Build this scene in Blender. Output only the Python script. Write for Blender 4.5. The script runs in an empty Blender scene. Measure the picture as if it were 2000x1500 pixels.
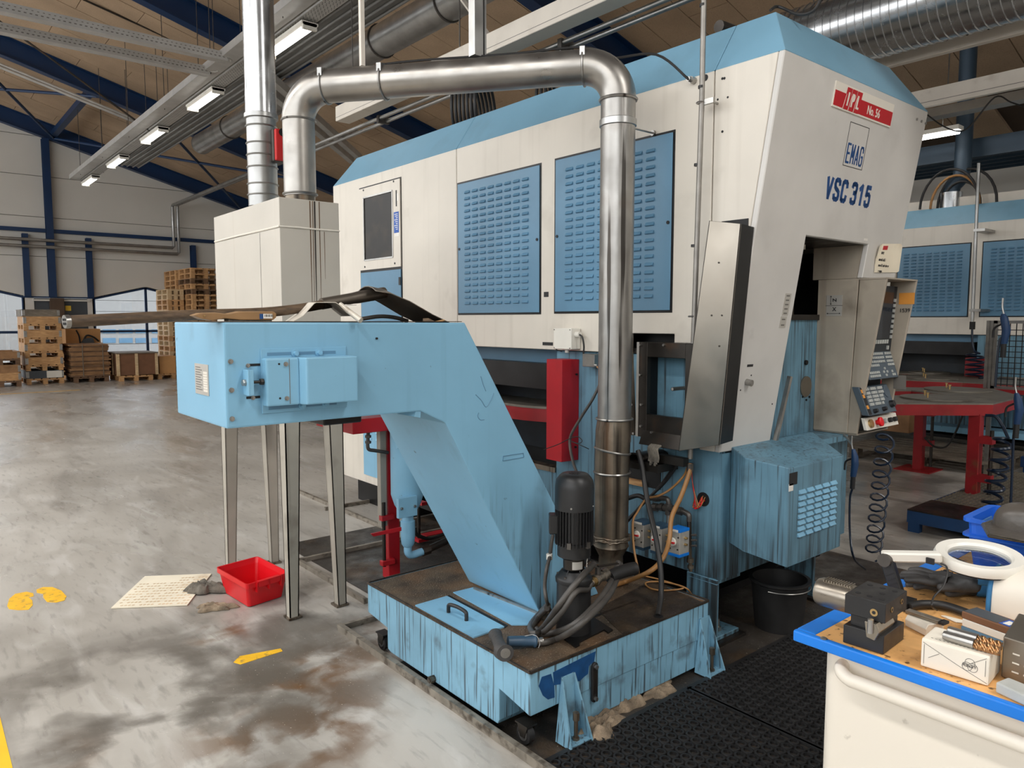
import bpy, bmesh, math, random
from mathutils import Vector, Matrix
random.seed(7)
C = bpy.context.scene.collection
sc = bpy.context.scene
PI = math.pi
V = Vector

# ------------------------------------------------------------------ camera
EYE = 1.6
FPX = 1444.0                                   # focal length in pixels of the 2000 px wide frame
PITCH = math.atan(125 / FPX)
HEAD = math.atan(1208 / math.hypot(FPX, 125))  # heading, clockwise from +Y
cam_d = bpy.data.cameras.new('camera')
cam = bpy.data.objects.new('camera', cam_d)
C.objects.link(cam)
cam.location = (0, 0, EYE)
cam.rotation_euler = (PI / 2 - PITCH, 0, -HEAD)
cam_d.sensor_width = 36
cam_d.lens = FPX / 2000 * 36
cam_d.clip_end = 200
sc.camera = cam

# ------------------------------------------------------------------ light
sc.view_settings.view_transform = 'Standard'
sc.view_settings.look = 'None'
sc.view_settings.exposure = 0.0
sc.view_settings.gamma = 1
sc.view_settings.use_curve_mapping = False
w = bpy.data.worlds.new('overcast_sky')
sc.world = w
w.use_nodes = True
bg = w.node_tree.nodes['Background']
bg.inputs[0].default_value = (0.96, 0.98, 1.0, 1)
bg.inputs[1].default_value = 3.6


def area(name, loc, rot, sx, sy, power, col):
    d = bpy.data.lights.new(name, 'AREA')
    d.shape = 'RECTANGLE'
    d.size = sx
    d.size_y = sy
    d.energy = power
    d.color = col
    o = bpy.data.objects.new(name, d)
    o.location = loc
    o.rotation_euler = rot
    C.objects.link(o)
    return o


# roof-high area lights added as fill, unseen behind and beside the camera
for (lx, ly, lz, e) in ((-1.5, 1.0, 5.0, 150), (-1.5, 6.5, 5.0, 190), (-1.5, 12.0, 5.0, 190), (2.4, -3.0, 5.0, 210), (7.2, -3.0, 4.6, 150)):
    area('hall_fill_light', (lx, ly, lz), (0, 0, 0), 0.5, 4.5, e, (1.0, 0.975, 0.94))


# ------------------------------------------------------------------ pixel of the 2000x1500 frame -> point on a world plane
_a, _p = HEAD, PITCH
_F = V((math.sin(_a), math.cos(_a), 0))
_R = V((math.cos(_a), -math.sin(_a), 0))
_fw = _F * math.cos(_p) - V((0, 0, 1)) * math.sin(_p)
_up = V((0, 0, 1)) * math.cos(_p) + _F * math.sin(_p)
EYEP = V((0, 0, EYE))


def ray(x, y):
    return _fw + _R * ((x - 1000) / FPX) - _up * ((y - 750) / FPX)


def gx(x, y, X):
    d = ray(x, y)
    return EYEP + d * (X / d.x)


def gy(x, y, Y):
    d = ray(x, y)
    return EYEP + d * (Y / d.y)


def gz(x, y, Z):
    d = ray(x, y)
    return EYEP + d * ((Z - EYE) / d.z)


# ------------------------------------------------------------------ materials
MATS = {}


def lin(c):
    return tuple(((v / 255) / 12.92 if v / 255 <= 0.04045 else ((v / 255 + 0.055) / 1.055) ** 2.4) for v in c) + (1,)


def mat(name, col, rough=0.5, metal=0.0, var=0.08, vs=5.0, streaks=(), dirt=(), bump=0.0, bs=60.0, wood=None, coat=0.0, rvar=0.0, splash=()):
    """procedural paint / metal: colour noise, vertical run marks, patches of dirt, fine relief"""
    m = bpy.data.materials.new(name)
    m.use_nodes = True
    nt = m.node_tree
    N, L = nt.nodes, nt.links
    b = N['Principled BSDF']
    b.inputs['Roughness'].default_value = rough
    b.inputs['Metallic'].default_value = metal
    if coat:
        b.inputs['Coat Weight'].default_value = coat
    geo = N.new('ShaderNodeNewGeometry')
    pos = geo.outputs['Position']

    def noise(scale, vec=(1, 1, 1), detail=4.0):
        mp = N.new('ShaderNodeMapping')
        mp.inputs['Scale'].default_value = vec
        L.new(pos, mp.inputs['Vector'])
        n = N.new('ShaderNodeTexNoise')
        n.inputs['Scale'].default_value = scale
        n.inputs['Detail'].default_value = detail
        L.new(mp.outputs[0], n.inputs['Vector'])
        return n.outputs['Fac']

    def ramp(fac, lo, hi):
        r = N.new('ShaderNodeMapRange')
        r.inputs['From Min'].default_value = lo
        r.inputs['From Max'].default_value = hi
        L.new(fac, r.inputs['Value'])
        return r.outputs['Result']

    c0 = lin(col)
    mx = N.new('ShaderNodeMix')
    mx.data_type = 'RGBA'
    mx.inputs['A'].default_value = tuple(max(0, v * (1 - var * 1.6)) for v in c0[:3]) + (1,)
    mx.inputs['B'].default_value = tuple(min(1, v * (1 + var * 1.6)) for v in c0[:3]) + (1,)
    L.new(ramp(noise(vs), 0.3, 0.7), mx.inputs['Factor'])
    cur = mx.outputs['Result']

    def over(fac, colr, amt):
        nonlocal cur
        q = N.new('ShaderNodeMix')
        q.data_type = 'RGBA'
        k = N.new('ShaderNodeMath')
        k.operation = 'MULTIPLY'
        k.use_clamp = True
        k.inputs[1].default_value = amt
        L.new(fac, k.inputs[0])
        L.new(k.outputs[0], q.inputs['Factor'])
        L.new(cur, q.inputs['A'])
        q.inputs['B'].default_value = lin(colr)
        cur = q.outputs['Result']
    if wood:
        over(ramp(noise(wood[1], wood[2], 6), 0.35, 0.7), wood[0], 0.8)
    for (sc_, amt, scale, lo, hi) in streaks:
        over(ramp(noise(scale, (1, 1, 0.035), 3), lo, hi), sc_, amt)
    for (dc, amt, scale, lo, hi) in dirt:
        over(ramp(noise(scale, (1, 1, 1), 8), lo, hi), dc, amt)
    for (pc, amt, scale, lo, hi, zl, zh) in splash:      # run marks in the splash zone up to height zh
        sx = N.new('ShaderNodeSeparateXYZ')
        L.new(pos, sx.inputs[0])
        kk = N.new('ShaderNodeMath')
        kk.operation = 'MULTIPLY'
        L.new(ramp(noise(scale, (1, 1, 0.05), 4), lo, hi), kk.inputs[0])
        L.new(ramp(sx.outputs['Z'], zh, zl), kk.inputs[1])
        sn_ = N.new('ShaderNodeSeparateXYZ')
        L.new(geo.outputs['Normal'], sn_.inputs[0])
        ab = N.new('ShaderNodeMath')
        ab.operation = 'ABSOLUTE'
        L.new(sn_.outputs['Z'], ab.inputs[0])
        k2 = N.new('ShaderNodeMath')
        k2.operation = 'MULTIPLY'
        L.new(kk.outputs[0], k2.inputs[0])
        L.new(ramp(ab.outputs[0], .3, .1), k2.inputs[1])
        over(k2.outputs[0], pc, amt)
    L.new(cur, b.inputs['Base Color'])
    if rvar:
        r = N.new('ShaderNodeMapRange')
        r.inputs['To Min'].default_value = max(0.03, rough - rvar)
        r.inputs['To Max'].default_value = min(1, rough + rvar)
        r.inputs['From Min'].default_value = .3
        r.inputs['From Max'].default_value = .7
        L.new(noise(vs * 2.3), r.inputs['Value'])
        L.new(r.outputs[0], b.inputs['Roughness'])
    if bump:
        bn = N.new('ShaderNodeBump')
        bn.inputs['Strength'].default_value = bump
        bn.inputs['Distance'].default_value = 0.004
        L.new(noise(bs, (1, 1, 1), 3), bn.inputs['Height'])
        L.new(bn.outputs[0], b.inputs['Normal'])
    MATS[name] = m
    return m


DK = (38, 34, 30)
mat('cream_paint', (214, 207, 195), 0.45, var=0.04, vs=2, streaks=((( 120, 105, 85), .16, 14, .55, .8),), dirt=(((120, 108, 92), .35, 3.0, .6, .85),))
mat('shaded_front_cream', (205, 202, 197), 0.42, var=0.04, vs=3, dirt=(((110, 102, 92), .35, 2.2, .58, .85), ((70, 62, 55), .5, 5, .68, .85)))  # body cream, greyed for the shade on the front; the patches are dirt
mat('dirty_cream', (168, 158, 143), 0.5, var=0.08, vs=4, streaks=(((90, 72, 50), .5, 10, .5, .8),), dirt=(((70, 60, 48), .7, 4, .55, .8),))
mat('light_blue', (126, 176, 204), 0.42, var=0.05, vs=2, streaks=(((70, 95, 110), .25, 16, .6, .8),), dirt=(((60, 62, 62), .55, 3.2, .64, .8), ((40, 36, 34), .7, 25, .70, .76)))
mat('conveyor_blue', (126, 176, 204), 0.42, var=0.05, vs=2, streaks=(((70, 95, 110), .2, 16, .6, .8),), dirt=(((60, 62, 62), .5, 3.2, .66, .82), ((40, 36, 34), .7, 25, .70, .76)), splash=(((40, 38, 36), .85, 70, .54, .64, .45, .95), ((60, 62, 62), .5, 12, .5, .75, .35, 1.05)))
mat('roof_blue', (122, 166, 190), 0.42, var=0.04, vs=2, dirt=(((90, 110, 120), .3, 3, .55, .8),))
mat('louver_blue', (92, 134, 162), 0.42, var=0.05, vs=2, dirt=(((60, 85, 105), .3, 3, .55, .8),))
mat('tank_blue', (126, 172, 196), 0.5, var=0.09, vs=5, streaks=(((44, 38, 34), .8, 85, .57, .66), ((60, 52, 46), .55, 22, .58, .72)), dirt=(((64, 56, 48), .7, 7, .6, .75),))
mat('base_blue', (100, 140, 160), 0.5, var=0.10, vs=4, streaks=(((46, 42, 38), .75, 60, .55, .70), ((56, 60, 62), .6, 14, .55, .75)), dirt=(((50, 46, 42), .7, 4, .56, .76),), splash=(((40, 36, 32), .9, 34, .40, .62, .38, .72),))
mat('dark_blue_patch', (24, 72, 122), 0.5, var=0.2, vs=14, streaks=(((110, 160, 190), .8, 25, .62, .7),))
mat('oily_steel', (58, 50, 43), 0.45, metal=0.3, var=0.3, vs=9, dirt=(((96, 78, 56), .8, 6, .5, .72), ((150, 135, 115), .7, 120, .66, .72)), bump=.5, bs=120, rvar=.2)
mat('swarf_top', (84, 72, 58), 0.65, metal=0.1, var=0.3, vs=9, dirt=(((122, 88, 56), .8, 4, .46, .7), ((196, 180, 160), .8, 140, .62, .7)), bump=1.0, bs=160)
mat('galvanised', (168, 168, 166), 0.36, metal=0.9, var=0.10, vs=5, dirt=(((134, 128, 120), .4, 3, .4, .9),), rvar=.08)
mat('conduit_grey', (142, 138, 132), 0.45, metal=0.6, var=0.1, vs=12)
mat('galvanised_bright', (196, 198, 200), 0.24, metal=0.95, var=0.06, vs=5, rvar=.06)
mat('dull_duct', (160, 158, 154), 0.38, metal=0.85, var=0.12, vs=5, streaks=(((44, 40, 36), .9, 22, .60, .66), ((80, 70, 60), .5, 8, .55, .75)), dirt=(((90, 78, 66), .6, 5, .56, .8),), rvar=.1)
mat('grimy_duct', (128, 118, 104), 0.42, metal=0.7, var=0.2, vs=8, streaks=(((34, 28, 24), .9, 20, .48, .66), ((100, 66, 36), .6, 11, .55, .7)), rvar=.1)
mat('stainless', (152, 145, 134), 0.34, metal=.9, var=0.05, vs=3, dirt=(((128, 114, 98), .5, 2.0, .4, .9),), rvar=.06)
mat('alu_matte', (176, 172, 164), 0.42, metal=.35, var=0.05, vs=9)
mat('duct_dull', (164, 160, 154), 0.36, metal=0.9, var=0.14, vs=4, dirt=(((110, 98, 84), .5, 5, .56, .85),), rvar=.1)
mat('dark_steel', (60, 56, 52), 0.4, metal=0.7, var=0.2, vs=6, dirt=(((96, 66, 40), .6, 6, .56, .75),), rvar=.1)
mat('black_steel', (34, 33, 33), 0.4, metal=0.5, var=0.2, vs=6)
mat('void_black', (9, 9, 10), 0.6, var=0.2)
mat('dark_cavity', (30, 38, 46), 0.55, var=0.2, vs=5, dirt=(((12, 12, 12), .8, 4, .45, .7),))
mat('motor_black', (30, 30, 31), 0.42, var=0.2, vs=8, dirt=(((70, 66, 60), .4, 12, .6, .8),))
mat('grey_iron', (88, 84, 80), 0.42, metal=0.6, var=0.15, vs=9, rvar=.1)
mat('zinc', (168, 166, 162), 0.32, metal=0.9, var=0.1, vs=12)
mat('brass', (190, 160, 110), 0.3, metal=0.9, var=0.1, vs=12)
mat('rubber', (34, 33, 33), 0.5, var=0.2, vs=12)
mat('grey_hose', (74, 70, 66), 0.45, var=0.2, vs=12)
mat('tan_hose', (158, 114, 66), 0.42, var=0.15, vs=10)
mat('blue_hose', (52, 78, 100), 0.42, var=0.1)
mat('coil_blue', (18, 34, 54), 0.28, var=0.1)
mat('red_paint', (172, 24, 34), 0.42, var=0.08, vs=5, dirt=(((90, 20, 22), .4, 6, .6, .8),))
mat('red_plastic', (216, 16, 28), 0.35, var=0.05, vs=5)
mat('red_worn', (150, 26, 32), 0.45, var=0.12, vs=6, dirt=(((110, 78, 48), .7, 7, .62, .74),))
mat('plate_top', (128, 122, 112), 0.5, metal=0.4, var=0.1, vs=6, dirt=(((84, 76, 66), .6, 8, .5, .75),))
mat('leg_grey', (168, 162, 150), 0.5, var=0.08, vs=4, streaks=(((84, 70, 56), .5, 14, .58, .75),), dirt=(((80, 66, 52), .5, 5, .62, .8),))
mat('box_grey', (186, 180, 169), 0.5, var=0.03, vs=3, streaks=(((140, 116, 84), .4, 10, .62, .78),))
mat('drip_brown', (96, 68, 42), 0.5, var=0.2, vs=10)
mat('drip_dark', (48, 40, 34), 0.5, var=0.2, vs=10)
mat('white_plastic', (226, 222, 212), 0.4, var=0.03, vs=6, dirt=(((150, 140, 124), .3, 9, .62, .8),))
mat('white_enamel', (226, 218, 204), 0.4, var=0.02, vs=2, dirt=(((150, 140, 125), .4, 24, .70, .76),))
mat('bench_blue', (14, 118, 214), 0.35, var=0.06, vs=6, dirt=(((20, 70, 150), .4, 10, .6, .75),))
mat('bench_board', (226, 172, 108), 0.5, var=0.08, vs=14, dirt=(((70, 46, 26), .9, 60, .60, .68), ((150, 104, 60), .6, 14, .5, .7)))
mat('blue_plastic', (28, 92, 196), 0.4, var=0.06, vs=5)
mat('deep_blue', (8, 45, 84), 0.45, var=0.06, vs=2)
mat('mesh_blue', (20, 56, 96), 0.5, var=0.1)
mat('wall_white', (208, 204, 196), 0.7, var=0.02, vs=1)
mat('wall_joint', (140, 136, 128), 0.8, var=0.02)
mat('board_ceiling', (176, 150, 122), 0.9, var=0.09, vs=1.2, dirt=(((126, 104, 82), .5, 90, .5, .7),))
mat('ceiling_joint', (70, 54, 40), 0.9, var=0.05)
mat('pine', (206, 162, 112), 0.7, var=0.14, vs=3, wood=((160, 112, 68), 9, (1, 1, 9)))
mat('pine_pale', (216, 190, 150), 0.7, var=0.14, vs=3, wood=((186, 150, 106), 9, (1, 1, 9)))
mat('pine_dark', (122, 92, 66), 0.75, var=0.2, vs=3, wood=((84, 60, 42), 9, (1, 1, 9)))
mat('pine_grey', (128, 118, 104), 0.75, var=0.2, vs=3, wood=((92, 82, 70), 9, (1, 1, 9)))
mat('plywood', (204, 152, 96), 0.65, var=0.06, vs=3)
mat('brown_board', (122, 84, 58), 0.7, var=0.1, vs=5)
mat('card', (150, 112, 76), 0.75, var=0.14, vs=7)
mat('handle_wood', (106, 86, 66), 0.6, var=0.2, vs=4, wood=((56, 44, 34), 26, (1, 1, 5)))
mat('brush_wood', (146, 112, 74), 0.5, var=0.15, vs=8)
mat('tin', (214, 206, 192), 0.42, metal=.15, var=0.08, vs=14, dirt=(((130, 110, 84), .5, 20, .58, .72),))
mat('shovel_steel', (120, 112, 102), 0.38, metal=0.8, var=0.15, vs=6, dirt=(((110, 64, 34), .6, 8, .58, .74),))
mat('paper', (236, 226, 204), 0.8, var=0.04, vs=5, dirt=(((170, 130, 80), .6, 4, .6, .8),))
mat('rag', (150, 132, 110), 0.9, var=0.2, vs=20, dirt=(((80, 70, 60), .7, 14, .5, .7),), bump=1.0, bs=220)
mat('rag_grey', (112, 106, 96), 0.9, var=0.25, vs=20, dirt=(((54, 50, 46), .8, 14, .5, .7),), bump=1.0, bs=220)
mat('sticker_white', (232, 228, 220), 0.5, var=0.03)
mat('sticker_blue', (30, 84, 170), 0.5, var=0.04)
mat('sticker_yellow', (240, 200, 60), 0.5, var=0.03)
mat('sticker_orange', (222, 150, 64), 0.5, var=0.05)
mat('plate_silver', (196, 192, 184), 0.4, metal=.4, var=0.05)
mat('ink_blue', (24, 72, 128), 0.45, var=0.02)
mat('ink_black', (30, 30, 32), 0.5, var=0.02)
mat('ink_grey', (110, 106, 100), 0.5, var=0.02)
mat('sign_red', (184, 22, 34), 0.4, var=0.03)
mat('sign_white', (226, 220, 208), 0.4, var=0.02)
mat('key_grey', (176, 178, 174), 0.5, var=0.06, vs=30)
mat('pod_panel', (74, 86, 96), 0.45, var=0.06)
mat('pod_dark', (36, 42, 48), 0.5, var=0.1)
mat('screen_glass', (26, 34, 44), 0.12, var=0.2, vs=20)
mat('smoked_pane', (24, 20, 17), 0.5, var=0.2, vs=5, dirt=(((84, 70, 50), .5, 4, .5, .8),))
mat('glove_blue', (52, 112, 158), 0.85, var=0.1, vs=40)
mat('glove_grey', (66, 64, 63), 0.6, var=0.15, vs=14, bump=.4, bs=90)
mat('leather', (78, 72, 66), 0.32, var=0.12, vs=14, bump=.2, bs=60)
mat('tool_black', (58, 58, 59), 0.38, metal=.6, var=0.12, vs=10, rvar=.1)
mat('tool_steel', (150, 142, 130), 0.32, metal=.85, var=0.12, vs=10, rvar=.1)
mat('drill_bronze', (188, 146, 104), 0.26, metal=.95, var=0.1, vs=20)
mat('carton', (230, 222, 206), 0.7, var=0.03, vs=8)
mat('yellow_marking', (240, 184, 30), 0.6, var=0.08, vs=12, dirt=(((120, 104, 70), .8, 26, .56, .68),))
mat('yellow_line', (246, 190, 14), 0.55, var=0.04)
mat('outside_white', (150, 150, 148), 0.8, var=0.02)
mat('outside_paving', (128, 126, 120), 0.8, var=0.05)
mat('outside_sand', (150, 128, 96), 0.9, var=0.1)
mat('outside_pane', (92, 130, 158), 0.2, var=0.04)
mat('door_grey', (66, 72, 78), 0.5, var=0.05)
mat('post_brown', (84, 64, 48), 0.6, var=0.1, vs=3)
mat('radiant_grey', (120, 120, 118), 0.5, metal=.2, var=0.04)
mat('radiant_blue', (58, 76, 92), 0.45, metal=.2, var=0.05)
mat('tray_steel', (196, 194, 190), 0.45, metal=.45, var=0.06)
mat('tray_white', (214, 206, 194), 0.5, var=0.04, vs=4, dirt=(((150, 132, 110), .4, 5, .6, .8),))
mat('kerb_steel', (150, 142, 130), 0.5, metal=.5, var=0.15, vs=12, dirt=(((70, 58, 46), .8, 18, .52, .66),))
mat('pit_floor', (54, 49, 44), 0.45, var=0.25, vs=4, dirt=(((96, 74, 50), .7, 3, .55, .75), ((180, 166, 146), .7, 130, .68, .73)), bump=.5, bs=120, rvar=.2)
mat('damper_red', (196, 34, 34), 0.45, var=0.05)
mat('grating', (150, 140, 122), 0.45, metal=.6, var=0.1)


def emit(name, col, s):
    m = bpy.data.materials.new(name)
    m.use_nodes = True
    b = m.node_tree.nodes['Principled BSDF']
    b.inputs['Base Color'].default_value = (.9, .9, .9, 1)
    b.inputs['Emission Color'].default_value = col
    b.inputs['Emission Strength'].default_value = s
    MATS[name] = m


emit('lamp_tube', (1.0, 0.97, 0.92, 1), 9.0)


def glass(name, col, rough=0.0, alpha=0.25):
    m = bpy.data.materials.new(name)
    m.use_nodes = True
    nt = m.node_tree
    nt.nodes.clear()
    o = nt.nodes.new('ShaderNodeOutputMaterial')
    t = nt.nodes.new('ShaderNodeBsdfTransparent')
    g = nt.nodes.new('ShaderNodeBsdfGlossy')
    g.inputs['Roughness'].default_value = rough
    lw = nt.nodes.new('ShaderNodeLayerWeight')
    pw = nt.nodes.new('ShaderNodeMath')
    pw.operation = 'POWER'
    pw.inputs[1].default_value = 3.5
    nt.links.new(lw.outputs['Facing'], pw.inputs[0])
    fr = nt.nodes.new('ShaderNodeMath')
    fr.operation = 'ADD'
    fr.inputs[1].default_value = 0.05
    nt.links.new(pw.outputs[0], fr.inputs[0])
    mx = nt.nodes.new('ShaderNodeMixShader')
    t.inputs[0].default_value = col
    nt.links.new(fr.outputs[0], mx.inputs[0])
    nt.links.new(t.outputs[0], mx.inputs[1])
    nt.links.new(g.outputs[0], mx.inputs[2])
    nt.links.new(mx.outputs[0], o.inputs[0])
    MATS[name] = m


glass('window_glass', (0.95, 0.97, 1.0, 1))
glass('lens_glass', (0.9, 0.93, 0.95, 1))


# floor: trowelled concrete, oil stains of their own shape, patchy polish
def floor_material():
    m = bpy.data.materials.new('concrete_floor')
    m.use_nodes = True
    nt = m.node_tree
    N, L = nt.nodes, nt.links
    b = N['Principled BSDF']
    geo = N.new('ShaderNodeNewGeometry')
    pos = geo.outputs['Position']

    def noise(scale, vec=(1, 1, 1), detail=6, rot=0.0, dist=0.0):
        mp = N.new('ShaderNodeMapping')
        mp.inputs['Scale'].default_value = vec
        mp.inputs['Rotation'].default_value = (0, 0, rot)
        L.new(pos, mp.inputs['Vector'])
        n = N.new('ShaderNodeTexNoise')
        n.inputs['Scale'].default_value = scale
        n.inputs['Detail'].default_value = detail
        n.inputs['Distortion'].default_value = dist
        L.new(mp.outputs[0], n.inputs['Vector'])
        return n.outputs['Fac']

    def mr(f, a, c, lo=0, hi=1):
        r = N.new('ShaderNodeMapRange')
        r.inputs['From Min'].default_value = a
        r.inputs['From Max'].default_value = c
        r.inputs['To Min'].default_value = lo
        r.inputs['To Max'].default_value = hi
        L.new(f, r.inputs['Value'])
        return r.outputs[0]

    def mul(a, c):
        k = N.new('ShaderNodeMath')
        k.operation = 'MULTIPLY'
        L.new(a, k.inputs[0])
        if isinstance(c, float):
            k.inputs[1].default_value = c
        else:
            L.new(c, k.inputs[1])
        return k.outputs[0]
    cur = None

    def over(f, col):
        nonlocal cur
        q = N.new('ShaderNodeMix')
        q.data_type = 'RGBA'
        L.new(f, q.inputs['Factor'])
        if isinstance(cur, tuple):
            q.inputs['A'].default_value = cur
        else:
            L.new(cur, q.inputs['A'])
        q.inputs['B'].default_value = lin(col)
        cur = q.outputs['Result']
    cur = lin((172, 166, 157))
    over(mr(noise(0.9, (1, 1, 1), 8, 0, .8), .35, .7), (194, 189, 181))
    over(mul(mr(noise(2.2, (1, .22, 1), 8, .5, 1.2), .5, .72), .7), (140, 134, 126))
    over(mul(mr(noise(5, (1, .3, 1), 8, -.8, 1.0), .55, .72), .6), (206, 202, 196))
    over(mul(mr(noise(30, (1, .2, 1), 6, .9), .55, .7), .35), (104, 100, 95))

    def blob(cx, cy, r, edge=.5, nz=3.0, dist=.25):
        s = N.new('ShaderNodeVectorMath')
        s.operation = 'DISTANCE'
        L.new(pos, s.inputs[0])
        s.inputs[1].default_value = (cx, cy, 0)
        a = mr(s.outputs['Value'], r, r * edge)
        n = mr(noise(nz, (1, 1, 1), 10, 0, dist), .43, .58)
        return mul(a, n)
    for (px, py, r) in ((640, 1300, .42), (520, 1440, .4), (560, 1345, .35), (440, 1240, .3), (700, 1250, .4), (110, 1480, .22), (650, 1390, .35), (600, 1460, .35)):
        q = gz(px, py, 0)
        over(mul(blob(q.x, q.y, r, .2, 4.5), .85), (104, 72, 40))
    for (px, py, r) in ((600, 1250, .9), (560, 1190, .5), (450, 1260, .6), (330, 1380, .5), (1450, 1330, .8), (620, 1150, .5), (160, 1440, .35), (1200, 1100, 1.2), (1750, 1000, 1.8), (1850, 940, 1.5), (1720, 1120, 1.6), (300, 1300, .7), (200, 1450, .6), (450, 1380, .7), (350, 1500, .7), (560, 1320, .6), (120, 1330, .6)):
        q = gz(px, py, 0)
        over(mul(blob(q.x, q.y, r, .1, 2.2), .62), (92, 86, 78))
    # bright chips of swarf
    q = gz(640, 1330, 0)
    s = N.new('ShaderNodeVectorMath')
    s.operation = 'DISTANCE'
    L.new(pos, s.inputs[0])
    s.inputs[1].default_value = (q.x, q.y, 0)
    over(mul(mr(noise(110, (1, 1, 1), 2), .70, .74), mr(s.outputs['Value'], 1.6, .2)), (206, 196, 180))
    L.new(cur, b.inputs['Base Color'])
    L.new(mr(noise(1.6, (1, .4, 1), 6, .4, .6), .3, .7, .16, .46), b.inputs['Roughness'])
    bn = N.new('ShaderNodeBump')
    bn.inputs['Strength'].default_value = .25
    bn.inputs['Distance'].default_value = .003
    L.new(noise(26, (1, .5, 1), 6), bn.inputs['Height'])
    L.new(bn.outputs[0], b.inputs['Normal'])
    MATS['concrete_floor'] = m


floor_material()

# ------------------------------------------------------------------ geometry helpers
WLOC = {}


def wl(o):
    return WLOC[o.name] if o is not None else V((0, 0, 0))


def tag(o, label=None, cat=None, group=None, kind=None):
    if label:
        o['label'] = label
    if cat:
        o['category'] = cat
    if group:
        o['group'] = group
    if kind:
        o['kind'] = kind
    return o


def thing(name, label, cat, loc, group=None, kind=None):
    o = bpy.data.objects.new(name, None)
    o.empty_display_size = .1
    C.objects.link(o)
    o.location = loc
    WLOC[o.name] = V(loc)
    return tag(o, label, cat, group, kind)


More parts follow.
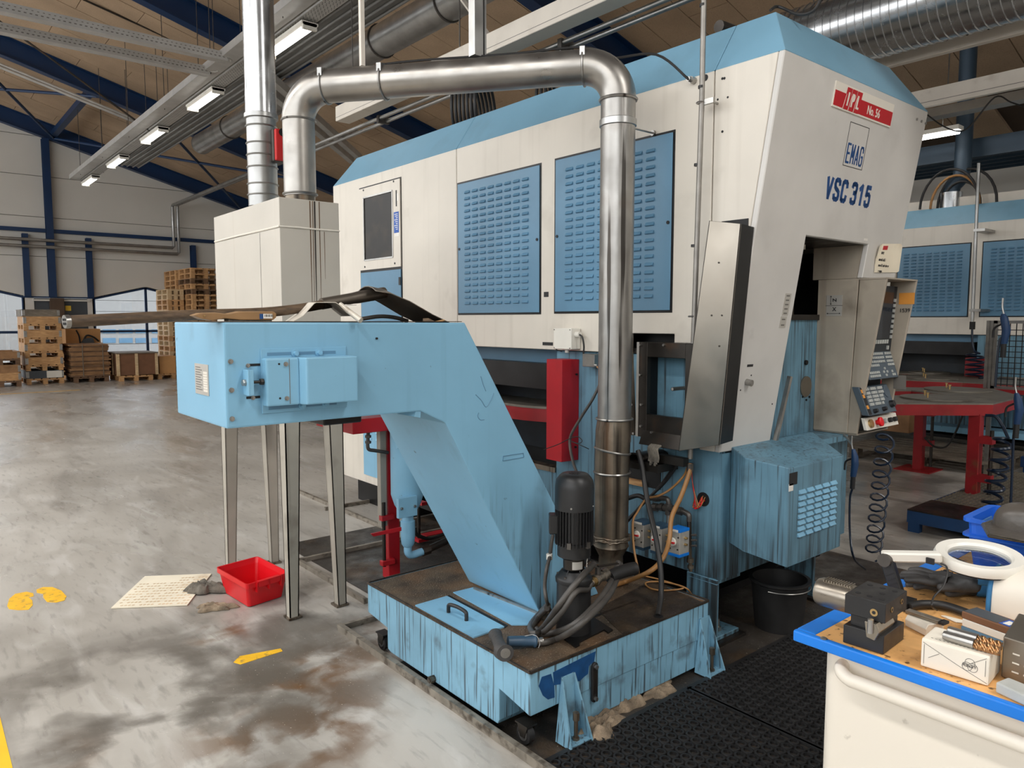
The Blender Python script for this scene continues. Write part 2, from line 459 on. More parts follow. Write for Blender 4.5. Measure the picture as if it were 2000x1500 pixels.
class MB:
    def __init__(s):
        s.v, s.f, s.sm = [], [], []

    def add(s, vs, fs, smooth=False):
        n = len(s.v)
        s.v += [V(p) for p in vs]
        s.f += [tuple(i + n for i in f) for f in fs]
        s.sm += [smooth] * len(fs)
        return s

    def hexa(s, p):
        return s.add(p, [(0, 3, 2, 1), (4, 5, 6, 7), (0, 1, 5, 4), (1, 2, 6, 5), (2, 3, 7, 6), (3, 0, 4, 7)])

    def box(s, x0, y0, z0, x1, y1, z1):
        x0, x1 = min(x0, x1), max(x0, x1)
        y0, y1 = min(y0, y1), max(y0, y1)
        z0, z1 = min(z0, z1), max(z0, z1)
        return s.hexa([(x0, y0, z0), (x1, y0, z0), (x1, y1, z0), (x0, y1, z0), (x0, y0, z1), (x1, y0, z1), (x1, y1, z1), (x0, y1, z1)])

    def obox(s, c, u, v, w):
        """box about c with half vectors u, v, w"""
        c, u, v, w = V(c), V(u), V(v), V(w)
        if u.cross(v).dot(w) < 0:
            u = -u
        return s.hexa([c - u - v - w, c + u - v - w, c + u + v - w, c - u + v - w, c - u - v + w, c + u - v + w, c + u + v + w, c - u + v + w])

    def bar(s, p0, p1, wd, ht, up=(0, 0, 1)):
        p0, p1 = V(p0), V(p1)
        d = (p1 - p0)
        side = d.cross(V(up))
        if side.length < 1e-6:
            side = d.cross(V((1, 0, 0)))
        side.normalize()
        u2 = side.cross(d).normalized()
        return s.obox((p0 + p1) / 2, d / 2, side * wd / 2, u2 * ht / 2)

    def prism(s, poly, ext):
        """planar polygon (3-d points) extruded by ext"""
        poly = [V(p) for p in poly]
        ext = V(ext)
        nrm = V((0, 0, 0))
        for i in range(len(poly)):
            nrm += poly[i].cross(poly[(i + 1) % len(poly)])
        if nrm.dot(ext) > 0:
            poly = poly[::-1]
        n = len(poly)
        vs = poly + [p + ext for p in poly]
        fs = [tuple(range(n)), tuple(range(2 * n - 1, n - 1, -1))]
        for i in range(n):
            j = (i + 1) % n
            fs.append((j, i, i + n, j + n))
        return s.add(vs, fs)

    def cyl(s, p0, p1, r0, r1=None, n=16, caps=True, smooth=True):
        if r1 is None:
            r1 = r0
        return s.rings([(p0, r0), (p1, r1)], n, caps, smooth)

    def rings(s, seq, n=16, caps=True, smooth=True):
        """sequence of (centre, radius) joined as a surface of revolution along a straight axis"""
        a, b = V(seq[0][0]), V(seq[-1][0])
        d = (b - a).normalized()
        u = d.cross(V((0, 0, 1)))
        if u.length < 1e-4:
            u = V((1, 0, 0))
        u.normalize()
        v = d.cross(u)
        vs, fs = [], []
        for (c, r) in seq:
            for i in range(n):
                t = 2 * PI * i / n
                vs.append(V(c) + u * (r * math.cos(t)) + v * (r * math.sin(t)))
        for k in range(len(seq) - 1):
            for i in range(n):
                j = (i + 1) % n
                fs.append((k * n + i, k * n + j, (k + 1) * n + j, (k + 1) * n + i))
        s.add(vs, fs, smooth)
        if caps:
            m = len(s.v) - len(vs)
            s.f.append(tuple(m + i for i in range(n))[::-1])
            s.f.append(tuple(m + (len(seq) - 1) * n + i for i in range(n)))
            s.sm += [False, False]
        return s

    def lathe(s, prof, c, axis=(0, 0, 1), n=24, smooth=True, caps=True):
        """profile of (radius, height) about axis through c"""
        ax = V(axis).normalized()
        return s.rings([(V(c) + ax * h, max(r, 1e-5)) for (r, h) in prof], n, caps, smooth) if abs(prof[-1][1] - prof[0][1]) > 1e-6 else s._lathe(prof, c, ax, n, smooth)

    def _lathe(s, prof, c, ax, n, smooth):
        u = ax.cross(V((0, 0, 1)))
        if u.length < 1e-4:
            u = V((1, 0, 0))
        u.normalize()
        v = ax.cross(u)
        vs, fs = [], []
        m = len(prof)
        for (r, h) in prof:
            for i in range(n):
                t = 2 * PI * i / n
                vs.append(V(c) + ax * h + u * (r * math.cos(t)) + v * (r * math.sin(t)))
        for k in range(m - 1):
            for i in range(n):
                j = (i + 1) % n
                fs.append((k * n + i, k * n + j, (k + 1) * n + j, (k + 1) * n + i))
        return s.add(vs, fs, smooth)

    def tube(s, pts, r, n=8, closed=False, caps=True, smooth=True):
        pts = [V(p) for p in pts]
        m = len(pts)
        rr = r if isinstance(r, (list, tuple)) else [r] * m
        vs, fs = [], []
        u = None
        for k in range(m):
            a = pts[(k - 1) % m] if (closed or k > 0) else pts[k]
            b = pts[(k + 1) % m] if (closed or k < m - 1) else pts[k]
            d = (b - a)
            if d.length < 1e-9:
                d = V((0, 0, 1))
            d.normalize()
            if u is None:
                u = d.cross(V((0, 0, 1)))
                if u.length < 1e-3:
                    u = d.cross(V((1, 0, 0)))
            u = (u - d * u.dot(d))
            if u.length < 1e-6:
                u = d.orthogonal()
            u.normalize()
            v = d.cross(u)
            for i in range(n):
                t = 2 * PI * i / n
                vs.append(pts[k] + u * (rr[k] * math.cos(t)) + v * (rr[k] * math.sin(t)))
        for k in range(m if closed else m - 1):
            for i in range(n):
                j = (i + 1) % n
                k2 = (k + 1) % m
                fs.append((k * n + i, k * n + j, k2 * n + j, k2 * n + i))
        s.add(vs, fs, smooth)
        if caps and not closed:
            b0 = len(s.v) - len(vs)
            s.f.append(tuple(b0 + i for i in range(n))[::-1])
            s.f.append(tuple(b0 + (m - 1) * n + i for i in range(n)))
            s.sm += [False, False]
        return s

    def build(s, name, mt, parent=None, label=None, cat=None, group=None, kind=None, bevel=0.0, loc=None, seg=1):
        pl = wl(parent)
        if parent is None:
            if loc is None:
                lo = [min(p[i] for p in s.v) for i in range(3)]
                hi = [max(p[i] for p in s.v) for i in range(3)]
                loc = V(((lo[0] + hi[0]) / 2, (lo[1] + hi[1]) / 2, lo[2]))
            loc = V(loc)
        else:
            loc = pl if loc is None else V(loc)
        me = bpy.data.meshes.new(name)
        me.from_pydata([tuple(p - loc) for p in s.v], [], s.f)
        bm = bmesh.new()
        bm.from_mesh(me)
        if not any(s.sm):
            bmesh.ops.recalc_face_normals(bm, faces=bm.faces)
        else:
            bmesh.ops.recalc_face_normals(bm, faces=bm.faces)
            for i, fc in enumerate(bm.faces):
                fc.smooth = s.sm[i]
        if bevel > 0:
            bm.edges.ensure_lookup_table()
            es = [e for e in bm.edges if len(e.link_faces) == 2 and e.calc_face_angle(0) > 0.5]
            try:
                bmesh.ops.bevel(bm, geom=es, offset=bevel, segments=seg, profile=.6, affect='EDGES', clamp_overlap=True)
            except Exception:
                pass
        bm.to_mesh(me)
        bm.free()
        if any(s.sm):
            for p in me.polygons:
                pass
            me.set_sharp_from_angle(angle=math.radians(40))
        me.materials.append(MATS[mt])
        o = bpy.data.objects.new(name, me)
        C.objects.link(o)
        if parent is not None:
            o.parent = parent
            o.location = loc - pl
        else:
            o.location = loc
        WLOC[o.name] = loc
        return tag(o, label, cat, group, kind)


def dup(o, off, parent=None, label=None, group=None):
    """copy of a thing (or part) with its parts, moved by off"""
    c = o.copy()
    C.objects.link(c)
    if parent is None:
        c.location = o.location + V(off)
        WLOC[c.name] = wl(o) + V(off)
    else:
        c.parent = parent
        WLOC[c.name] = wl(o) + V(off)
    if label:
        c['label'] = label
    if group:
        c['group'] = group
    for ch in list(o.children):
        if ch.name in WLOC:
            d = dup(ch, off, c)
    return c


def copy_part(o, parent, off):
    """copy of one part under the same parent, moved by off"""
    c = o.copy()
    C.objects.link(c)
    c.parent = parent
    c.location = o.location + V(off)
    WLOC[c.name] = wl(o) + V(off)
    return c


def sp(pts, n=8):
    """smooth path through the points"""
    pts = [V(p) for p in pts]
    P = [pts[0] * 2 - pts[1]] + pts + [pts[-1] * 2 - pts[-2]]
    out = []
    for i in range(1, len(P) - 2):
        for k in range(n):
            t = k / n
            a, b, c, d = P[i - 1], P[i], P[i + 1], P[i + 2]
            out.append(0.5 * ((2 * b) + (c - a) * t + (2 * a - 5 * b + 4 * c - d) * t * t + (3 * b - a - 3 * c + d) * t ** 3))
    out.append(pts[-1])
    return out


def text(txt, size, mt, org, u, v, parent, name='lettering', bold=0.0, xs=1.0, depth=0.0006, align='LEFT', font_shear=0.0, sp_=1.0, fat=()):
    cu = bpy.data.curves.new('lettering_curve', 'FONT')
    cu.body = txt
    cu.size = size
    cu.extrude = depth
    cu.offset = bold
    cu.align_x = align
    cu.shear = font_shear
    cu.space_character = sp_
    cu.resolution_u = 3
    to = bpy.data.objects.new('lettering_curve', cu)
    C.objects.link(to)
    dg = bpy.context.evaluated_depsgraph_get()
    me = bpy.data.meshes.new_from_object(to.evaluated_get(dg))
    bpy.data.objects.remove(to)
    u, v = V(u).normalized(), V(v).normalized()
    n = u.cross(v)
    pl = wl(parent)
    for q in me.vertices:
        p = V(org) + u * (q.co.x * xs) + v * q.co.y + n * (q.co.z + depth)
        q.co = p - pl
    if fat:                                   # wider upright strokes for condensed lettering
        bm = bmesh.new()
        for i, dx in enumerate((0.0,) + tuple(fat)):
            n0 = len(bm.verts)
            bm.from_mesh(me)
            bm.verts.ensure_lookup_table()
            for q in bm.verts[n0:]:
                q.co += u * dx + n * (.00002 * i)
        bm.to_mesh(me)
        bm.free()
    me.materials.clear()
    me.materials.append(MATS[mt])
    o = bpy.data.objects.new(name, me)
    C.objects.link(o)
    o.parent = parent
    WLOC[o.name] = V(pl)
    return o


def bolt(mb, p, d, r=.008, h=.008, n=6):
    p, d = V(p), V(d).normalized()
    mb.cyl(p, p + d * h * .35, r * 1.35, n=12)
    mb.cyl(p + d * h * .35, p + d * h, r, n=n, smooth=False)
# ================================================================== THE HALL
YW = 24.0            # far gable wall
XR = 13.6            # right side wall
SL = 0.275           # roof slope


def zc(x):
    return 7.2 - SL * (x - 2.44)


def struct(o):
    o['kind'] = 'structure'
    return o


m = MB()
m.box(-7, -9, -.1, XR, YW + .1, 0)
floor = struct(m.build('floor', 'concrete_floor', loc=(3, 7, 0)))

# ---- far wall of horizontal sandwich panels
wf = MB()
wf.prism([(-7, YW + .06, 2.62), (XR, YW + .06, 2.62), (XR, YW + .06, zc(XR)), (-7, YW + .06, zc(-7))], (0, .06, 0))
wall_far = struct(wf.build('wall_far', 'wall_joint', loc=(3, YW, 0)))
zs = [3.335, 4.40, 5.50, 6.56, 7.62, 8.7, 9.8]


def clip_top(z0, z1):
    """strip between heights z0 and z1 under the roof line"""
    xr = min(XR, 2.44 + (7.2 - z1) / SL)
    xr0 = min(XR, 2.44 + (7.2 - z0) / SL)
    if xr0 <= -7:
        return None
    if xr <= -7:
        return [(-7, z0), (xr0, z0), (-7, zc(-7))]
    poly = [(-7, z0), (xr0, z0)]
    if xr < XR:
        if xr0 >= XR:
            poly.append((XR, zc(XR)))
        poly += [(xr, z1), (-7, z1)]
    else:
        poly += [(XR, z1), (-7, z1)]
    return poly


g = .008
low = [(-7, 2.22), (-.03, 2.22), (1.35, 2.58), (2.735, 2.25), (2.735, 2.22), (4.43, 2.22), (5.81, 2.56), (7.2, 2.2), (XR, 2.2), (XR, 3.335 - g), (-7, 3.335 - g)]
m = MB()
m.prism([(x, YW, z) for x, z in low], (0, .08, 0))
m.build('wall_panel', 'wall_white', wall_far)
for i in range(len(zs) - 1):
    poly = clip_top(zs[i] + g, zs[i + 1] - g)
    if poly:
        m = MB()
        m.prism([(x, YW, z) for x, z in poly], (0, .08, 0))
        m.build('wall_panel', 'wall_white', wall_far)
for (a, c) in ((-7, -.03), (7.2, XR), (2.735, 2.98), (4.27, 4.43)):
    m = MB()
    m.box(a, YW, 0, c, YW + .08, 2.22)
    m.build('wall_panel', 'wall_white', wall_far)
for (a, c) in ((2.98, 3.36), (3.66, 4.27)):
    m = MB()
    m.box(a, YW + .04, 0, c, YW + .1, 2.2)
    m.build('shutter', 'door_grey', wall_far)
m = MB()
m.box(2.95, YW - .05, 2.12, 3.36, YW + .02, 2.17).box(3.66, YW - .05, 2.12, 4.33, YW + .02, 2.17)
m.build('shutter_rail', 'wall_white', wall_far)
m = MB()
m.box(3.34, YW - .16, 0, 3.67, YW + .06, 2.2)
struct(m.build('trim_1', 'post_brown'))
m = MB()
m.box(2.7, YW - .03, 2.205, 4.45, YW + .0, 2.245)
struct(m.build('trim_2', 'deep_blue'))


def window(nm, x0, x1, xp, zp, z0):
    w_ = MB()
    t = .07
    for (p, q) in (((x0, z0), (xp, zp)), ((xp, zp), (x1, z0)), ((x0, 0), (x0, z0)), ((x1, 0), (x1, z0)), ((xp, 0), (xp, zp)), ((x0, 1.27), (x1, 1.27)), ((x0, .04), (x1, .04))):
        w_.bar((p[0], YW + .03, p[1]), (q[0], YW + .03, q[1]), t, .06, (0, 1, 0))
    o = struct(w_.build(nm, 'deep_blue', loc=((x0 + x1) / 2, YW, 0)))
    for (a, c) in ((x0, xp), (xp, x1)):
        for (lo, hi) in ((.04, 1.27), (1.27, None)):
            m = MB()
            za = lo
            if hi is None:
                f = (lambda x: z0 + (zp - z0) * (1 - abs(x - xp) / ((x1 - x0) / 2)))
                poly = [(a, lo), (c, lo), (c, f(c)), (a, f(a))]
            else:
                poly = [(a, lo), (c, lo), (c, hi), (a, hi)]
            m.prism([(x, YW + .03, z) for x, z in poly], (0, .008, 0))
            m.build('pane', 'window_glass', o)
    return o


window('window_1', -.03, 2.735, 1.35, 2.57, 2.23)
window('window_2', 4.43, 7.2, 5.81, 2.55, 2.21)

# right side wall
m = MB()
m.box(XR, -9, 0, XR + .1, YW + .1, zc(XR))
wall_right = struct(m.build('wall_right', 'wall_white'))

# rear wall behind the camera and the glazed long wall at the left, both outside the frame
m = MB()
m.prism([(-7, -9, 0), (XR, -9, 0), (XR, -9, zc(XR)), (-7, -9, zc(-7))], (0, -.1, 0))
struct(m.build('wall_back', 'wall_white'))
m = MB()
m.box(-7.1, -9, 0, -7, YW + .1, 2.2).box(-7.1, -9, 6.4, -7, YW + .1, zc(-7) + .1)
for i in range(12):
    m.box(-7.1, -9 + i * 3, 2.2, -7, -8.85 + i * 3, 6.4)
wall_left = struct(m.build('wall_left', 'wall_white'))

# ---- blue steel of the gable
k = 3


def trim(mb, mt='deep_blue'):
    global k
    o = struct(mb.build('trim_%d' % k, mt))
    k += 1
    return o


def hcol(x, y, z0, z1, wd, dp, mt='deep_blue'):
    """H section column"""
    m = MB()
    t = .016
    m.box(x - wd / 2, y - dp, z0, x + wd / 2, y - dp + t, z1)
    m.box(x - wd / 2, y - t, z0, x + wd / 2, y, z1)
    m.box(x - t / 2, y - dp + t, z0, x + t / 2, y - t, z1)
    return trim(m, mt)


hcol(3.42, YW, 2.22, zc(3.42) - .43, .17, .2)
hcol(2.84, YW, 2.24, 3.92, .14, .16)
hcol(4.35, YW, 2.24, 3.9, .14, .16)
hcol(7.18, YW, 2.24, 3.88, .14, .16)
hcol(8.6, YW, 2.24, 3.88, .14, .16)
m = MB()
m.box(-5, YW - .14, 3.98, 3.33, YW - .01, 4.08).box(3.51, YW - .14, 3.98, XR, YW - .01, 4.08)
trim(m)

# ---- roof: backing sheet, then the wood-wool boards one by one
m = MB()
m.prism([(-7, -9, zc(-7) + .06), (XR, -9, zc(XR) + .06), (XR, -9, zc(XR) + .14), (-7, -9, zc(-7) + .14)], (0, YW + 9.1, 0))
ceiling = struct(m.build('ceiling', 'ceiling_joint', loc=(3, 7, 5)))
bx, by = 2.4, .61
cs = math.cos(math.atan(SL))
m = MB()
gx_ = .006
dx = bx * cs
m.prism([(gx_, gx_, 0), (dx - gx_, gx_, -SL * (dx - gx_)), (dx - gx_, by - gx_, -SL * (dx - gx_)), (gx_, by - gx_, 0)], (0, 0, .05))
brd = m.build('ceiling_board', 'board_ceiling', ceiling)
base = wl(ceiling)
first = True
nb = 0
rng = random.Random(3)
for j in range(40):
    y = YW - (j + 1) * by
    off = (j * .83) % dx
    for i in range(-1, 9):
        x = -4.2 + i * dx + off
        if x + dx > XR or nb >= 298:
            continue
        # keep to what the frame can show
        ok = False
        for (ax, ay) in ((x, y), (x + dx, y), (x, y + by), (x + dx, y + by)):
            d = V((ax, ay, zc(ax))) - EYEP
            z = d.dot(_fw)
            if z > .5 and -200 < 1000 + FPX * d.dot(_R) / z < 2250 and -250 < 750 - FPX * d.dot(_up) / z < 800:
                ok = True
        if not ok:
            continue
        nb += 1
        if first:
            o = brd
            first = False
        else:
            o = brd.copy()
            C.objects.link(o)
            o.parent = ceiling
        o.location = V((x, y, zc(x) + rng.uniform(-.004, .004)))- base + wl(ceiling) * 0 + (V((0, 0, 0)))
# mesh vertices of the board were stored relative to the ceiling's own origin; put them back at zero
for q in brd.data.vertices:
    q.co += base
# ---- rafters (blue I beams) in the planes of the frames
for y in (YW - .12, 18.47, 12.97, 7.47, 1.97):
    m = MB()
    x0, x1 = -6.5, XR
    for (w_, t0, t1) in ((.2, 0, .02), (.014, .02, .40), (.2, .40, .42)):
        m.prism([(x0, y - w_ / 2, zc(x0) - t0), (x1, y - w_ / 2, zc(x1) - t0), (x1, y - w_ / 2, zc(x1) - t1), (x0, y - w_ / 2, zc(x0) - t1)], (0, w_, 0))
    trim(m)
# struts and wind braces between the last two frames
for (p, q, r) in (((3.6, 24), (3.6, 18.5), .14),):
    m = MB()
    m.bar((p[0], p[1] - .2, zc(p[0]) - .28), (q[0], q[1] + .1, zc(q[0]) - .28), r, r)
    trim(m)
for (a, c) in (((1.2, 18.6), (3.6, 23.7)), ((3.6, 23.7), (8.2, 18.6)), ((3.7, 18.6), (.6, 23.5)), ((8.6, 23.7), (5.0, 18.6))):
    m = MB()
    m.cyl((a[0], a[1], zc(a[0]) - .38), (c[0], c[1], zc(c[0]) - .38), .035, n=8)
    trim(m)

# ---- outdoors, seen through the gable windows
m = MB()
m.box(-25, YW + .15, -.12, 40, 60, -.02)
tag(m.build('yard', 'outside_paving'), kind='structure')
fac = thing('white_building', 'white outbuilding with a panelled garage door seen through the far windows', 'building', (12, 38, -.02))
m = MB()
m.box(3.0, 38, -.02, 30, 38.3, 3.75)
m.build('wall', 'outside_white', fac)
m = MB()
for i in range(44):
    m.box(3.0 + i * .6, 37.7, 3.85, 3.35 + i * .6, 37.9, 4.0)
    m.hexa([(3.0 + i * .6, 37.5, 3.85), (3.3 + i * .6, 37.5, 3.85), (3.3 + i * .6, 43, 6.2), (3.0 + i * .6, 43, 6.2), (3.0 + i * .6, 37.5, 3.98), (3.3 + i * .6, 37.5, 3.98), (3.3 + i * .6, 43, 6.33), (3.0 + i * .6, 43, 6.33)])
m.build('roof_ribs', 'galvanised_bright', fac, kind='stuff')
m = MB()
m.hexa([(2.8, 37.4, 3.75), (30, 37.4, 3.75), (30, 43, 6.1), (2.8, 43, 6.1), (2.8, 37.4, 3.85), (30, 37.4, 3.85), (30, 43, 6.2), (2.8, 43, 6.2)])
m.build('roof', 'outside_white', fac)
dr = MB()
p0 = gy(185, 640, 37.9)
for i in range(6):
    dr.box(7.0, 37.93, i * .5, 12.6, 38, i * .5 + .48)
drr = dr.build('garage_door', 'outside_white', fac)
for (yy0, yy1) in ((643, 651), (660, 670)):
    for (xa, xb) in ((201, 226), (233, 259), (265, 290), (297, 318)):
        a, c = gy(xa, yy1, 37.9), gy(xb, yy0, 37.9)
        m = MB()
        m.box(a.x, 37.9, a.z, c.x, 37.95, c.z)
        m.build('pane', 'outside_pane', drr)
m = MB()
q = gy(15, 670, 33)
m.tube(sp([(q.x, 33, -.02), (q.x, 33, 2.6), (q.x - .15, 33, 3.2), (q.x - .8, 33, 3.4)], 6), .05)
tag(m.build('lamp_post', 'outside_white'), 'white lamp post standing outdoors behind the left far window', 'lamp post')
m = MB()
m.prism([(-6, 36, -.02), (3.0, 36, -.02), (3.0, 36, 1.7), (-6, 36, 1.7)], (0, .4, 0))
tag(m.build("yard_wall", 'outside_sand'), 'sandy low wall outdoors behind the left far window', 'wall')

# ---- floor marks and pit edges
for nm, pts, lab in (('floor_line', ((0, 1400), (26, 1500), (-300, 1500), (-300, 1400)), 'broad yellow line painted on the concrete at the frame edge'),):
    m = MB()
    a, c = gz(0, 1400, 0), gz(27, 1510, 0)
    d = (c - a).normalized()
    n_ = V((-d.y, d.x, 0))
    a2, c2 = a - d * .3, c + d * .8
    m.prism([a2, c2, c2 - n_ * .12, a2 - n_ * .12], (0, 0, .0015))
    tag(m.build(nm, 'yellow_line'), lab, 'floor marking')
# two painted footprints
for nm, outl, lab in (
    ('footprint_mark', [(14, 1184), (18, 1170), (30, 1160), (52, 1156), (65, 1159), (66, 1165), (56, 1167), (63, 1173), (64, 1182), (56, 1191), (36, 1192), (18, 1190)], 'left yellow painted footprint on the concrete floor'),
    ('footprint_mark', [(71, 1152), (84, 1147), (103, 1147), (120, 1154), (130, 1165), (126, 1173), (110, 1177), (92, 1176), (85, 1168), (84, 1160), (72, 1158)], 'right yellow painted footprint on the concrete floor')):
    m = MB()
    m.prism([gz(x, y, 0.0) for x, y in outl], (0, 0, .0015))
    tag(m.build(nm, 'yellow_marking'), lab, 'floor marking', 'painted footprints')
m = MB()
m.prism([gz(x, y, 0) for x, y in ((456, 1294), (468, 1282), (500, 1276), (548, 1267), (552, 1272), (520, 1282), (495, 1290), (470, 1298))], (0, 0, .0015))
tag(m.build('paint_patch', 'yellow_marking'), 'worn yellow paint dash on the floor before the blue tank', 'floor marking')
m = MB()
m.box(-4, 19.25, 0, 3.2, 19.35, .0015)
tag(m.build('floor_line', 'yellow_marking'), 'faint yellow line across the floor before the far pallets', 'floor marking')

# sunken drip tray round the machine: dark floor and steel kerb
tr = thing('drip_tray', 'dark oily floor tray with a steel kerb under the blue machine', 'tray', (2.4, 3.2, 0))
m = MB()
m.box(1.70, .35, 0.0, 4.9, 2.9, .004)
m.build('tray_floor', 'pit_floor', tr)
m = MB()
m.box(2.05, 3.25, 0, 4.9, 5.0, .004)
m.build('tray_floor', 'pit_floor', tr)
m = MB()
m.box(1.674, .4, 0, 1.70, 3.42, .035)
m.build('kerb', 'kerb_steel', tr)
m = MB()
m.box(1.70, 3.40, 0, 2.03, 3.42, .03)
m.build('kerb', 'kerb_steel', tr)
a, b_ = gz(583, 1100, 0), gz(720, 1178, 0)
m = MB()
m.box(a.x - .012, b_.y, 0, a.x + .012, a.y, .03)
m.build('kerb', 'kerb_steel', tr)
m = MB()
m.box(a.x, a.y - .012, 0, 4.9, a.y + .012, .03)
m.build('kerb', 'kerb_steel', tr)
a2 = gz(676, 1002, 0)
m = MB()
m.box(a2.x - .012, a.y, 0, a2.x + .012, a2.y + 1.2, .03)
m.build('kerb', 'kerb_steel', tr)
a3 = gz(677, 990, 0)
m = MB()
m.box(a3.x - .2, a3.y - .012, 0, 4.9, a3.y + .012, .03)
m.build('kerb', 'kerb_steel', tr)
# ================================================================== THE FRONT MACHINE
XS = 3.0
ZT = 2.757
FS = .1557                                     # lean of the front


def yf(z):
    return 1.771 + (ZT - z) * FS


_fn = V((0, 1, FS))


def gf(x, y, out=0.0):
    """pixel on the leaning front"""
    d = ray(x, y)
    t = ((V((3, 1.771, ZT)) - EYEP).dot(_fn)) / d.dot(_fn)
    return EYEP + d * t + V((0, -1, -FS)).normalized() * out


FU = V((1, 0, 0))
FV = V((0, -FS, 1)).normalized()
FN = FU.cross(FV)                              # towards the viewer

mach = thing('vertical_lathe', 'big cream and blue machining centre marked VSC 315 in the middle of the hall', 'machine', (3.7, 3.9, 0))


def side(poly, name='side_panel', mt='cream_paint', x=XS, t=.03, bev=.003, parent=mach, **k):
    m = MB()
    m.prism([(x, y, z) for y, z in poly], (t, 0, 0))
    return m.build(name, mt, parent, bevel=bev, **k)


g = .003
side([(yf(ZT) + .031, ZT), (2.126 - g, ZT), (2.126 - g, 1.424), (2.165, 1.424), (2.165, .967), (yf(.967) + .031, .967)])
side([(2.126 + g, ZT), (4.19 - g, ZT), (4.19 - g, 1.424), (2.62, 1.424), (2.62, 1.53), (2.33, 1.53), (2.33, 1.424), (2.126 + g, 1.424)])
side([(4.19 + g, ZT), (6.03, ZT), (6.03, .23), (4.95, .23), (4.95, 1.424), (4.19 + g, 1.424)])
m = MB()
m.box(3.03, 6.0, .23, 4.5, 6.03, ZT)
m.build('rear_panel', 'cream_paint', mach)
m = MB()
m.box(4.47, yf(.97) + .04, .97, 4.5, 6.0, ZT)
m.build('far_side_panel', 'cream_paint', mach)
m = MB()
m.box(3.03, 4.95, .23, 4.47, 6.0, .26).box(3.03, 2.2, 1.424, 4.47, 4.95, 1.45)
m.build('underside', 'dark_steel', mach)
m = MB()
m.box(3.12, 5.05, 0.0, 4.4, 5.9, .23)
m.build('plinth', 'black_steel', mach)

# leaning front with the gateway cut out
x0, x1, xo0, xo1 = 3.0, 4.5, 3.44, 4.10
zo, zb = 2.01, 1.83
poly = [(x0, ZT), (x1, ZT), (x1, zb), (xo1, zb), (xo1, zo), (xo0, zo), (xo0, .955), (x0, .967)]
m = MB()
m.prism([V((x, yf(z), z)) for x, z in poly], (0, .03, 0))
front = m.build('front_panel', 'shaded_front_cream', mach, bevel=.004)
m = MB()
m.prism([(x0 + .03, yf(.967) + .03, .967), (xo0, yf(.955) + .03, .955), (xo0, yf(.955) + .14, .955), (x0 + .03, yf(.967) + .14, .967)], (0, 0, .01))
m.build('front_return', 'shaded_front_cream', mach)
# gateway reveals
m = MB()
m.prism([(xo1, yf(zo) + .03, zo), (xo1, yf(zb) + .03, zb), (xo1, 2.2, zb), (xo1, 2.2, zo + .03)], (.02, 0, 0))
m.build('gateway_reveal', 'dirty_cream', mach)
m = MB()
m.prism([(xo0, yf(zo) + .03, zo), (xo0, yf(.955) + .03, .955), (xo0, 2.25, .955), (xo0, 2.25, zo)], (-.02, 0, 0))
m.build('gateway_reveal', 'dark_steel', mach)
m = MB()
m.box(xo0, yf(zo) + .03, zo, xo1, 2.75, zo + .02)
m.build('gateway_reveal', 'dark_steel', mach)
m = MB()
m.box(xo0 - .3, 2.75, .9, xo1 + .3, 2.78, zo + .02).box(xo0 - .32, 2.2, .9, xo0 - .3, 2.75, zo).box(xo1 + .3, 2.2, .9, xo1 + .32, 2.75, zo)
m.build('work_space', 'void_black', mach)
a = gx(1577, 470, xo1 - .02)
m = MB()
m.box(xo1 - .24, 2.3, 1.55, xo1 - .02, 2.33, zo)
m.build('rusty_guard', 'grimy_duct', mach)
m = MB()
m.box(3.80, 2.12, 1.985, 3.86, 2.18, zo)
m.build('limit_switch', 'white_plastic', mach)
# inner door with round window
yd = 2.16
a, c = gy(1545, 627, yd), gy(1606, 845, yd)
m = MB()
m.box(xo0 - .05, yd, .93, xo1 + .02, yd + .03, 1.60)
door = m.build('work_door', 'base_blue', mach)
m = MB()
m.box(xo0 - .03, yd - .015, 1.60, xo1, yd + .04, 1.63)
m.build('door_rail', 'dark_steel', mach)
q = gy(1573, 755, yd)
m = MB()
m.cyl((q.x, yd - .006, q.z), (q.x, yd + .0, q.z), .06, n=32)
m.build('porthole', 'stainless', door)
q = gy(1573, 708, yd)
m = MB()
m.cyl((q.x, yd - .01, q.z), (q.x, yd, q.z), .014, n=16)
m.build('bolt', 'black_steel', door)
for (px, py) in ((1567, 775), (1574, 781), (1580, 775), (1596, 716), (1594, 795)):
    q = gy(px, py, yd)
    m = MB()
    m.cyl((q.x, yd - .006, q.z), (q.x, yd, q.z), .006, n=8)
    m.build('bolt', 'black_steel', door)
# grab rail and sill left of the door
a, c = gy(1543, 735, 2.0), gy(1525, 862, 2.0)
m = MB()
m.bar((a.x, 2.0, a.z), (c.x, 2.03, c.z), .02, .02, (0, 1, 0))
m.build('grab_rail', 'zinc', mach)
m = MB()
m.bar((a.x - .06, 2.04, a.z), (c.x - .05, 2.07, c.z), .05, .02, (0, 1, 0))
m.build('rail_plate', 'base_blue', mach)
m = MB()
m.box(xo0 - .0, 1.96, .925, xo1, 2.16, .955)
m.build('sill', 'base_blue', mach)

# ---- blue roof hood in sections
zr, ins = 3.0, .165
xa, xb, ya, yb = 3.0, 4.5, yf(ZT), 6.03


def roofsec(y0, y1, s0, s1):
    m = MB()
    m.hexa([(xa, y0, ZT), (xb, y0, ZT), (xb, y1, ZT), (xa, y1, ZT), (xa + ins, y0 + s0, zr), (xb - ins, y0 + s0, zr), (xb - ins, y1 - s1, zr), (xa + ins, y1 - s1, zr)])
    m.build('roof_hood', 'roof_blue', mach, bevel=.003)


roofsec(ya, 2.126 - .002, .15, 0)
roofsec(2.126 + .002, 4.19 - .002, 0, 0)
roofsec(4.19 + .002, yb, 0, .13)

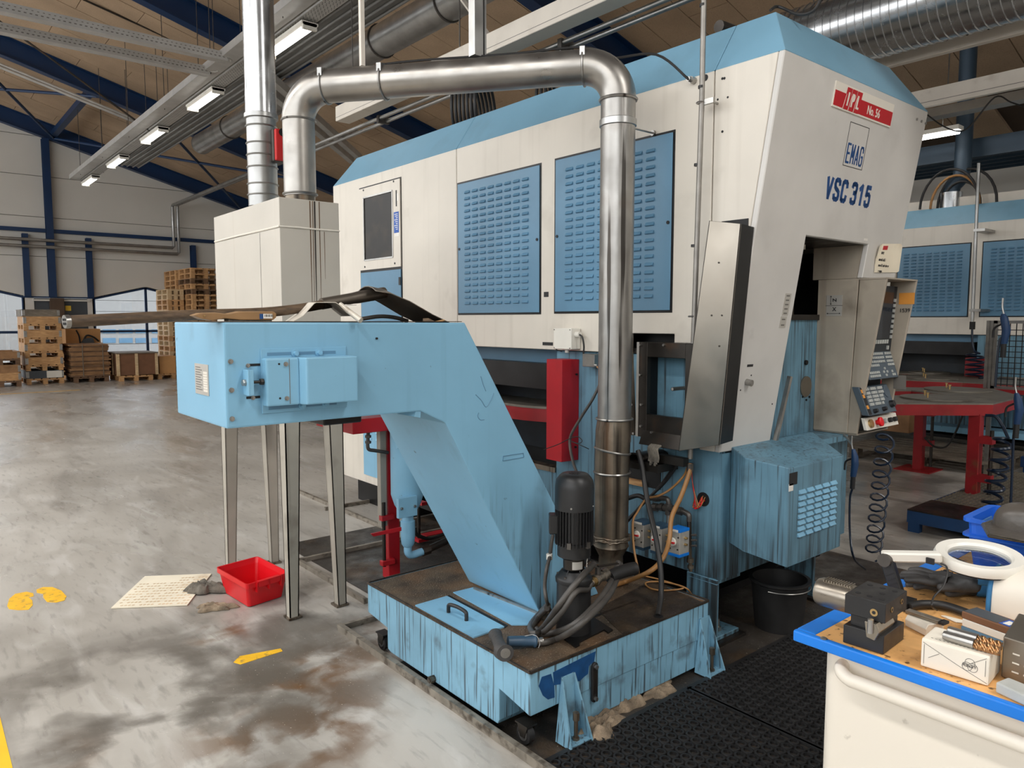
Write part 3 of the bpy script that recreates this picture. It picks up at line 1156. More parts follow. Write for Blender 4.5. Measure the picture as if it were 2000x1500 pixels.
# ---- louvred doors, every louver a piece
lv = MB()
lv.prism([(0, -.026, .009), (-.007, -.026, -.009), (0, -.026, -.009)], (0, .052, 0))
lv_proto = None


def louver_door(y0, y1, z0, z1, ncol, nrow, cy0, cy1, cz0, cz1, parent, x, real=True, mt='louver_blue'):
    m = MB()
    m.box(x - .002, y0, z0, x, y1, z1)
    m.build('door_gap', 'black_steel', parent)
    m = MB()
    m.box(x - .008, y0 + .012, z0 + .012, x - .002, y1 - .012, z1 - .012)
    d = m.build('louver_door', mt, parent, bevel=.002)
    for (yy, zz) in ((y0 + .03, (z0 + z1) / 2), (y1 - .03, (z0 + z1) / 2)):
        m = MB()
        m.cyl((x - .012, yy, zz), (x - .008, yy, zz), .009, n=10)
        m.build('door_lock', 'black_steel', d)
    first = None
    for i in range(ncol):
        for j in range(nrow):
            yy = cy0 + (cy1 - cy0) * i / max(1, ncol - 1)
            zz = cz0 + (cz1 - cz0) * j / max(1, nrow - 1)
            if first is None:
                me = MB()
                me.prism([(x - .008, yy - .027, zz + .010), (x - .019, yy - .027, zz - .007), (x - .008, yy - .027, zz - .010)], (0, .054, 0))
                first = me.build('louver', mt, d)
                fy, fz = yy, zz
            else:
                copy_part(first, d, (0, yy - fy, zz - fz))
    return d


p0, p1 = gx(914.6, 375.4, XS), gx(1028, 589, XS)
louver_door(3.325, 4.18, 1.634, 2.528, 8, 19, p0.y, p1.y, p0.z, p1.z, mach, XS)
p0, p1 = gx(1114.5, 330.5, XS), gx(1269, 578.5, XS)
louver_door(2.345, 3.21, 1.637, 2.532, 8, 19, p0.y, p1.y, p0.z, p1.z, mach, XS)
q = gx(1067, 575, XS)
m = MB()
m.box(XS - .002, q.y - .02, q.z - .015, XS, q.y + .02, q.z + .015)
m.build('name_tag', 'ink_black', mach)

# ---- window door and the blue door under it
A_, B_, D_ = gx(703, 369.6, XS), gx(782.5, 347.2, XS), gx(706.4, 528.6, XS)
y1, y0, z1, z0 = A_.y, B_.y, A_.z - .005, D_.z
m = MB()
m.box(XS - .002, y0 - .01, 1.05, XS, y1 + .01, z1 + .012)
m.build('door_gap', 'black_steel', mach)
wd = MB()
P0, P1 = gx(712, 387, XS), gx(770, 502, XS)
wd.box(XS - .01, y0, z0, XS - .002, P1.y, z1).box(XS - .01, P0.y, z0, XS - .002, y1, z1).box(XS - .01, P1.y, z0, XS - .002, P0.y, P1.z).box(XS - .01, P1.y, P0.z, XS - .002, P0.y, z1)
wdo = wd.build('window_door', 'cream_paint', mach)
m = MB()
m.box(XS - .006, P1.y, P1.z, XS - .003, P0.y, P0.z)
m.build('pane', 'smoked_pane', wdo)
m = MB()
for (a, c) in (((P1.y, P1.z), (P0.y, P1.z)), ((P1.y, P0.z), (P0.y, P0.z)), ((P1.y, P1.z), (P1.y, P0.z)), ((P0.y, P1.z), (P0.y, P0.z))):
    m.bar((XS - .011, a[0], a[1]), (XS - .011, c[0], c[1]), .012, .006, (1, 0, 0))
m.build('pane_trim', 'zinc', wdo)
m = MB()
for (px, py) in ((712, 372), (771, 354.6), (715, 521.5), (773.5, 514.5)):
    q = gx(px, py, XS)
    m.cyl((XS - .013, q.y, q.z), (XS - .01, q.y, q.z), .008, n=8)
m.build('screw', 'ink_black', wdo)
q, r = gx(775, 372, XS), gx(777.5, 403, XS)
m = MB()
m.box(XS - .0115, r.y, r.z, XS - .01, q.y, q.z)
m.build('slot', 'ink_black', wdo)
q, r = gx(771.5, 415, XS), gx(781.5, 454, XS)
m = MB()
m.box(XS - .0115, r.y, r.z, XS - .01, q.y, q.z)
st = m.build('blue_sticker', 'sticker_blue', wdo)
for i in range(9):
    zz = q.z - .02 - i * (q.z - r.z - .03) / 9
    mm = MB()
    mm.box(XS - .0122, r.y + .012, zz, XS - .0115, q.y - .01 - .01 * (i % 3), zz + .005)
    mm.build('print_line', 'sticker_white', st)
q, r = gx(773, 456, XS), gx(782, 461, XS)
m = MB()
m.box(XS - .0115, r.y, r.z, XS - .01, q.y, q.z)
q, r = gx(777.5, 378, XS), gx(781, 392, XS)
m.box(XS - .0115, r.y, r.z, XS - .01, q.y, q.z)
m.build('white_sticker', 'sticker_white', wdo)
m = MB()
m.box(XS - .008, y0 + .004, 1.06, XS - .002, y1 - .004, z0 - .02)
ld = m.build('lower_door', 'louver_blue', mach)
q = gx(783, 549, XS)
m = MB()
m.box(XS - .014, q.y - .012, q.z - .03, XS - .008, q.y + .012, q.z + .03)
m.build('latch', 'ink_black', ld)
# low louvred hatch near the floor (rear cabinet)
p0, p1 = gx(711, 838, XS), gx(741, 942, XS)
m = MB()
m.box(XS - .008, 5.2, .30, XS - .001, p0.y, 1.02)
ld2 = m.build('lower_hatch', 'light_blue', mach)
fst = None
for i in range(4):
    for j in range(7):
        me_y, me_z = p0.y - .12 - i * .12, .62 + j * .055
        if fst is None:
            mm = MB()
            mm.prism([(XS - .008, me_y - .026, me_z + .009), (XS - .0155, me_y - .026, me_z - .007), (XS - .008, me_y - .026, me_z - .009)], (0, .052, 0))
            fst = mm.build('louver', 'light_blue', ld2)
            f0 = (me_y, me_z)
        else:
            copy_part(fst, ld2, (0, me_y - f0[0], me_z - f0[1]))

# small holes and cable gland on the side
m = MB()
for (px, py, r) in ((1377.5, 152, .016), (1411, 153.5, .006), (1415, 153, .006), (1402, 194.5, .005), (1421.5, 190, .005), (1411, 257, .006)):
    q = gx(px, py, XS)
    m.cyl((XS - .0015, q.y, q.z), (XS, q.y, q.z), r, n=12)
m.build('hole', 'void_black', mach)
q = gx(1356, 158, XS)
m = MB()
m.cyl((XS - .03, q.y, q.z), (XS, q.y, q.z), .017, n=8, smooth=False)
m.cyl((XS - .05, q.y, q.z), (XS - .03, q.y, q.z), .012, n=10)
m.build('cable_gland', 'zinc', mach)

# ---- stainless deflector plate on the front corner
PT = [gx(1385, 431, 2.85), gx(1447, 437, 2.85), gx(1405, 869, 2.85), gx(1325, 881, 2.85)]
m = MB()
m.prism(PT, (.006, 0, 0))
defl = m.build('deflector_plate', 'stainless', mach, bevel=.001)
m = MB()
m.prism([PT[1], PT[2], PT[2] + V((.15, .03, 0)), PT[1] + V((.15, .03, 0))], (0, .004, 0))
m.build('deflector_return', 'black_steel', mach)
m = MB()
m.prism([PT[0], PT[3], PT[3] + V((.02, 0, 0)), PT[0] + V((.02, 0, 0))], (0, -.004, 0))
m.build('deflector_lip', 'dark_steel', mach)
a = gx(1462, 433, XS)
m = MB()
m.box(XS - .004, a.y, a.z - .02, XS, a.y + .14, a.z + .015)
m.build('notch', 'void_black', mach)
m = MB()
for (px, py) in ((1390, 616), (1410, 616), (1404, 513), (1405, 676)):
    q = gx(px, py, 2.85)
    m.cyl((2.847, q.y, q.z), (2.85, q.y, q.z), .004, n=8)
m.build('rivet', 'dark_steel', defl)

# ---- details of the leaning front
sgn = [gf(1632, 157), gf(1745, 205), gf(1739, 253), gf(1624, 205)]
sx0, sx1 = sgn[0].x, sgn[1].x
zt_, zb_ = (sgn[0].z + sgn[1].z) / 2, (sgn[2].z + sgn[3].z) / 2


def fp(x, z, out=0.0):
    return V((x, yf(z), z)) + FN * out


def fplate(x0, z0, x1, z1, o0, o1, nm, mt, parent, bev=0):
    m = MB()
    m.prism([fp(x0, z0, o0), fp(x1, z0, o0), fp(x1, z1, o0), fp(x0, z1, o0)], FN * (o1 - o0))
    return m.build(nm, mt, parent, bevel=bev)


sign = fplate(sx0, zb_, sx1, zt_, 0, .006, 'sign_plate', 'sign_white', mach)
hh = zt_ - zb_
fplate(sx0 + .004, zb_ + .008, sx1 - .004, zb_ + hh * .66, .006, .0068, 'red_band', 'sign_red', sign)
wl_ = sx1 - sx0
for i in range(3):
    xx = sx0 + wl_ * (.155 + .085 * i)
    m = MB()
    zl, zh = zb_ + .006, zb_ + hh * .93
    m.prism([fp(xx, zl, .0069), fp(xx + wl_ * .078, zl, .0069), fp(xx + wl_ * .106, zh, .0069), fp(xx + wl_ * .028, zh, .0069)], FN * .0006)
    m.build('logo_tab', 'sign_red', sign)
    m = MB()
    m.prism([fp(xx - .003, zl, .0072), fp(xx + .001, zl, .0072), fp(xx + wl_ * .028 + .001, zb_ + hh * .66, .0072), fp(xx + wl_ * .028 - .003, zb_ + hh * .66, .0072)], FN * .0004)
    m.build('logo_rule', 'sign_white', sign)
    text('IPL'[i], .088, 'sign_white', fp(xx + wl_ * .018 + (0.012 if i == 0 else 0), zb_ + hh * .22, .0076), FU, FV, sign, bold=.001, xs=.6, font_shear=.2, fat=(.002, .004, .006))
text('No. 56', .058, 'sign_white', fp(sx0 + wl_ * .545, zb_ + hh * .2, .007), FU, FV, sign, bold=.0008, xs=.85)
# maker's mark
e0, e1 = gf(1661, 237), gf(1683, 333)
ex0, ex1, ez0, ez1 = 3.665, 3.868, e1.z, e0.z
for (a, c, b2, d2) in ((ex0, ez0, ex1, ez0 + .003), (ex0, ez1 - .003, ex1, ez1), (ex0, ez0, ex0 + .003, ez1), (ex1 - .003, ez0, ex1, ez1)):
    fplate(a, c, b2, d2, 0, .001, 'mark_frame', 'ink_black', front)
GL = {
    'E': [[(1, 0), (0, 0), (0, 1), (1, 1)], [(0, .5), (.85, .5)]],
    'M': [[(0, 0), (0, 1), (.5, .34), (1, 1), (1, 0)]],
    'A': [[(0, 0), (.5, 1), (1, 0)], [(.2, .28), (.8, .28)]],
    'G': [[(1, .74), (1, .88), (.82, 1), (.18, 1), (0, .88), (0, .12), (.18, 0), (.82, 0), (1, .12), (1, .48), (.55, .48)]],
    'V': [[(0, 1), (.5, 0), (1, 1)]],
    'S': [[(1, .80), (.94, .94), (.74, 1), (.26, 1), (.06, .94), (0, .78), (.08, .63), (.3, .55), (.7, .46), (.92, .38), (1, .22), (.94, .06), (.74, 0), (.26, 0), (.06, .06), (0, .20)]],
    'C': [[(1, .76), (.95, .92), (.78, 1), (.25, 1), (.06, .93), (0, .8), (0, .2), (.06, .07), (.25, 0), (.78, 0), (.95, .08), (1, .24)]],
    '3': [[(0, .84), (.08, .96), (.28, 1), (.7, 1), (.92, .94), (1, .78), (.92, .60), (.7, .53), (.42, .53)], [(.7, .53), (.92, .46), (1, .28), (.94, .06), (.72, 0), (.26, 0), (.06, .05), (0, .18)]],
    '1': [[(.1, .80), (.62, 1), (.62, 0)]],
    '5': [[(.95, 1), (.12, 1), (.06, .55), (.3, .62), (.7, .62), (.94, .53), (1, .30), (.94, .06), (.72, 0), (.26, 0), (.05, .06), (0, .2)]]}


def letters(txt, x0, z0, lw, lh, sw, gap, parent, mt_k, gapw=None):
    """condensed block lettering on the leaning front, one mesh per letter"""
    x = x0
    for chx in txt:
        if chx == ' ':
            x += gapw
            continue
        m = MB()
        for pl_ in GL[chx]:
            P_ = [fp(x + sw / 2 + (lw - sw) * u, z0 + (sw / 2 + (lh - sw) * v) * FV.z, .0004) for u, v in pl_]
            for p, q in zip(P_, P_[1:]):
                d = (q - p).normalized()
                m.bar(p - d * sw * .3, q + d * sw * .3, sw, .0006, FN)
        m.build('letter', mt_k, parent)
        x += lw + gap


letters('EMAG', ex0 + .016, ez0 + .014, (.0385), .098, .0110, .0066, front, 'ink_blue')
v0, v1 = gf(1613, 365), gf(1700, 388)
vz0, vz1 = gf(1618, 391).z, gf(1614, 341).z
vl = (v1.x - v0.x)
letters('VSC 315', v0.x, vz0, vl * .142, (vz1 - vz0) / FV.z, vl * .048, vl * .018, front, 'ink_blue', vl * .055)
for (px, py) in ((1790, 233), (1799, 237), (1807, 241)):
    m = MB()
    q = gf(px, py)
    m.cyl(q, q + FN * .006, .007, n=8)
    m.build('screw', 'zinc', front)
q = gf(1691, 468)
fplate(q.x - .02, q.z - .006, q.x + .02, q.z + .006, 0, .001, 'small_tag', 'sticker_white', front)
# operating labels on the left post
a, c = gf(1535, 572), gf(1527, 642)
for (px0, py0, px1, py1) in ((1534, 573, 1547, 616), (1525, 618, 1541, 640)):
    q, r = gf(px0, py0), gf(px1, py1)
    lb = fplate(q.x, r.z, q.x + .055, q.z, 0, .0015, 'operating_label', 'plate_silver', front)
    n_ = 5 if py1 - py0 > 30 else 2
    for i in range(n_):
        zz = r.z + (q.z - r.z) * (i + .5) / n_
        fplate(q.x + .012, zz - .004, q.x + .042, zz + .003, .0015, .002, 'print_line', 'ink_grey', lb)
q = gf(1465, 714)
fplate(q.x - .025, q.z - .006, q.x + .025, q.z + .006, 0, .001, 'slot', 'ink_black', front)
q = gf(1458, 746)
m = MB()
m.cyl(q, q + FN * .03, .016, n=16)
m.cyl(q + FN * .03, q + FN * .031, .011, n=16)
m.build('push_button', 'zinc', front)
for (px, py) in ((1446, 762), (1467, 733), (1508, 789)):
    m = MB()
    q = gf(px, py)
    m.cyl(q, q + FN * .002, .004, n=8)
    m.build('screw', 'ink_black', front)

# weathered notice stuck on the right of the gateway
nt_ = [gf(1713, 476, .004), gf(1760, 477, .004), gf(1754, 531, .004), gf(1706, 532, .004)]
m = MB()
m.prism([gf(1722, 476, .003), gf(1758, 476, .003), gf(1761, 480, .003), gf(1754, 530, .003), gf(1750, 532, .003), gf(1706, 532, .003), gf(1709, 505, .003)], FN * .002)
note = m.build('notice', 'paper', None, 'crumpled laminated notice stuck beside the machine gateway', 'notice')
mm = MB()
mm.prism([gf(1713, 478, .016), gf(1722, 476, .005), gf(1709, 505, .005), gf(1706, 520, .005), gf(1708, 500, .016)], FN * .001)
mm.build('curled_edge', 'paper', note)
q = gf(1723, 486, .0045)
mm = MB()
mm.prism([gf(1724, 480, .005), gf(1733, 480, .005), gf(1731, 488, .005), gf(1722, 488, .005)], FN * .0008)
mm.build('red_mark', 'sign_red', note)
FN_b = FN
ln = [('ENT!', 1719, 496, .022), ('ateriel stå i', 1714, 509, .026), ('aren R.I når der er', 1713, 520, .024), ('  r ongo.', 1711, 531, .024)]
for (tx, px, py, s_) in ln:
    text(tx, s_ * .9, 'ink_black', gf(px, py, .0052), FU, FV, note, xs=.8, bold=.0003)
# ---- control pendant
cp = MB()
px0, px1 = xo1, 4.44
zb2, zt2 = .965, 1.82
mach_pod = thing('control_panel', 'cream control pendant with screen and keyboards on the machine front', 'control panel', (4.25, 2.0, .96))
m = MB()
m.prism([(px0 - .012, 1.93, zt2), (px0 - .012, 2.16, zt2), (px0 - .012, 2.16, zb2), (px0 - .012, 1.96, zb2)], (.03, 0, 0))
sidep = m.build('side_panel', 'dirty_cream', mach_pod, bevel=.002)
a = gx(1643, 575, px0)
q, r = gx(1615, 577, px0 - .012), gx(1644, 617, px0 - .012)
m = MB()
m.box(px0 - .0135, r.y, r.z, px0 - .012, q.y, q.z)
lbl = m.build('axis_label', 'plate_silver', sidep)
yy_, zz_ = (q.y + r.y) / 2, (q.z + r.z) / 2
hh = q.z - r.z
text('Z', .030, 'ink_black', (px0 - .0136, yy_ - .012, zz_ + hh * .18), (0, 0, 1), (0, 1, 0), lbl, bold=.0006)
text('X', .030, 'ink_black', (px0 - .0136, yy_ + .009, zz_ - hh * .26), (0, -1, 0), (0, 0, 1), lbl, bold=.0006)
m = MB()
for (a, c) in (((yy_ + .02, zz_ + hh * .1), (yy_ + .02, zz_ + hh * .42)), ((yy_ - .03, zz_ - hh * .38), (yy_ + .035, zz_ - hh * .38)), ((yy_ - .05, zz_), (yy_ + .05, zz_))):
    m.bar((px0 - .0139, a[0], a[1]), (px0 - .0139, c[0], c[1]), .0022, .0012, (1, 0, 0))
for (c, d) in (((yy_ + .02, zz_ + hh * .42), (0, 1)), ((yy_ + .02, zz_ + hh * .1), (0, -1)), ((yy_ - .03, zz_ - hh * .38), (-1, 0)), ((yy_ + .035, zz_ - hh * .38), (1, 0))):
    t_ = V((0, d[0], d[1]))
    s_ = V((0, -d[1], d[0]))
    P = V((px0 - .0140, c[0], c[1]))
    m.prism([P + t_ * .008, P + s_ * .005, P - s_ * .005], (.0008, 0, 0))
m.build('arrow', 'ink_black', lbl)
# cheek plates with the leaning front edge
px1 = 4.49
cb = gx(1674, 841, px0)
ct = gx(1733, 545, px0)
zb2 = .965
for xx in (px0 - .008, px1 - .02):
    m = MB()
    m.prism([(xx, y, z) for y, z in [(1.924, zt2), (ct.y, zt2), (cb.y, zb2), (1.96, zb2)]], (.02, 0, 0))
    m.build('cheek_plate', 'dirty_cream', mach_pod, bevel=.002)
m = MB()
m.box(px0 - .01, ct.y, zt2, px1, 2.16, zt2 + .008)
m.build('hood', 'dirty_cream', mach_pod)
m = MB()
m.box(px0 + .012, 1.955, zb2, px1 - .02, 2.16, zt2)
m.build('housing', 'pod_dark', mach_pod)
m = MB()
m.box(px0 + .0, cb.y, zb2 - .008, px1, 2.16, zb2)
m.build('bottom_plate', 'dirty_cream', mach_pod)


def slab(x0, x1, z0, z1, y0, y1, nm, mt, t=.02, bev=.002):
    """plate whose face runs from (y0 at z0) to (y1 at z1)"""
    m = MB()
    m.prism([(x0, y0, z0), (x0, y1, z1), (x0, y1 + t, z1), (x0, y0 + t, z0)], (x1 - x0, 0, 0))
    o = m.build(nm, mt, mach_pod, bevel=bev)
    up = V((0, y1 - y0, z1 - z0)).normalized()
    return o, (lambda u, v, out=0.0: V((x0 + (x1 - x0) * u, y0 + (y1 - y0) * v, z0 + (z1 - z0) * v)) + V((1, 0, 0)).cross(up) * out), up


def key(mp, up, u, v, w, h, out, nm, mt, par):
    n_ = V((1, 0, 0)).cross(up)
    m = MB()
    m.obox(mp(u, v, out / 2), V((w / 2, 0, 0)), up * h / 2, n_ * out / 2)
    return m.build(nm, mt, par)


cx0, cx1 = px0 + .02, px1 - .025
zs1, zs0 = gy(1755, 560, 1.875).z, gy(1746, 692, 1.905).z
scr, mp, up = slab(cx0, cx1, zs0, zs1, 1.905, 1.878, 'screen_unit', 'pod_dark')
key(mp, up, .50, .62, .25, .30, .004, 'screen', 'screen_glass', scr)
f_ = key(mp, up, .93, .80, .018, .018, .008, 'soft_key', 'key_grey', scr)
for i in range(7):
    copy_part(f_, scr, mp(.93, .80 - .076 * (i + 1)) - mp(.93, .80))
f_ = key(mp, up, .12, .20, .02, .022, .008, 'soft_key', 'key_grey', scr)
for i in range(8):
    copy_part(f_, scr, mp(.12 + .085 * (i + 1), .20) - mp(.12, .20))
key(mp, up, .85, .11, .018, .022, .008, 'soft_key', 'key_grey', scr)
m = MB()
m.box(cx0, 1.915, zs0 - .05, cx1, 1.93, zs0 - .005)
m.build('support_bar', 'dirty_cream', mach_pod)
# upper keyboard, tilted forward
z1_, z0_ = gy(1742, 684, 1.905).z, gy(1758, 736, 1.852).z
kb, mp, up = slab(cx0 - .01, cx1, z0_, z1_, 1.852, 1.905, 'keyboard', 'pod_panel', t=.04)
ks = .0135
f_ = key(mp, up, .05, .9, ks, ks, .005, 'key', 'key_grey', kb)
rows = [(.9, range(0, 11)), (.9, range(12, 16)), (.76, range(0, 11)), (.76, range(12, 16)), (.62, range(0, 11)), (.62, range(12, 16)), (.49, range(0, 7)), (.49, range(12, 16)), (.36, (9,)), (.24, range(0, 6)), (.24, (8, 10)), (.24, (13,)), (.12, range(0, 6)), (.12, (9, 13, 14))]
for (v_, rg) in rows:
    for i in rg:
        if (v_, i) != (.9, 0):
            copy_part(f_, kb, mp(.05 + i * .06, v_) - mp(.05, .9))
# lower keyboard with knobs
z1_, z0_ = gy(1733, 750, 1.895).z, gy(1752, 803, 1.832).z
kx1 = gy(1751, 800, 1.834).x
kb2, mp, up = slab(cx0 - .05, kx1, z0_, z1_, 1.832, 1.895, 'operating_panel', 'pod_panel', t=.04)
key(mp, up, .06, .5, .036, .155, .001, 'dark_strip', 'ink_black', kb2)
f_ = key(mp, up, .18, .9, .016, .016, .008, 'key', 'key_grey', kb2)
for (v_, rg) in ((.9, range(10)), (.76, range(10)), (.63, range(9)), (.50, range(9)), (.37, range(8))):
    for i in rg:
        if (v_, i) != (.9, 0) and i not in (2, 6):
            copy_part(f_, kb2, mp(.18 + i * .06, v_) - mp(.18, .9))
n_ = V((1, 0, 0)).cross(up)
m = MB()
m.cyl(mp(.88, .75), mp(.88, .75, .004), .036, n=24)
m.build('dial_plate', 'pod_panel', kb2)
for (u_, v_, r_) in ((.22, .13, .013), (.55, .15, .013), (.88, .28, .022)):
    m = MB()
    m.cyl(mp(u_, v_), mp(u_, v_, .022), r_, r_ * .8, n=16)
    m.build('knob', 'ink_black', kb2)
for v_ in (.85, .68, .3):
    key(mp, up, .05, v_, .024, .02, .002, 'orange_tag', 'sticker_orange', kb2)
# emergency stop strip
z1_, z0_ = gy(1749, 806, 1.872).z, gy(1754, 829, 1.852).z
kx1 = gy(1753, 820, 1.86).x
es, mp, up = slab(cx0 - .02, kx1, z0_, z1_, 1.852, 1.872, 'switch_strip', 'sign_white', t=.02)
m = MB()
m.cyl(mp(.13, .5), mp(.13, .5, .012), .024, n=20)
m.build('switch_collar', 'brass', es)
nn = V((1, 0, 0)).cross(up)
m = MB()
m.lathe([(.014, 0), (.014, .015), (.026, .018), (.026, .03), (.018, .034)], mp(.33, .5), nn, 20)
m.build('stop_button', 'red_plastic', es)
for u_ in (.55, .72, .88):
    m = MB()
    m.cyl(mp(u_, .5), mp(u_, .5, .018), .014, n=14)
    m.build('switch', 'ink_black' if u_ != .55 else 'key_grey', es)
m = MB()
m.box(px1 - .0215, 1.785, 1.69, px1 - .02, 1.87, 1.755)
m.build('orange_label', 'sticker_orange', mach_pod)
m = MB()
m.box(px1 - .0215, 1.81, 1.2, px1 - .02, 1.88, 1.28)
m.build('grey_label', 'ink_grey', mach_pod)
text('1539', .03, 'ink_black', (px1 - .0217, 1.865, 1.645), (0, -1, 0), (0, 0, 1), mach_pod, bold=.0003)
# ================================================================== LOWER PART OF THE FRONT MACHINE
def bx(nm, mt, x0, y0, z0, x1, y1, z1, parent=None, bev=0.0, **k):
    m = MB()
    m.box(x0, y0, z0, x1, y1, z1)
    return m.build(nm, mt, parent, bevel=bev, **k)


XB = 3.03
# side wall of the cast base with the pallet opening
oy0, oy1, oz0, oz1 = 3.22, 4.5, .70, 1.33
m = MB()
m.box(XB, 2.07, .33, XB + .05, oy0, 1.42)
m.build('base_wall', 'base_blue', mach, bevel=.004)
bx('base_wall', 'base_blue', XB, oy0, .30, XB + .05, oy1, oz0, mach)
bx('base_wall', 'louver_blue', XB + .14, oy0, oz1, XB + .19, oy1, 1.42, mach)  # darker blue stands in for the shade under the overhang
bx('base_wall', 'base_blue', XB, oy1, .30, XB + .05, 4.95, 1.42, mach)
bx('base_front', 'base_blue', XB + .0, 2.055, .33, 3.34, 2.07, .955, mach)
bx('base_end', 'base_blue', 3.34, 2.055, .33, 4.3, 2.5, .95, mach)
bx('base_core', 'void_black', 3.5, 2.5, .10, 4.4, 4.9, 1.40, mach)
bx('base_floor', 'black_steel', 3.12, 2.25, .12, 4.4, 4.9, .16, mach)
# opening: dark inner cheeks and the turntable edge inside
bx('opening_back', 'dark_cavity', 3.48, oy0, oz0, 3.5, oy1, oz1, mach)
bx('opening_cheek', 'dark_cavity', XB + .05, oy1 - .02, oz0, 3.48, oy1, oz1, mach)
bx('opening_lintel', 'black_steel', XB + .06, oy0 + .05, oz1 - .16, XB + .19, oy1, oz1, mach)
m = MB()
m.cyl((3.75, 3.75, .945), (3.75, 3.75, 1.03), .62, n=40)
tt = m.build('turntable', 'red_worn', mach)
m = MB()
m.cyl((3.75, 3.75, 1.03), (3.75, 3.75, 1.045), .625, n=40)
m.build('table_top', 'plate_top', tt)
bx('drip_lip', 'grimy_duct', XB - .01, oy0, oz0 - .02, XB + .06, oy1, oz0 + .01, mach)
# recess with fan behind the hose bundle, cut into the wall as a framed black pocket
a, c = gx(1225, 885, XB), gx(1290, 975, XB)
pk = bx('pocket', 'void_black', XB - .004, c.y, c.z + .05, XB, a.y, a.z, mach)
a, c = gx(1226, 934, XB - .006), gx(1262, 950, XB - .006)
bx('wood_wedge', 'pine', XB - .03, c.y, c.z, XB - .005, a.y, a.z + .005, mach)
# cable hole with red and yellow wires
q = gx(1374, 975, XB)
m = MB()
m.cyl((XB - .003, q.y, q.z), (XB, q.y, q.z), .035, n=24)
hol = m.build('cable_hole', 'void_black', mach)
rr = random.Random(5)
for i, mt_ in enumerate(('red_plastic', 'tan_hose', 'red_plastic', 'tan_hose', 'red_plastic', 'brass')):
    m = MB()
    pts = [(XB - .006, q.y + rr.uniform(-.02, .02), q.z + rr.uniform(-.01, .02)), (XB - .02, q.y + rr.uniform(0, .03), q.z - rr.uniform(.02, .045)), (XB - .02, q.y + .02 + rr.uniform(0, .03), q.z - rr.uniform(.01, .05)), (XB - .012, q.y + .045, q.z + rr.uniform(0, .03)), (XB - .012, q.y + .06, q.z + .08), (XB - .01, q.y + .068, q.z + .16)]
    m.tube(sp(pts, 6), .0022, 6)
    m.build('wire', mt_, hol)
# screw holes in the base
m = MB()
for (px, py) in ((1065, 912), (1065, 951)):
    q = gx(px, py, XB)
    m.cyl((XB - .002, q.y, q.z), (XB, q.y, q.z), .005, n=8)
m.build('hole', 'void_black', mach)

# ---- foot blocks
def foot(x0, y0, x1, y1, h):
    m = MB()
    m.box(x0, y0, .02, x1, y1, .04).box(x0, y0, h - .02, x1, y1, h).box(x0 + .0, y0 + .0, .04, x0 + .02, y1, h - .02).box(x0 + .02, y1 - .05, .04, x1, y1 - .03, h - .02)
    f = m.build('machine_foot', 'base_blue', mach, bevel=.002)
    m = MB()
    cx, cy = (x0 + x1) / 2 - .01, y0 + .05
    m.cyl((cx, cy, .04), (cx, cy, .06), .018, n=6, smooth=False)
    m.cyl((cx, cy, .06), (cx, cy, .10), .009, n=10)
    m.build('anchor_bolt', 'zinc', f)
    bx('foot_pad', 'dark_steel', x0 - .03, y0 - .03, .005, x1 + .02, y1 + .02, .02, f)


q = gz(1395, 1262, .02)
foot(XB - .01, 2.06, XB + .19, 2.24, .33)
q = gz(1590, 1150, 0)
foot(3.96, 2.06, 4.16, 2.24, .35)

# ---- louvred cabinet under the gateway
Yb = 1.70
cb0, cb1 = gy(1540, 920, Yb), gy(1645, 890, Yb)
cl0, cl1 = gy(1540, 1109, Yb), gy(1643, 1066, Yb)
X0, X1 = (cb0.x + cl0.x) / 2, (cb1.x + cl1.x) / 2
Z1, Z0 = cb1.z, .488
lb_, lt_ = gx(1456, 1100, 3.02), gx(1456, 893, 3.02)
m = MB()
hood0, hood1 = V((3.20, 2.03, .985)), V((3.95, 2.03, .975))
plan = [(X0, Yb), (X1, Yb), (X1 + .35, 2.05), (3.10, 2.05), (3.03, 1.93)]
vs = [V((x, y, Z0 + (.02 if i in (3, 4) else 0))) for i, (x, y) in enumerate(plan)] + [V((x, y, Z1 if y == Yb else (.955 if i == 4 else .985))) for i, (x, y) in enumerate(plan)]
m.add(vs, [(4, 3, 2, 1, 0), (5, 6, 7, 8, 9), (0, 1, 6, 5), (1, 2, 7, 6), (2, 3, 8, 7), (3, 4, 9, 8), (4, 0, 5, 9)])
cbx = m.build('front_cabinet', 'base_blue', mach, bevel=.005, seg=2)
fst = None
pa, pb, pc = gy(1566, 960, Yb), gy(1627, 943, Yb), gy(1565, 1043, Yb)
for i in range(5):
    for j in range(8):
        xx = pa.x + (pb.x - pa.x) * i / 4
        zz = pa.z + (pc.z - pa.z) * j / 7
        if fst is None:
            mm = MB()
            mm.prism([(xx - .028, Yb, zz + .009), (xx - .028, Yb - .011, zz - .007), (xx - .028, Yb, zz - .009)], (.056, 0, 0))
            fst = mm.build('louver', 'light_blue', cbx)
            f0 = (xx, zz)
        else:
            copy_part(fst, cbx, (xx - f0[0], 0, zz - f0[1]))
q, r = gy(1542, 925, Yb - .001), gy(1557, 945, Yb - .001)
bx('black_label', 'ink_black', q.x, Yb - .0015, r.z, r.x, Yb, q.z, cbx)
q, r = gy(1541, 946, Yb - .001), gy(1549, 958, Yb - .001)
bx('white_label', 'sticker_white', q.x, Yb - .0015, r.z, r.x, Yb, q.z, cbx)

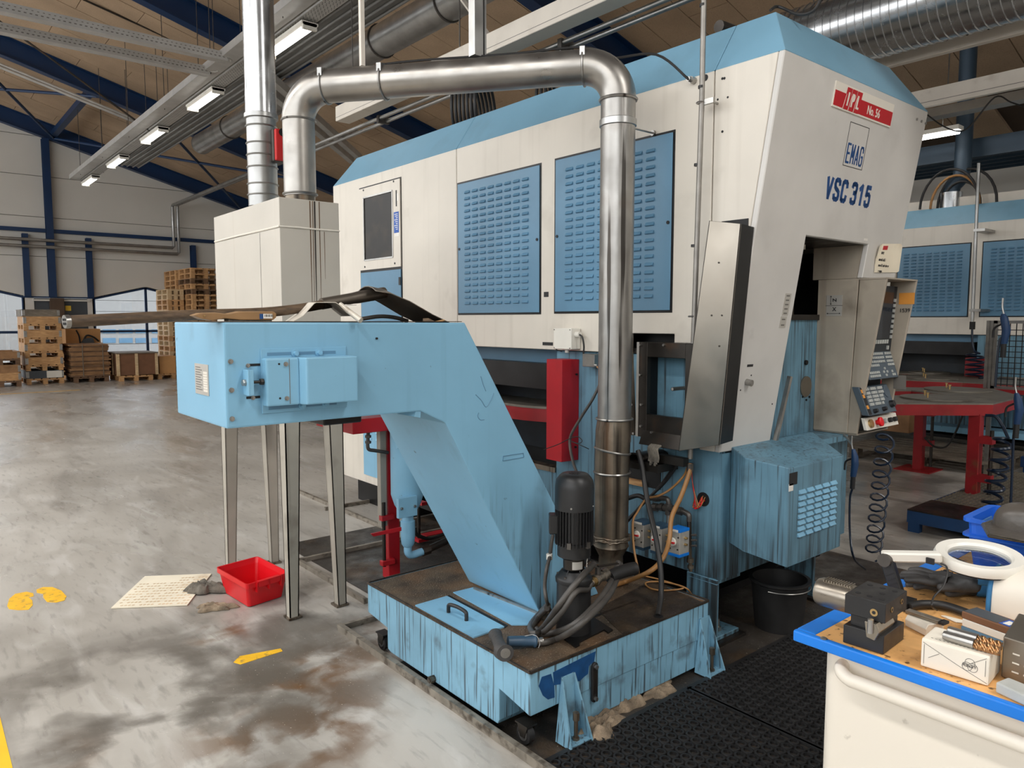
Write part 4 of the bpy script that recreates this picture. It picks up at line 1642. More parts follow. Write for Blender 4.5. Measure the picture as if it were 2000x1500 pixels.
# ---- dark hatch frame by the exhaust pipe
hx = 2.90
m = MB()
o0, o1 = gx(1246, 668, hx), gx(1334, 866, hx)
i0, i1 = gx(1264, 697, hx), gx(1336, 818, hx)
m.box(hx, i0.y, o1.z, hx + .03, o0.y, o0.z).box(hx, i1.y - .06, o1.z, hx + .03, i1.y, o0.z).box(hx, i1.y, i0.z, hx + .03, i0.y, o0.z).box(hx, i1.y, o1.z, hx + .03, i0.y, i1.z)
hatch = thing('hatch_frame', 'dark oily steel hatch frame open beside the exhaust pipe', 'frame', (hx, (o0.y + o1.y) / 2, o1.z))
m.build('frame', 'dark_steel', hatch, bevel=.002)
m = MB()
m.box(hx + .03, o0.y - .03, o1.z, XB - .002, o0.y, o0.z).box(hx + .03, i1.y - .06, o0.z - .01, XB - .002, o0.y, o0.z)
m.build('jamb', 'black_steel', hatch)
f0_, f1_ = gx(1217, 662, 2.87), gx(1237, 850, 2.87)
m = MB()
m.prism([gx(1217, 662, 2.87), gx(1236, 660, 2.90), gx(1243, 850, 2.90), gx(1222, 850, 2.87)], (.003, .003, 0))
m.build('side_flange', 'grimy_duct', hatch)
m = MB()
m.box(hx - .004, o0.y - .012, o1.z, hx, o0.y + .004, o0.z)
m.build('seal_strip', 'zinc', hatch)
for (px, py) in ((1231, 676), (1233, 733), (1236, 790), (1239, 846), (1251, 674), (1252, 732), (1254, 790), (1253, 832), (1298, 674), (1274, 844)):
    q = gx(px, py, hx)
    m = MB()
    m.cyl((hx - .012, q.y, q.z), (hx, q.y, q.z), .006, n=8)
    m.build('rivet', 'zinc', hatch)
m = MB()
a, c = gx(1250, 840, hx - .02), gx(1325, 845, hx - .02)
m.prism([(hx - .03, c.y - .02, a.z - .07), (hx + .0, c.y - .02, a.z), (hx + .03, c.y - .02, a.z), (hx + .03, c.y - .02, a.z - .07)], (0, a.y - c.y + .02, 0))
m.build('lower_channel', 'dark_steel', hatch, bevel=.002)
bx('back_wall', 'base_blue', XB - .006, o1.y - .05, o1.z, XB - .003, o0.y - .03, o0.z, hatch)
# folded drip mouth with a rag strip
m = MB()
a, c = gx(1224, 884, 2.84), gx(1284, 886, 2.86)
yc = (a.y + c.y) / 2
prof = []
for i in range(20):
    t = 2 * PI * i / 20
    prof.append((a.y - .055 + .055 * math.cos(t) * (1 if abs(math.cos(t)) < .8 else 1), a.z - .018 + .02 * math.sin(t)))
ring = [V((2.84, y, z)) for y, z in prof]
m.tube(ring, .005, 6, closed=True)
vsA = ring + [p + V((.16, -.03, .01)) for p in ring]
n_ = len(ring)
m.add(vsA, [(i, (i + 1) % n_, (i + 1) % n_ + n_, i + n_) for i in range(n_)], True)
mo = m.build('drip_mouth', 'dark_steel', hatch)
bx('ledge', 'dark_steel', 2.84, c.y - .02, a.z - .075, 3.0, a.y, a.z - .035, hatch)
bx('ledge_arm', 'dark_steel', 2.88, o1.y - .02, a.z - .03, 2.92, c.y + .02, a.z + .01, hatch)
m = MB()
q = gx(1276, 872, 2.83)
for i in range(7):
    y = q.y - .03 + i * .009
    m.tube(sp([(2.85, y, q.z + .005), (2.825, y + .002, q.z - .01), (2.83, y - .002, q.z - .05), (2.832, y + .003, q.z - .075 - .01 * (i % 3))], 4), .006, 6)
m.build('rag_strip', 'rag_grey', hatch)
# stub tube and hose end by the hatch
a, c = gx(1313, 760, 2.86), gx(1345, 757, 2.98)
m = MB()
m.tube([a, c], .0095, 12, caps=False)
m.tube([a, c], .0075, 12, caps=True)
tag(m.build('stub_tube', 'zinc'), 'short open grey tube sticking out beside the stainless deflector', 'tube')

# ---- red housing, junction box, switch
rh = thing('sensor_cover', 'red folded steel cover standing proud under the white junction box', 'cover', (2.97, 3.1, .78))
zt_, zb_ = gx(1097, 703, 2.9).z, gx(1097, 903, 2.9).z
y0_, y1_ = gx(1097, 800, 2.9).y, gx(1067, 800, 2.9).y
m = MB()
m.prism([(2.9, y0_ + .0, zb_), (2.9, y1_, zb_), (3.028, y1_, zb_), (3.028, y0_ - .01, zb_)], (0, 0, zt_ - zb_))
m.build('cover', 'red_paint', rh, bevel=.002)
for (px, py) in ((1126, 731), (1124, 873)):
    q = gy(px, py, y0_ - .012)
    m = MB()
    m.cyl((min(q.x, 3.02), y0_ - .018, q.z), (min(q.x, 3.02), y0_ - .006, q.z), .006, n=8)
    m.build('screw', 'black_steel', rh)
jb = thing('junction_box', 'small white junction box on the machine skirt above the red cover', 'junction box', (2.965, 3.05, 1.43))
q, r = gx(1081, 641, 2.92), gx(1115, 683, 2.92)
m = MB()
m.box(2.92, r.y, r.z, 2.998, q.y, q.z)
m.build('box', 'white_plastic', jb, bevel=.004)
for (yy, zz) in ((r.y + .008, r.z + .008), (q.y - .008, r.z + .008), (r.y + .008, q.z - .008), (q.y - .008, q.z - .008)):
    m = MB()
    m.cyl((2.917, yy, zz), (2.92, yy, zz), .003, n=8)
    m.build('screw', 'ink_grey', jb)
m = MB()
m.cyl((2.96, r.y - .03, q.z - .035), (2.96, r.y, q.z - .035), .016, n=10)
m.build('gland', 'white_plastic', jb)
m = MB()
m.cyl((2.96, (q.y + r.y) / 2, r.z - .02), (2.96, (q.y + r.y) / 2, r.z), .012, n=10)
m.build('gland', 'white_plastic', jb)
m = MB()
m.tube(sp([(2.96, r.y - .028, q.z - .035), (2.96, r.y - .05, q.z - .05), (2.965, r.y - .058, q.z - .1), (2.97, r.y - .05, q.z - .15), (2.99, r.y - .04, q.z - .19)], 6), .005, 8)
m.build('cable', 'rubber', jb)
m = MB()
m.tube(sp([(2.955, q.y + .005, q.z - .05), (2.95, q.y + .02, q.z - .08), (2.95, q.y + .012, q.z - .12), (2.96, q.y - .03, r.z - .015)], 6), .003, 6)
m.build('cable', 'rubber', jb)
q, r = gx(1060, 668, XS), gx(1080, 675, XS)
bx('name_tag', 'ink_black', XS - .002, r.y, r.z, XS, q.y, q.z, mach)
q, r = gx(1140, 691, 2.97), gx(1163, 717, 2.97)
sw = bx('limit_switch', 'zinc', 2.96, r.y, r.z, 3.02, q.y, q.z, None, .002, label='small grey limit switch hanging under the machine skirt by the exhaust pipe', cat='switch')
m = MB()
m.cyl((2.965, r.y - .02, r.z + .01), (2.965, r.y, r.z + .01), .008, n=8)
m.build('connector', 'zinc', sw)

# ---- three valve actuators and the iron pipework behind them
ax_ = 2.86
for i, (px, pyt, pyb, ex, lab) in enumerate(((1237, 1016, 1076, 1256, 'left silver valve actuator with white dial, dark blue caps'), (1271, 1023, 1086, 1291, 'middle silver valve actuator with white dial, behind the black hose'), (1306, 1030, 1090, 1327, 'right silver valve actuator with white dial and bright blue caps'))):
    p, r = gx(px, pyt, ax_), gx(ex, pyb, ax_)
    cap = 'bench_blue' if i == 2 else 'blue_hose'
    y1, y0 = p.y, r.y
    dp = .075
    z1, z0 = p.z, r.z
    t = thing('valve_actuator', lab, 'valve actuator', (ax_ + dp / 2, (y0 + y1) / 2, z0), 'valve actuators on the base')
    bx('body', 'alu_matte', ax_, y0, z0 + .014, ax_ + dp, y1, z1 - .014, t, .002)
    bx('cap', cap, ax_ - .001, y0 - .001, z1 - .014, ax_ + dp, y1 + .001, z1, t, .001)
    bx('cap', cap, ax_ - .001, y0 - .001, z0, ax_ + dp, y1 + .001, z0 + .014, t, .001)
    bx('label', 'sticker_white', ax_ - .0015, y0 + .01, z1 - .013, ax_ - .0, y1 - .004, z1 - .002, t)
    yc, zc_ = (y0 + y1) / 2 + .004, (z0 + z1) / 2 + .004
    m = MB()
    m.lathe([(.017, 0), (.021, .004), (.019, .012), (.008, .016), (.006, .02)], (ax_, yc, zc_), (-1, 0, 0), 20)
    dd = m.build('dial', 'white_plastic', t)
    m = MB()
    m.box(ax_ - .022, yc - .018, zc_ - .004, ax_ - .012, yc + .004, zc_ + .004)
    m.build('pointer', 'red_plastic', dd)
    for (dy, dz) in ((-.025, .03), (.02, .035), (-.022, -.03), (.022, -.032)):
        m = MB()
        m.cyl((ax_ - .003, (y0 + y1) / 2 + dy, (z0 + z1) / 2 + dz), (ax_, (y0 + y1) / 2 + dy, (z0 + z1) / 2 + dz), .004, n=8)
        m.build('screw', 'dark_steel', t)
    for dz in (.02, -.012):
        m = MB()
        m.cyl((ax_ + .04, y0 - .014, zc_ + dz), (ax_ + .04, y0, zc_ + dz), .006, n=8)
        m.build('port', 'brass', t)

mf = thing('pipe_manifold', 'iron pipe fittings and elbows above the valve actuators', 'pipework', gx(1300, 1100, 2.95))
px_ = 2.945
P = lambda x, y: gx(x, y, px_)
m = MB()
m.tube(sp([P(1262, 973), P(1285, 973), P(1302, 974), P(1306, 982), P(1306, 990)], 5), .013, 10)
m.cyl(P(1278, 973), P(1288, 973), .018, n=8, smooth=False)
m.build('elbow_pipe', 'grey_iron', mf)
m = MB()
m.tube([P(1268, 989), P(1304, 992)], .013, 10)
m.tube([P(1304, 992), P(1334, 1000)], .013, 10)
for (a, c) in ((1276, 1284), (1290, 1296)):
    m.cyl(P(a, 990), P(c, 991), .021, n=8, smooth=False)
m.build('header_pipe', 'grey_iron', mf)
m = MB()
m.cyl(P(1306, 984), P(1306, 1005), .019, n=12)
m.cyl(P(1298, 992), P(1314, 994), .019, n=12)
m.build('cross_fitting', 'grey_iron', mf)
m = MB()
m.tube(sp([P(1318, 996), P(1334, 999), P(1345, 1006), P(1346, 1018)], 5), .014, 10)
m.cyl(P(1324, 997), P(1332, 999), .021, n=8, smooth=False)
m.build('elbow', 'grey_iron', mf)
m = MB()
m.tube([P(1346, 1016), P(1347, 1095)], .012, 10)
m.build('drop_pipe', 'grimy_duct', mf)
m = MB()
m.tube([P(1306, 1005), P(1306, 1030)], .012, 10)
m.build('drop_pipe', 'zinc', mf)
m = MB()
m.cyl(P(1348, 1090), P(1348, 1098), .018, n=8, smooth=False)
m.cyl(P(1349, 1104), P(1349, 1110), .016, n=8, smooth=False)
m.tube([P(1348, 1096), P(1349, 1116)], .009, 8)
m.build('drain_nut', 'grimy_duct', mf)
m = MB()
for z_ in (1045, 1055, 1066):
    m.cyl(P(1351, z_), P(1360, z_), .006, n=6)
m.build('grub_screws', 'grey_iron', mf, kind='stuff')

# vertical conduit in front of the machine with its clamps
cd = thing('conduit', 'thin galvanised conduit running from the ceiling down past the right louvred door', 'conduit', gx(1349, 905, 2.93))
pts = [gx(1374, -60, 2.93), gx(1370, 165, 2.93), gx(1364, 400, 2.93), gx(1355, 640, 2.93), gx(1348, 905, 2.93), gx(1345, 940, 2.94)]
m = MB()
m.tube([(2.93, pts[1].y, 4.6), (2.93, pts[1].y - .004, 2.6), (2.93, pts[3].y, 1.5), (2.93, pts[4].y, .93)], .0125, 12)
m.build('tube', 'conduit_grey', cd)
for (px, py) in ((1368, 201), (1352, 618)):
    q = gx(px, py, 2.93)
    m = MB()
    m.tube([(2.93 + .016 * math.cos(t), q.y + .016 * math.sin(t), q.z) for t in [2 * PI * i / 16 for i in range(16)]], .005, 6, closed=True)
    m.box(2.93, q.y - .07, q.z - .012, 2.945, q.y - .012, q.z + .012)
    cl_ = m.build('clamp', 'zinc', cd)
    m = MB()
    m.cyl((2.94, q.y - .045, q.z), (3.0, q.y - .045, q.z), .006, n=8)
    m.build('stud', 'zinc', cl_)
for (px, py) in ((1373, 10), (1370, 170), (1362, 322), (1356, 480)):
    q = gx(px, py, 2.93)
    m = MB()
    m.cyl((2.93, q.y, q.z - .006), (2.93, q.y, q.z + .006), .0155, n=12)
    m.build('cable_tie', 'rubber', cd)
m = MB()
q = pts[4]
m.cyl((2.93, q.y, q.z - .04), (2.93, q.y, q.z), .017, n=8)
m.build('coupling', 'grey_iron', cd)

# ---- black tub under the cabinet
tb = thing('tub', 'black round plastic tub on the floor under the blue cabinet', 'tub', gz(1520, 1222, .004))
q = wl(tb)
m = MB()
rT, rB, hT = .142, .118, .26
m._lathe([(rB - .006, .012), (rB, .0), (rT, hT - .02), (rT + .012, hT - .012), (rT + .012, hT), (rT - .006, hT), (rB - .006, .012)], q, V((0, 0, 1)), 32, True)
m.cyl(q + V((0, 0, .004)), q + V((0, 0, .012)), rB - .004, n=32)
m.build('body', 'rubber', tb)
m = MB()
m.tube(sp([q + V((.152 * math.cos(t), .152 * math.sin(t), hT - .035 + .0 * t)) for t in [PI * 1.05 + .9 * PI * i / 8 for i in range(9)]], 4), .003, 6)
m.build('handle', 'zinc', tb)
# ================================================================== COOLANT TANK
TX0, TX1, TY0, TY1, TZ = 1.707, 2.79, 1.945, 3.15, .32
tank = thing('coolant_tank', 'low blue coolant tank with oily top and drip stains before the machine', 'tank', ((TX0 + TX1) / 2, (TY0 + TY1) / 2, .03))
zo_ = gy(1036, 1400, TY0).z
by0, by1 = gx(975, 1412, TX0).y, gx(757, 1269, TX0).y
m = MB()
zb_ = .045
m.prism([(TX0, TY0, TZ), (TX0, TY1, TZ), (TX0, TY1, zo_ + .02), (TX0, by1, zo_), (TX0, by1, zb_ + .01), (TX0, by1 - .03, zb_), (TX0, by0 + .01, zb_), (TX0, by0, zb_ + .02), (TX0, by0, zo_ + .035), (TX0, TY0, zo_)], (TX1 - TX0, 0, 0))
tb_ = m.build('tank_body', 'tank_blue', tank, bevel=.005, seg=2)
bx('skirt', 'tank_blue', TX0 + .27, TY0 + .003, .03, TX1 - .02, TY0 + .06, .2, tank, .003)
m = MB()
m.box(TX0 + .012, TY0 + .012, TZ - .001, TX1 - .01, TY1 - .012, TZ + .0015)
top = m.build('top_plate', 'swarf_top', tank)
m = MB()
for (p, q) in (((TX0, TY0), (TX0, TY1)), ((TX0, TY1), (TX1, TY1)), ((TX1, TY1), (TX1, TY0)), ((TX0, TY0), (TX1, TY0))):
    m.bar((p[0], p[1], TZ + .002), (q[0], q[1], TZ + .002), .008, .01)
m.build('rim', 'oily_steel', tank)
m = MB()
a = gz(1180, 1215, TZ)
m.prism([gz(x, y, TZ + .002) for x, y in ((1165, 1190), (1272, 1135), (1376, 1178), (1215, 1238))], (0, 0, .0015))
m.build('oily_patch', 'oily_steel', tank)
# lid with handle, slot beside it
L4 = [gz(x, y, TZ + .002) for x, y in ((811, 1184), (873, 1166), (985, 1226), (925, 1247))]
m = MB()
m.prism(L4, (0, 0, .006))
lid = m.build('lid', 'light_blue', tank)
m = MB()
m.prism([gz(x, y, TZ + .0018) for x, y in ((872, 1165), (877, 1163), (992, 1222), (986, 1227))], (0, 0, .002))
m.build('slot', 'void_black', tank)
h0, h1 = gz(876, 1196, TZ + .008), gz(911, 1212, TZ + .008)
m = MB()
m.tube(sp([h0, h0 + V((0, 0, .02)), h0 + V((0, 0, .036)) + (h1 - h0) * .06, h0.lerp(h1, .5) + V((0, 0, .042)), h1 + V((0, 0, .036)) - (h1 - h0) * .06, h1 + V((0, 0, .02)), h1], 5), .0085, 10)
m.build('handle', 'rubber', lid)
# strip of bare plate by the conveyor foot
m = MB()
m.prism([gz(x, y, TZ + .002) for x, y in ((885, 1158), (926, 1148), (1056, 1200), (1030, 1222), (1000, 1222))], (0, 0, .004))
m.build('foot_flange', 'light_blue', tank)
m = MB()
m.bar(gz(926, 1149, TZ + .008), gz(1054, 1199, TZ + .008), .012, .012)
m.build('foot_bead', 'dull_duct', tank)
# motor base plate
m = MB()
m.prism([gz(x, y, TZ + .0025) for x, y in ((1098, 1247), (1124, 1266), (1132, 1262), (1132, 1256), (1180, 1232), (1188, 1238), (1197, 1232), (1160, 1208), (1090, 1215))], (0, 0, .006))
m.build('motor_plate', 'black_steel', tank)
m = MB()
m.prism([gz(x, y, TZ + .0025) for x, y in ((1155, 1204), (1245, 1172), (1246, 1174), (1158, 1207))], (0, 0, .001))
m.build('seam', 'void_black', tank)


# corner gusset brackets with jacking bolts
def bracket(px, pyt, w_, hgt, side_y=TY0):
    q = gy(px, pyt, side_y)
    x0, z1 = q.x, q.z
    z0 = .012
    m = MB()
    m.prism([(x0, side_y, z1), (x0 - .005, side_y - .008, z1), (x0 - .028, side_y - .085, z0), (x0 - .028, side_y, z0)], (.007, 0, 0))
    m.prism([(x0 + w_, side_y, z1), (x0 + w_ + .005, side_y - .008, z1), (x0 + w_ + .028, side_y - .085, z0), (x0 + w_ + .028, side_y, z0)], (-.007, 0, 0))
    m.box(x0 - .025, side_y - .08, z0, x0 + w_ + .025, side_y, z0 + .008)
    m.prism([(x0 - .002, side_y - .003, z1), (x0 + w_ + .002, side_y - .003, z1), (x0 + w_ + .025, side_y - .003, z0), (x0 - .025, side_y - .003, z0)], (0, -.004, 0))
    b = m.build('bracket', 'tank_blue', tank)
    m = MB()
    cx, cy = x0 + w_ / 2, side_y - .05
    m.cyl((cx, cy, z0 - .005), (cx, cy, z0 + .09), .008, n=10)
    m.cyl((cx, cy, z0 + .085), (cx, cy, z0 + .115), .013, n=6, smooth=False)
    m.cyl((cx, cy, z0 + .008), (cx, cy, z0 + .018), .014, n=6, smooth=False)
    m.build('jack_bolt', 'grimy_duct', b)


bracket(1096, 1322, .062, .2)
bracket(1366, 1208, .062, .2)
# sight gauge
g0, g1 = gy(1159, 1300, TY0), gy(1159, 1362, TY0)
m = MB()
for (dx_, mt_) in ((0, 0),):
    pts = []
    for i in range(9):
        t = PI * i / 8
        pts.append((g0.x + .016 * math.cos(t), TY0, g0.z + .016 * math.sin(t)))
    for i in range(9):
        t = PI + PI * i / 8
        pts.append((g0.x + .016 * math.cos(t), TY0, g1.z + .016 * math.sin(t)))
    m.prism(pts, (0, -.012, 0))
gg = m.build('level_gauge', 'rubber', tank, bevel=.002)
bx('gauge_glass', 'smoked_pane', g0.x - .006, TY0 - .0135, g1.z + .02, g0.x + .006, TY0 - .012, g0.z - .02, gg)
for zz in (g0.z, g1.z):
    m = MB()
    m.cyl((g0.x, TY0 - .022, zz), (g0.x, TY0 - .012, zz), .009, n=6, smooth=False)
    m.build('gauge_bolt', 'zinc', gg)
# dark blue touch-up paint on the near corner
m = MB()
m.prism([gy(x, y, TY0) for x, y in ((1080, 1313), (1150, 1278), (1163, 1272), (1160, 1292), (1150, 1300), (1148, 1316), (1140, 1322), (1132, 1330), (1082, 1338))], (0, -.0015, 0))
m.build('touch_up', 'dark_blue_patch', tank)
m = MB()
m.prism([gy(x, y, TY0) for x, y in ((1052, 1340), (1058, 1322), (1076, 1316), (1082, 1338), (1083, 1362), (1070, 1366), (1060, 1358))], (0, -.0013, 0))
m.build('touch_up', 'dark_blue_patch', tank)
# rust knob on the long face
q = gx(848, 1325, TX0)
m = MB()
m.cyl((TX0 - .025, q.y, q.z), (TX0, q.y, q.z), .016, n=8)
m.cyl((TX0 - .03, q.y, q.z), (TX0 - .025, q.y, q.z), .01, n=8)
m.build('drain_plug', 'grimy_duct', tank)


def caster(p, r):
    m = MB()
    m.cyl(p + V((-.014, 0, 0)), p + V((.014, 0, 0)), r, n=24)
    wv = m.build('caster', 'rubber', tank)
    m = MB()
    m.cyl(p + V((-.017, 0, 0)), p + V((.017, 0, 0)), r * .62, n=20)
    m.build('hub', 'zinc', wv)
    m = MB()
    for s_ in (-.02, .02):
        m.prism([p + V((s_, -.012, -.008)), p + V((s_, .012, -.008)), p + V((s_, .03, .04)), p + V((s_, -.03, .04))], (.003, 0, 0))
    m.box(p.x - .025, p.y - .035, p.z + .04, p.x + .025, p.y + .035, p.z + .046)
    m.build('fork', 'dark_steel', wv)


caster(V((TX0 + .045, TY0 + .075, .042)), .037)
q = gx(748, 1232, TX0 + .04)
caster(V((TX0 + .04, TY1 - .08, .042)), .037)

# ================================================================== CHIP CONVEYOR
CY0, CY1 = 2.32, 2.84
conv = thing('chip_conveyor', 'light blue chip conveyor rising out of the tank to a long box head', 'conveyor', (1.6, 2.58, TZ))
zt = 1.593
p = lambda x, y: gy(x, y, CY0)
A = p(443, 837)
B1, B2, B3 = p(821, 803), p(870, 826), p(1055, 1200)
U1, U2 = p(908, 632), p(1073, 965)
slope = (U2.z - U1.z) / (U2.x - U1.x)
xf = U1.x + (.325 - U1.z) / slope
prof = [(A.x, zt), (U1.x, zt - .003), (xf, .325), (B3.x, .325), (B2.x, B2.z), (B1.x, B1.z), (A.x, B1.z)]
m = MB()
m.prism([(x, CY0, z) for x, z in prof], (0, CY1 - CY0, 0))
cb_ = m.build('conveyor_body', 'conveyor_blue', conv, bevel=.006, seg=2)
bx('top_cover', 'dark_steel', A.x + .004, CY0 + .006, zt - .0005, U1.x - .01, CY1 - .006, zt + .002, conv)
# underside flap at the knee
m = MB()
m.prism([gy(x, y, CY0 + .004) for x, y in ((812, 803), (822, 803), (821, 816), (809, 814))], (0, .12, 0))
m.build('knee_flap', 'light_blue', conv)
bx('chip_outlet', 'black_steel', 1.15, CY0 + .1, B1.z - .035, 1.30, CY1 - .02, B1.z + .005, conv, .004)
# type plate on the end face
q = [gx(x, y, A.x) for x, y in ((381, 709), (407, 712), (410, 774), (383, 766))]
yy0, yy1 = q[1].y, q[0].y
bx('type_plate', 'plate_silver', A.x - .002, yy0, q[2].z, A.x, yy1, q[0].z, conv)
pl_ = bpy.context.scene.objects.get('type_plate')
for i in range(10):
    zz = q[0].z - .012 - i * (q[0].z - q[2].z - .02) / 10
    m = MB()
    m.box(A.x - .0025, yy1 - .06 - .015 * (i % 2), zz - .0015, A.x - .002, yy1 - .01, zz + .0015)
    m.build('print_line', 'ink_grey', pl_)
    if i > 1:
        m = MB()
        m.box(A.x - .0025, yy0 + .01, zz - .0045, A.x - .002, yy0 + .05, zz + .0045)
        m.build('print_field', 'sign_white', pl_)
# bolts along the front edge
for (px, py) in ((450, 706), (452, 762), (453, 818)):
    m = MB()
    q = gy(px, py, CY0)
    bolt(m, q, (0, -1, 0), .006, .010)
    m.build('bolt', 'zinc', conv)
# gearbox cover with slotted base plate
q0, q1 = gy(508, 677, CY0), gy(678, 808, CY0)
gx0, gx1, gz1, gz0 = q0.x, gy(675, 690, CY0).x, gy(508, 681, CY0).z, gy(512, 808, CY0).z
bpz1, bpz0 = gz1, gz0
bp = bx('slotted_plate', 'light_blue', gx0, CY0 - .005, bpz0, gx1, CY0, bpz1, conv, .001)
for (zz) in (bpz1 - .018, bpz0 + .016):
    m = MB()
    m.box(gx0 + .02, CY0 - .0058, zz - .005, gx1 - .04, CY0 - .005, zz + .005)
    m.build('slot', 'louver_blue', bp)
    for fx in (.38, .66):
        xx = gx0 + (gx1 - gx0) * fx + (.02 if zz < bpz1 - .05 else 0)
        m = MB()
        m.cyl((xx, CY0 - .009, zz), (xx, CY0 - .005, zz), .013, n=16)
        m.cyl((xx, CY0 - .02, zz), (xx, CY0 - .009, zz), .008, n=6, smooth=False)
        m.build('bolt', 'light_blue', bp)
cvz1, cvz0 = gy(510, 699, CY0).z, gy(515, 792, CY0).z
cx_a, cx_b = gx0 + .0, gx1 + .006
m = MB()
m.box(cx_a, CY0 - .045, cvz0, cx_a + (cx_b - cx_a) * .36, CY0 - .005, cvz1)
cv = m.build('gear_cover', 'light_blue', conv, bevel=.006, seg=2)
xs_ = cx_a + (cx_b - cx_a) * .25
bx('cover_seam', 'ink_grey', xs_ - .001, CY0 - .0456, cvz0 + .004, xs_ + .001, CY0 - .045, cvz1 - .004, cv)
m = MB()
x2 = cx_a + (cx_b - cx_a) * .36
m.prism([(x2, CY0 - .005, cvz0), (x2, CY0 - .045, cvz0), (x2 + .012, CY0 - .075, cvz0), (cx_b, CY0 - .075, cvz0), (cx_b, CY0 - .005, cvz0)], (0, 0, cvz1 - cvz0))
m.build('gear_cover', 'light_blue', conv, bevel=.005, seg=2)
for (px, py) in ((558, 711), (560, 778)):
    q = gy(px, py, CY0 - .045)
    m = MB()
    bolt(m, q, (0, -1, 0), .0055, .009)
    m.build('bolt', 'zinc', cv)
for (px, py) in ((545, 711), (547, 778)):
    q = gy(px, py, CY0 - .045)
    m = MB()
    m.cyl(q, q + V((0, -.001, 0)), .0035, n=8)
    m.build('hole', 'void_black', cv)
# tension screw
q = gy(482, 746, CY0)
m = MB()
m.box(q.x - .012, CY0 - .045, q.z - .04, q.x - .006, CY0, q.z + .04)
m.box(q.x - .006, CY0 - .045, q.z - .04, q.x + .006, CY0 - .038, q.z + .04)
ta = m.build('tension_angle', 'light_blue', conv, bevel=.001)
m = MB()
m.cyl((q.x - .012, CY0 - .022, q.z), (cx_a + .0, CY0 - .022, q.z), .005, n=10)
m.build('tension_screw', 'dark_steel', ta)
for xx in (q.x - .022, cx_a - .012):
    m = MB()
    m.cyl((xx, CY0 - .022, q.z), (xx + .01, CY0 - .022, q.z), .011, n=6, smooth=False)
    m.build('nut', 'zinc' if xx < q.x else 'dark_steel', ta)
for (xa, ya, xb, yb, bxp, byp) in ((486, 712, 508, 714, 484, 714), (481, 776, 508, 775, 494, 777)):
    a, c = gy(xa, ya + 1, CY0), gy(xb, yb + 1, CY0)
    bx('slot', 'void_black', a.x, CY0 - .001, a.z - .004, c.x, CY0, a.z + .004, conv)
    q = gy(bxp, byp, CY0)
    m = MB()
    bolt(m, q, (0, -1, 0), .005, .008)
    m.build('bolt', 'zinc', conv)
# stray hole, welded plate on the incline and chalk scrawl
q = gy(735, 661, CY0)
m = MB()
m.cyl(q + V((0, -.006, 0)), q, .004, n=8)
m.build('screw', 'dark_steel', conv)
for (xa, ya, xb, yb) in ((983, 891, 1022, 885), (983, 891, 982, 900), (982, 900, 1023, 893), (1022, 885, 1023, 893)):
    m = MB()
    m.bar(gy(xa, ya, CY0 - .001), gy(xb, yb, CY0 - .001), .002, .003, (0, 1, 0))
    m.build('weld_bead', 'louver_blue', conv)
for pts in (((929, 771), (940, 782), (949, 795), (958, 783), (964, 768)), ((939, 735), (944, 752), (949, 764)), ((935, 806), (933, 813), (938, 820), (946, 820))):
    m = MB()
    m.tube(sp([gy(x, y, CY0 - .0004) for x, y in pts], 5), .0016, 5)
    m.build('pen_stroke', 'louver_blue', conv)

# ---- things lying on the conveyor
# square-mouth shovel
sh = thing('shovel', 'old shovel with weathered wooden shaft lying across the conveyor head', 'shovel', (1.2, 2.45, zt + .003))
yS = 2.45
s0, s1, s2 = gy(132, 628, 2.36), gy(560, 606, 2.50), gy(742, 573, 2.55)
m = MB()
m.tube(sp([s0, s0.lerp(s1, .5), s1, s2], 8), [.0172] * 17 + [.0166] * 8, 14)
shaft = m.build('shaft', 'handle_wood', sh)
d = (s0 - s1).normalized()
m = MB()
m.cyl(s0 - d * .004, s0 + d * .008, .0185, n=20)
cap = m.build('end_cap', 'zinc', shaft)
m = MB()
u_ = d.cross(V((0, 0, 1))).normalized()
v_ = d.cross(u_)
for i in range(4):
    t = PI / 4 + i * PI / 2
    c_ = s0 + d * .008 + u_ * (.008 * math.cos(t)) + v_ * (.008 * math.sin(t))
    m.cyl(c_, c_ + d * .0015, .0035, n=8)
m.build('holes', 'void_black', cap, kind='stuff')
# socket and blade
m = MB()
k0, k1, k2 = gy(640, 592, 2.49), gy(690, 568, 2.53), gy(742, 562, 2.55)
m.tube(sp([s1.lerp(s2, .35), s1.lerp(s2, .75), s2 + V((.02, 0, .002))], 6), [.021] * 6 + [.023] * 7, 12)
m.build('socket', 'shovel_steel', sh)
def row(px, py, Y, half, sag):
    c_ = gy(px, py, Y)
    return [c_ + V((0, t * half, -sag * (t * t))) for t in (-1, -.6, -.2, .2, .6, 1)]
rows_ = [row(716, 558, 2.53, .07, .02), row(736, 563, 2.53, .10, .02), row(770, 582, 2.53, .115, .014), row(812, 609, 2.53, .12, .01), row(850, 629, 2.53, .12, .006)]
vs = [q for r_ in rows_ for q in r_]
nn_ = 6
fs = [(i * nn_ + j, i * nn_ + j + 1, (i + 1) * nn_ + j + 1, (i + 1) * nn_ + j) for i in range(4) for j in range(5)]
vs2 = [q - V((0, 0, .003)) for q in vs]
M_ = len(vs)
m = MB()
bf = [tuple(x + M_ for x in f[::-1]) for f in fs]
rim = []
per = [(0, j) for j in range(5)] + [(i, 5) for i in range(4)] + [(4, 5 - j) for j in range(5)] + [(4 - i, 0) for i in range(4)]
ids = [i * nn_ + j for i, j in per]
for a, c in zip(ids, ids[1:] + ids[:1]):
    rim.append((a, a + M_, c + M_, c))
m.add(vs + vs2, fs + bf + rim, True)
m.build('blade', 'shovel_steel', sh)
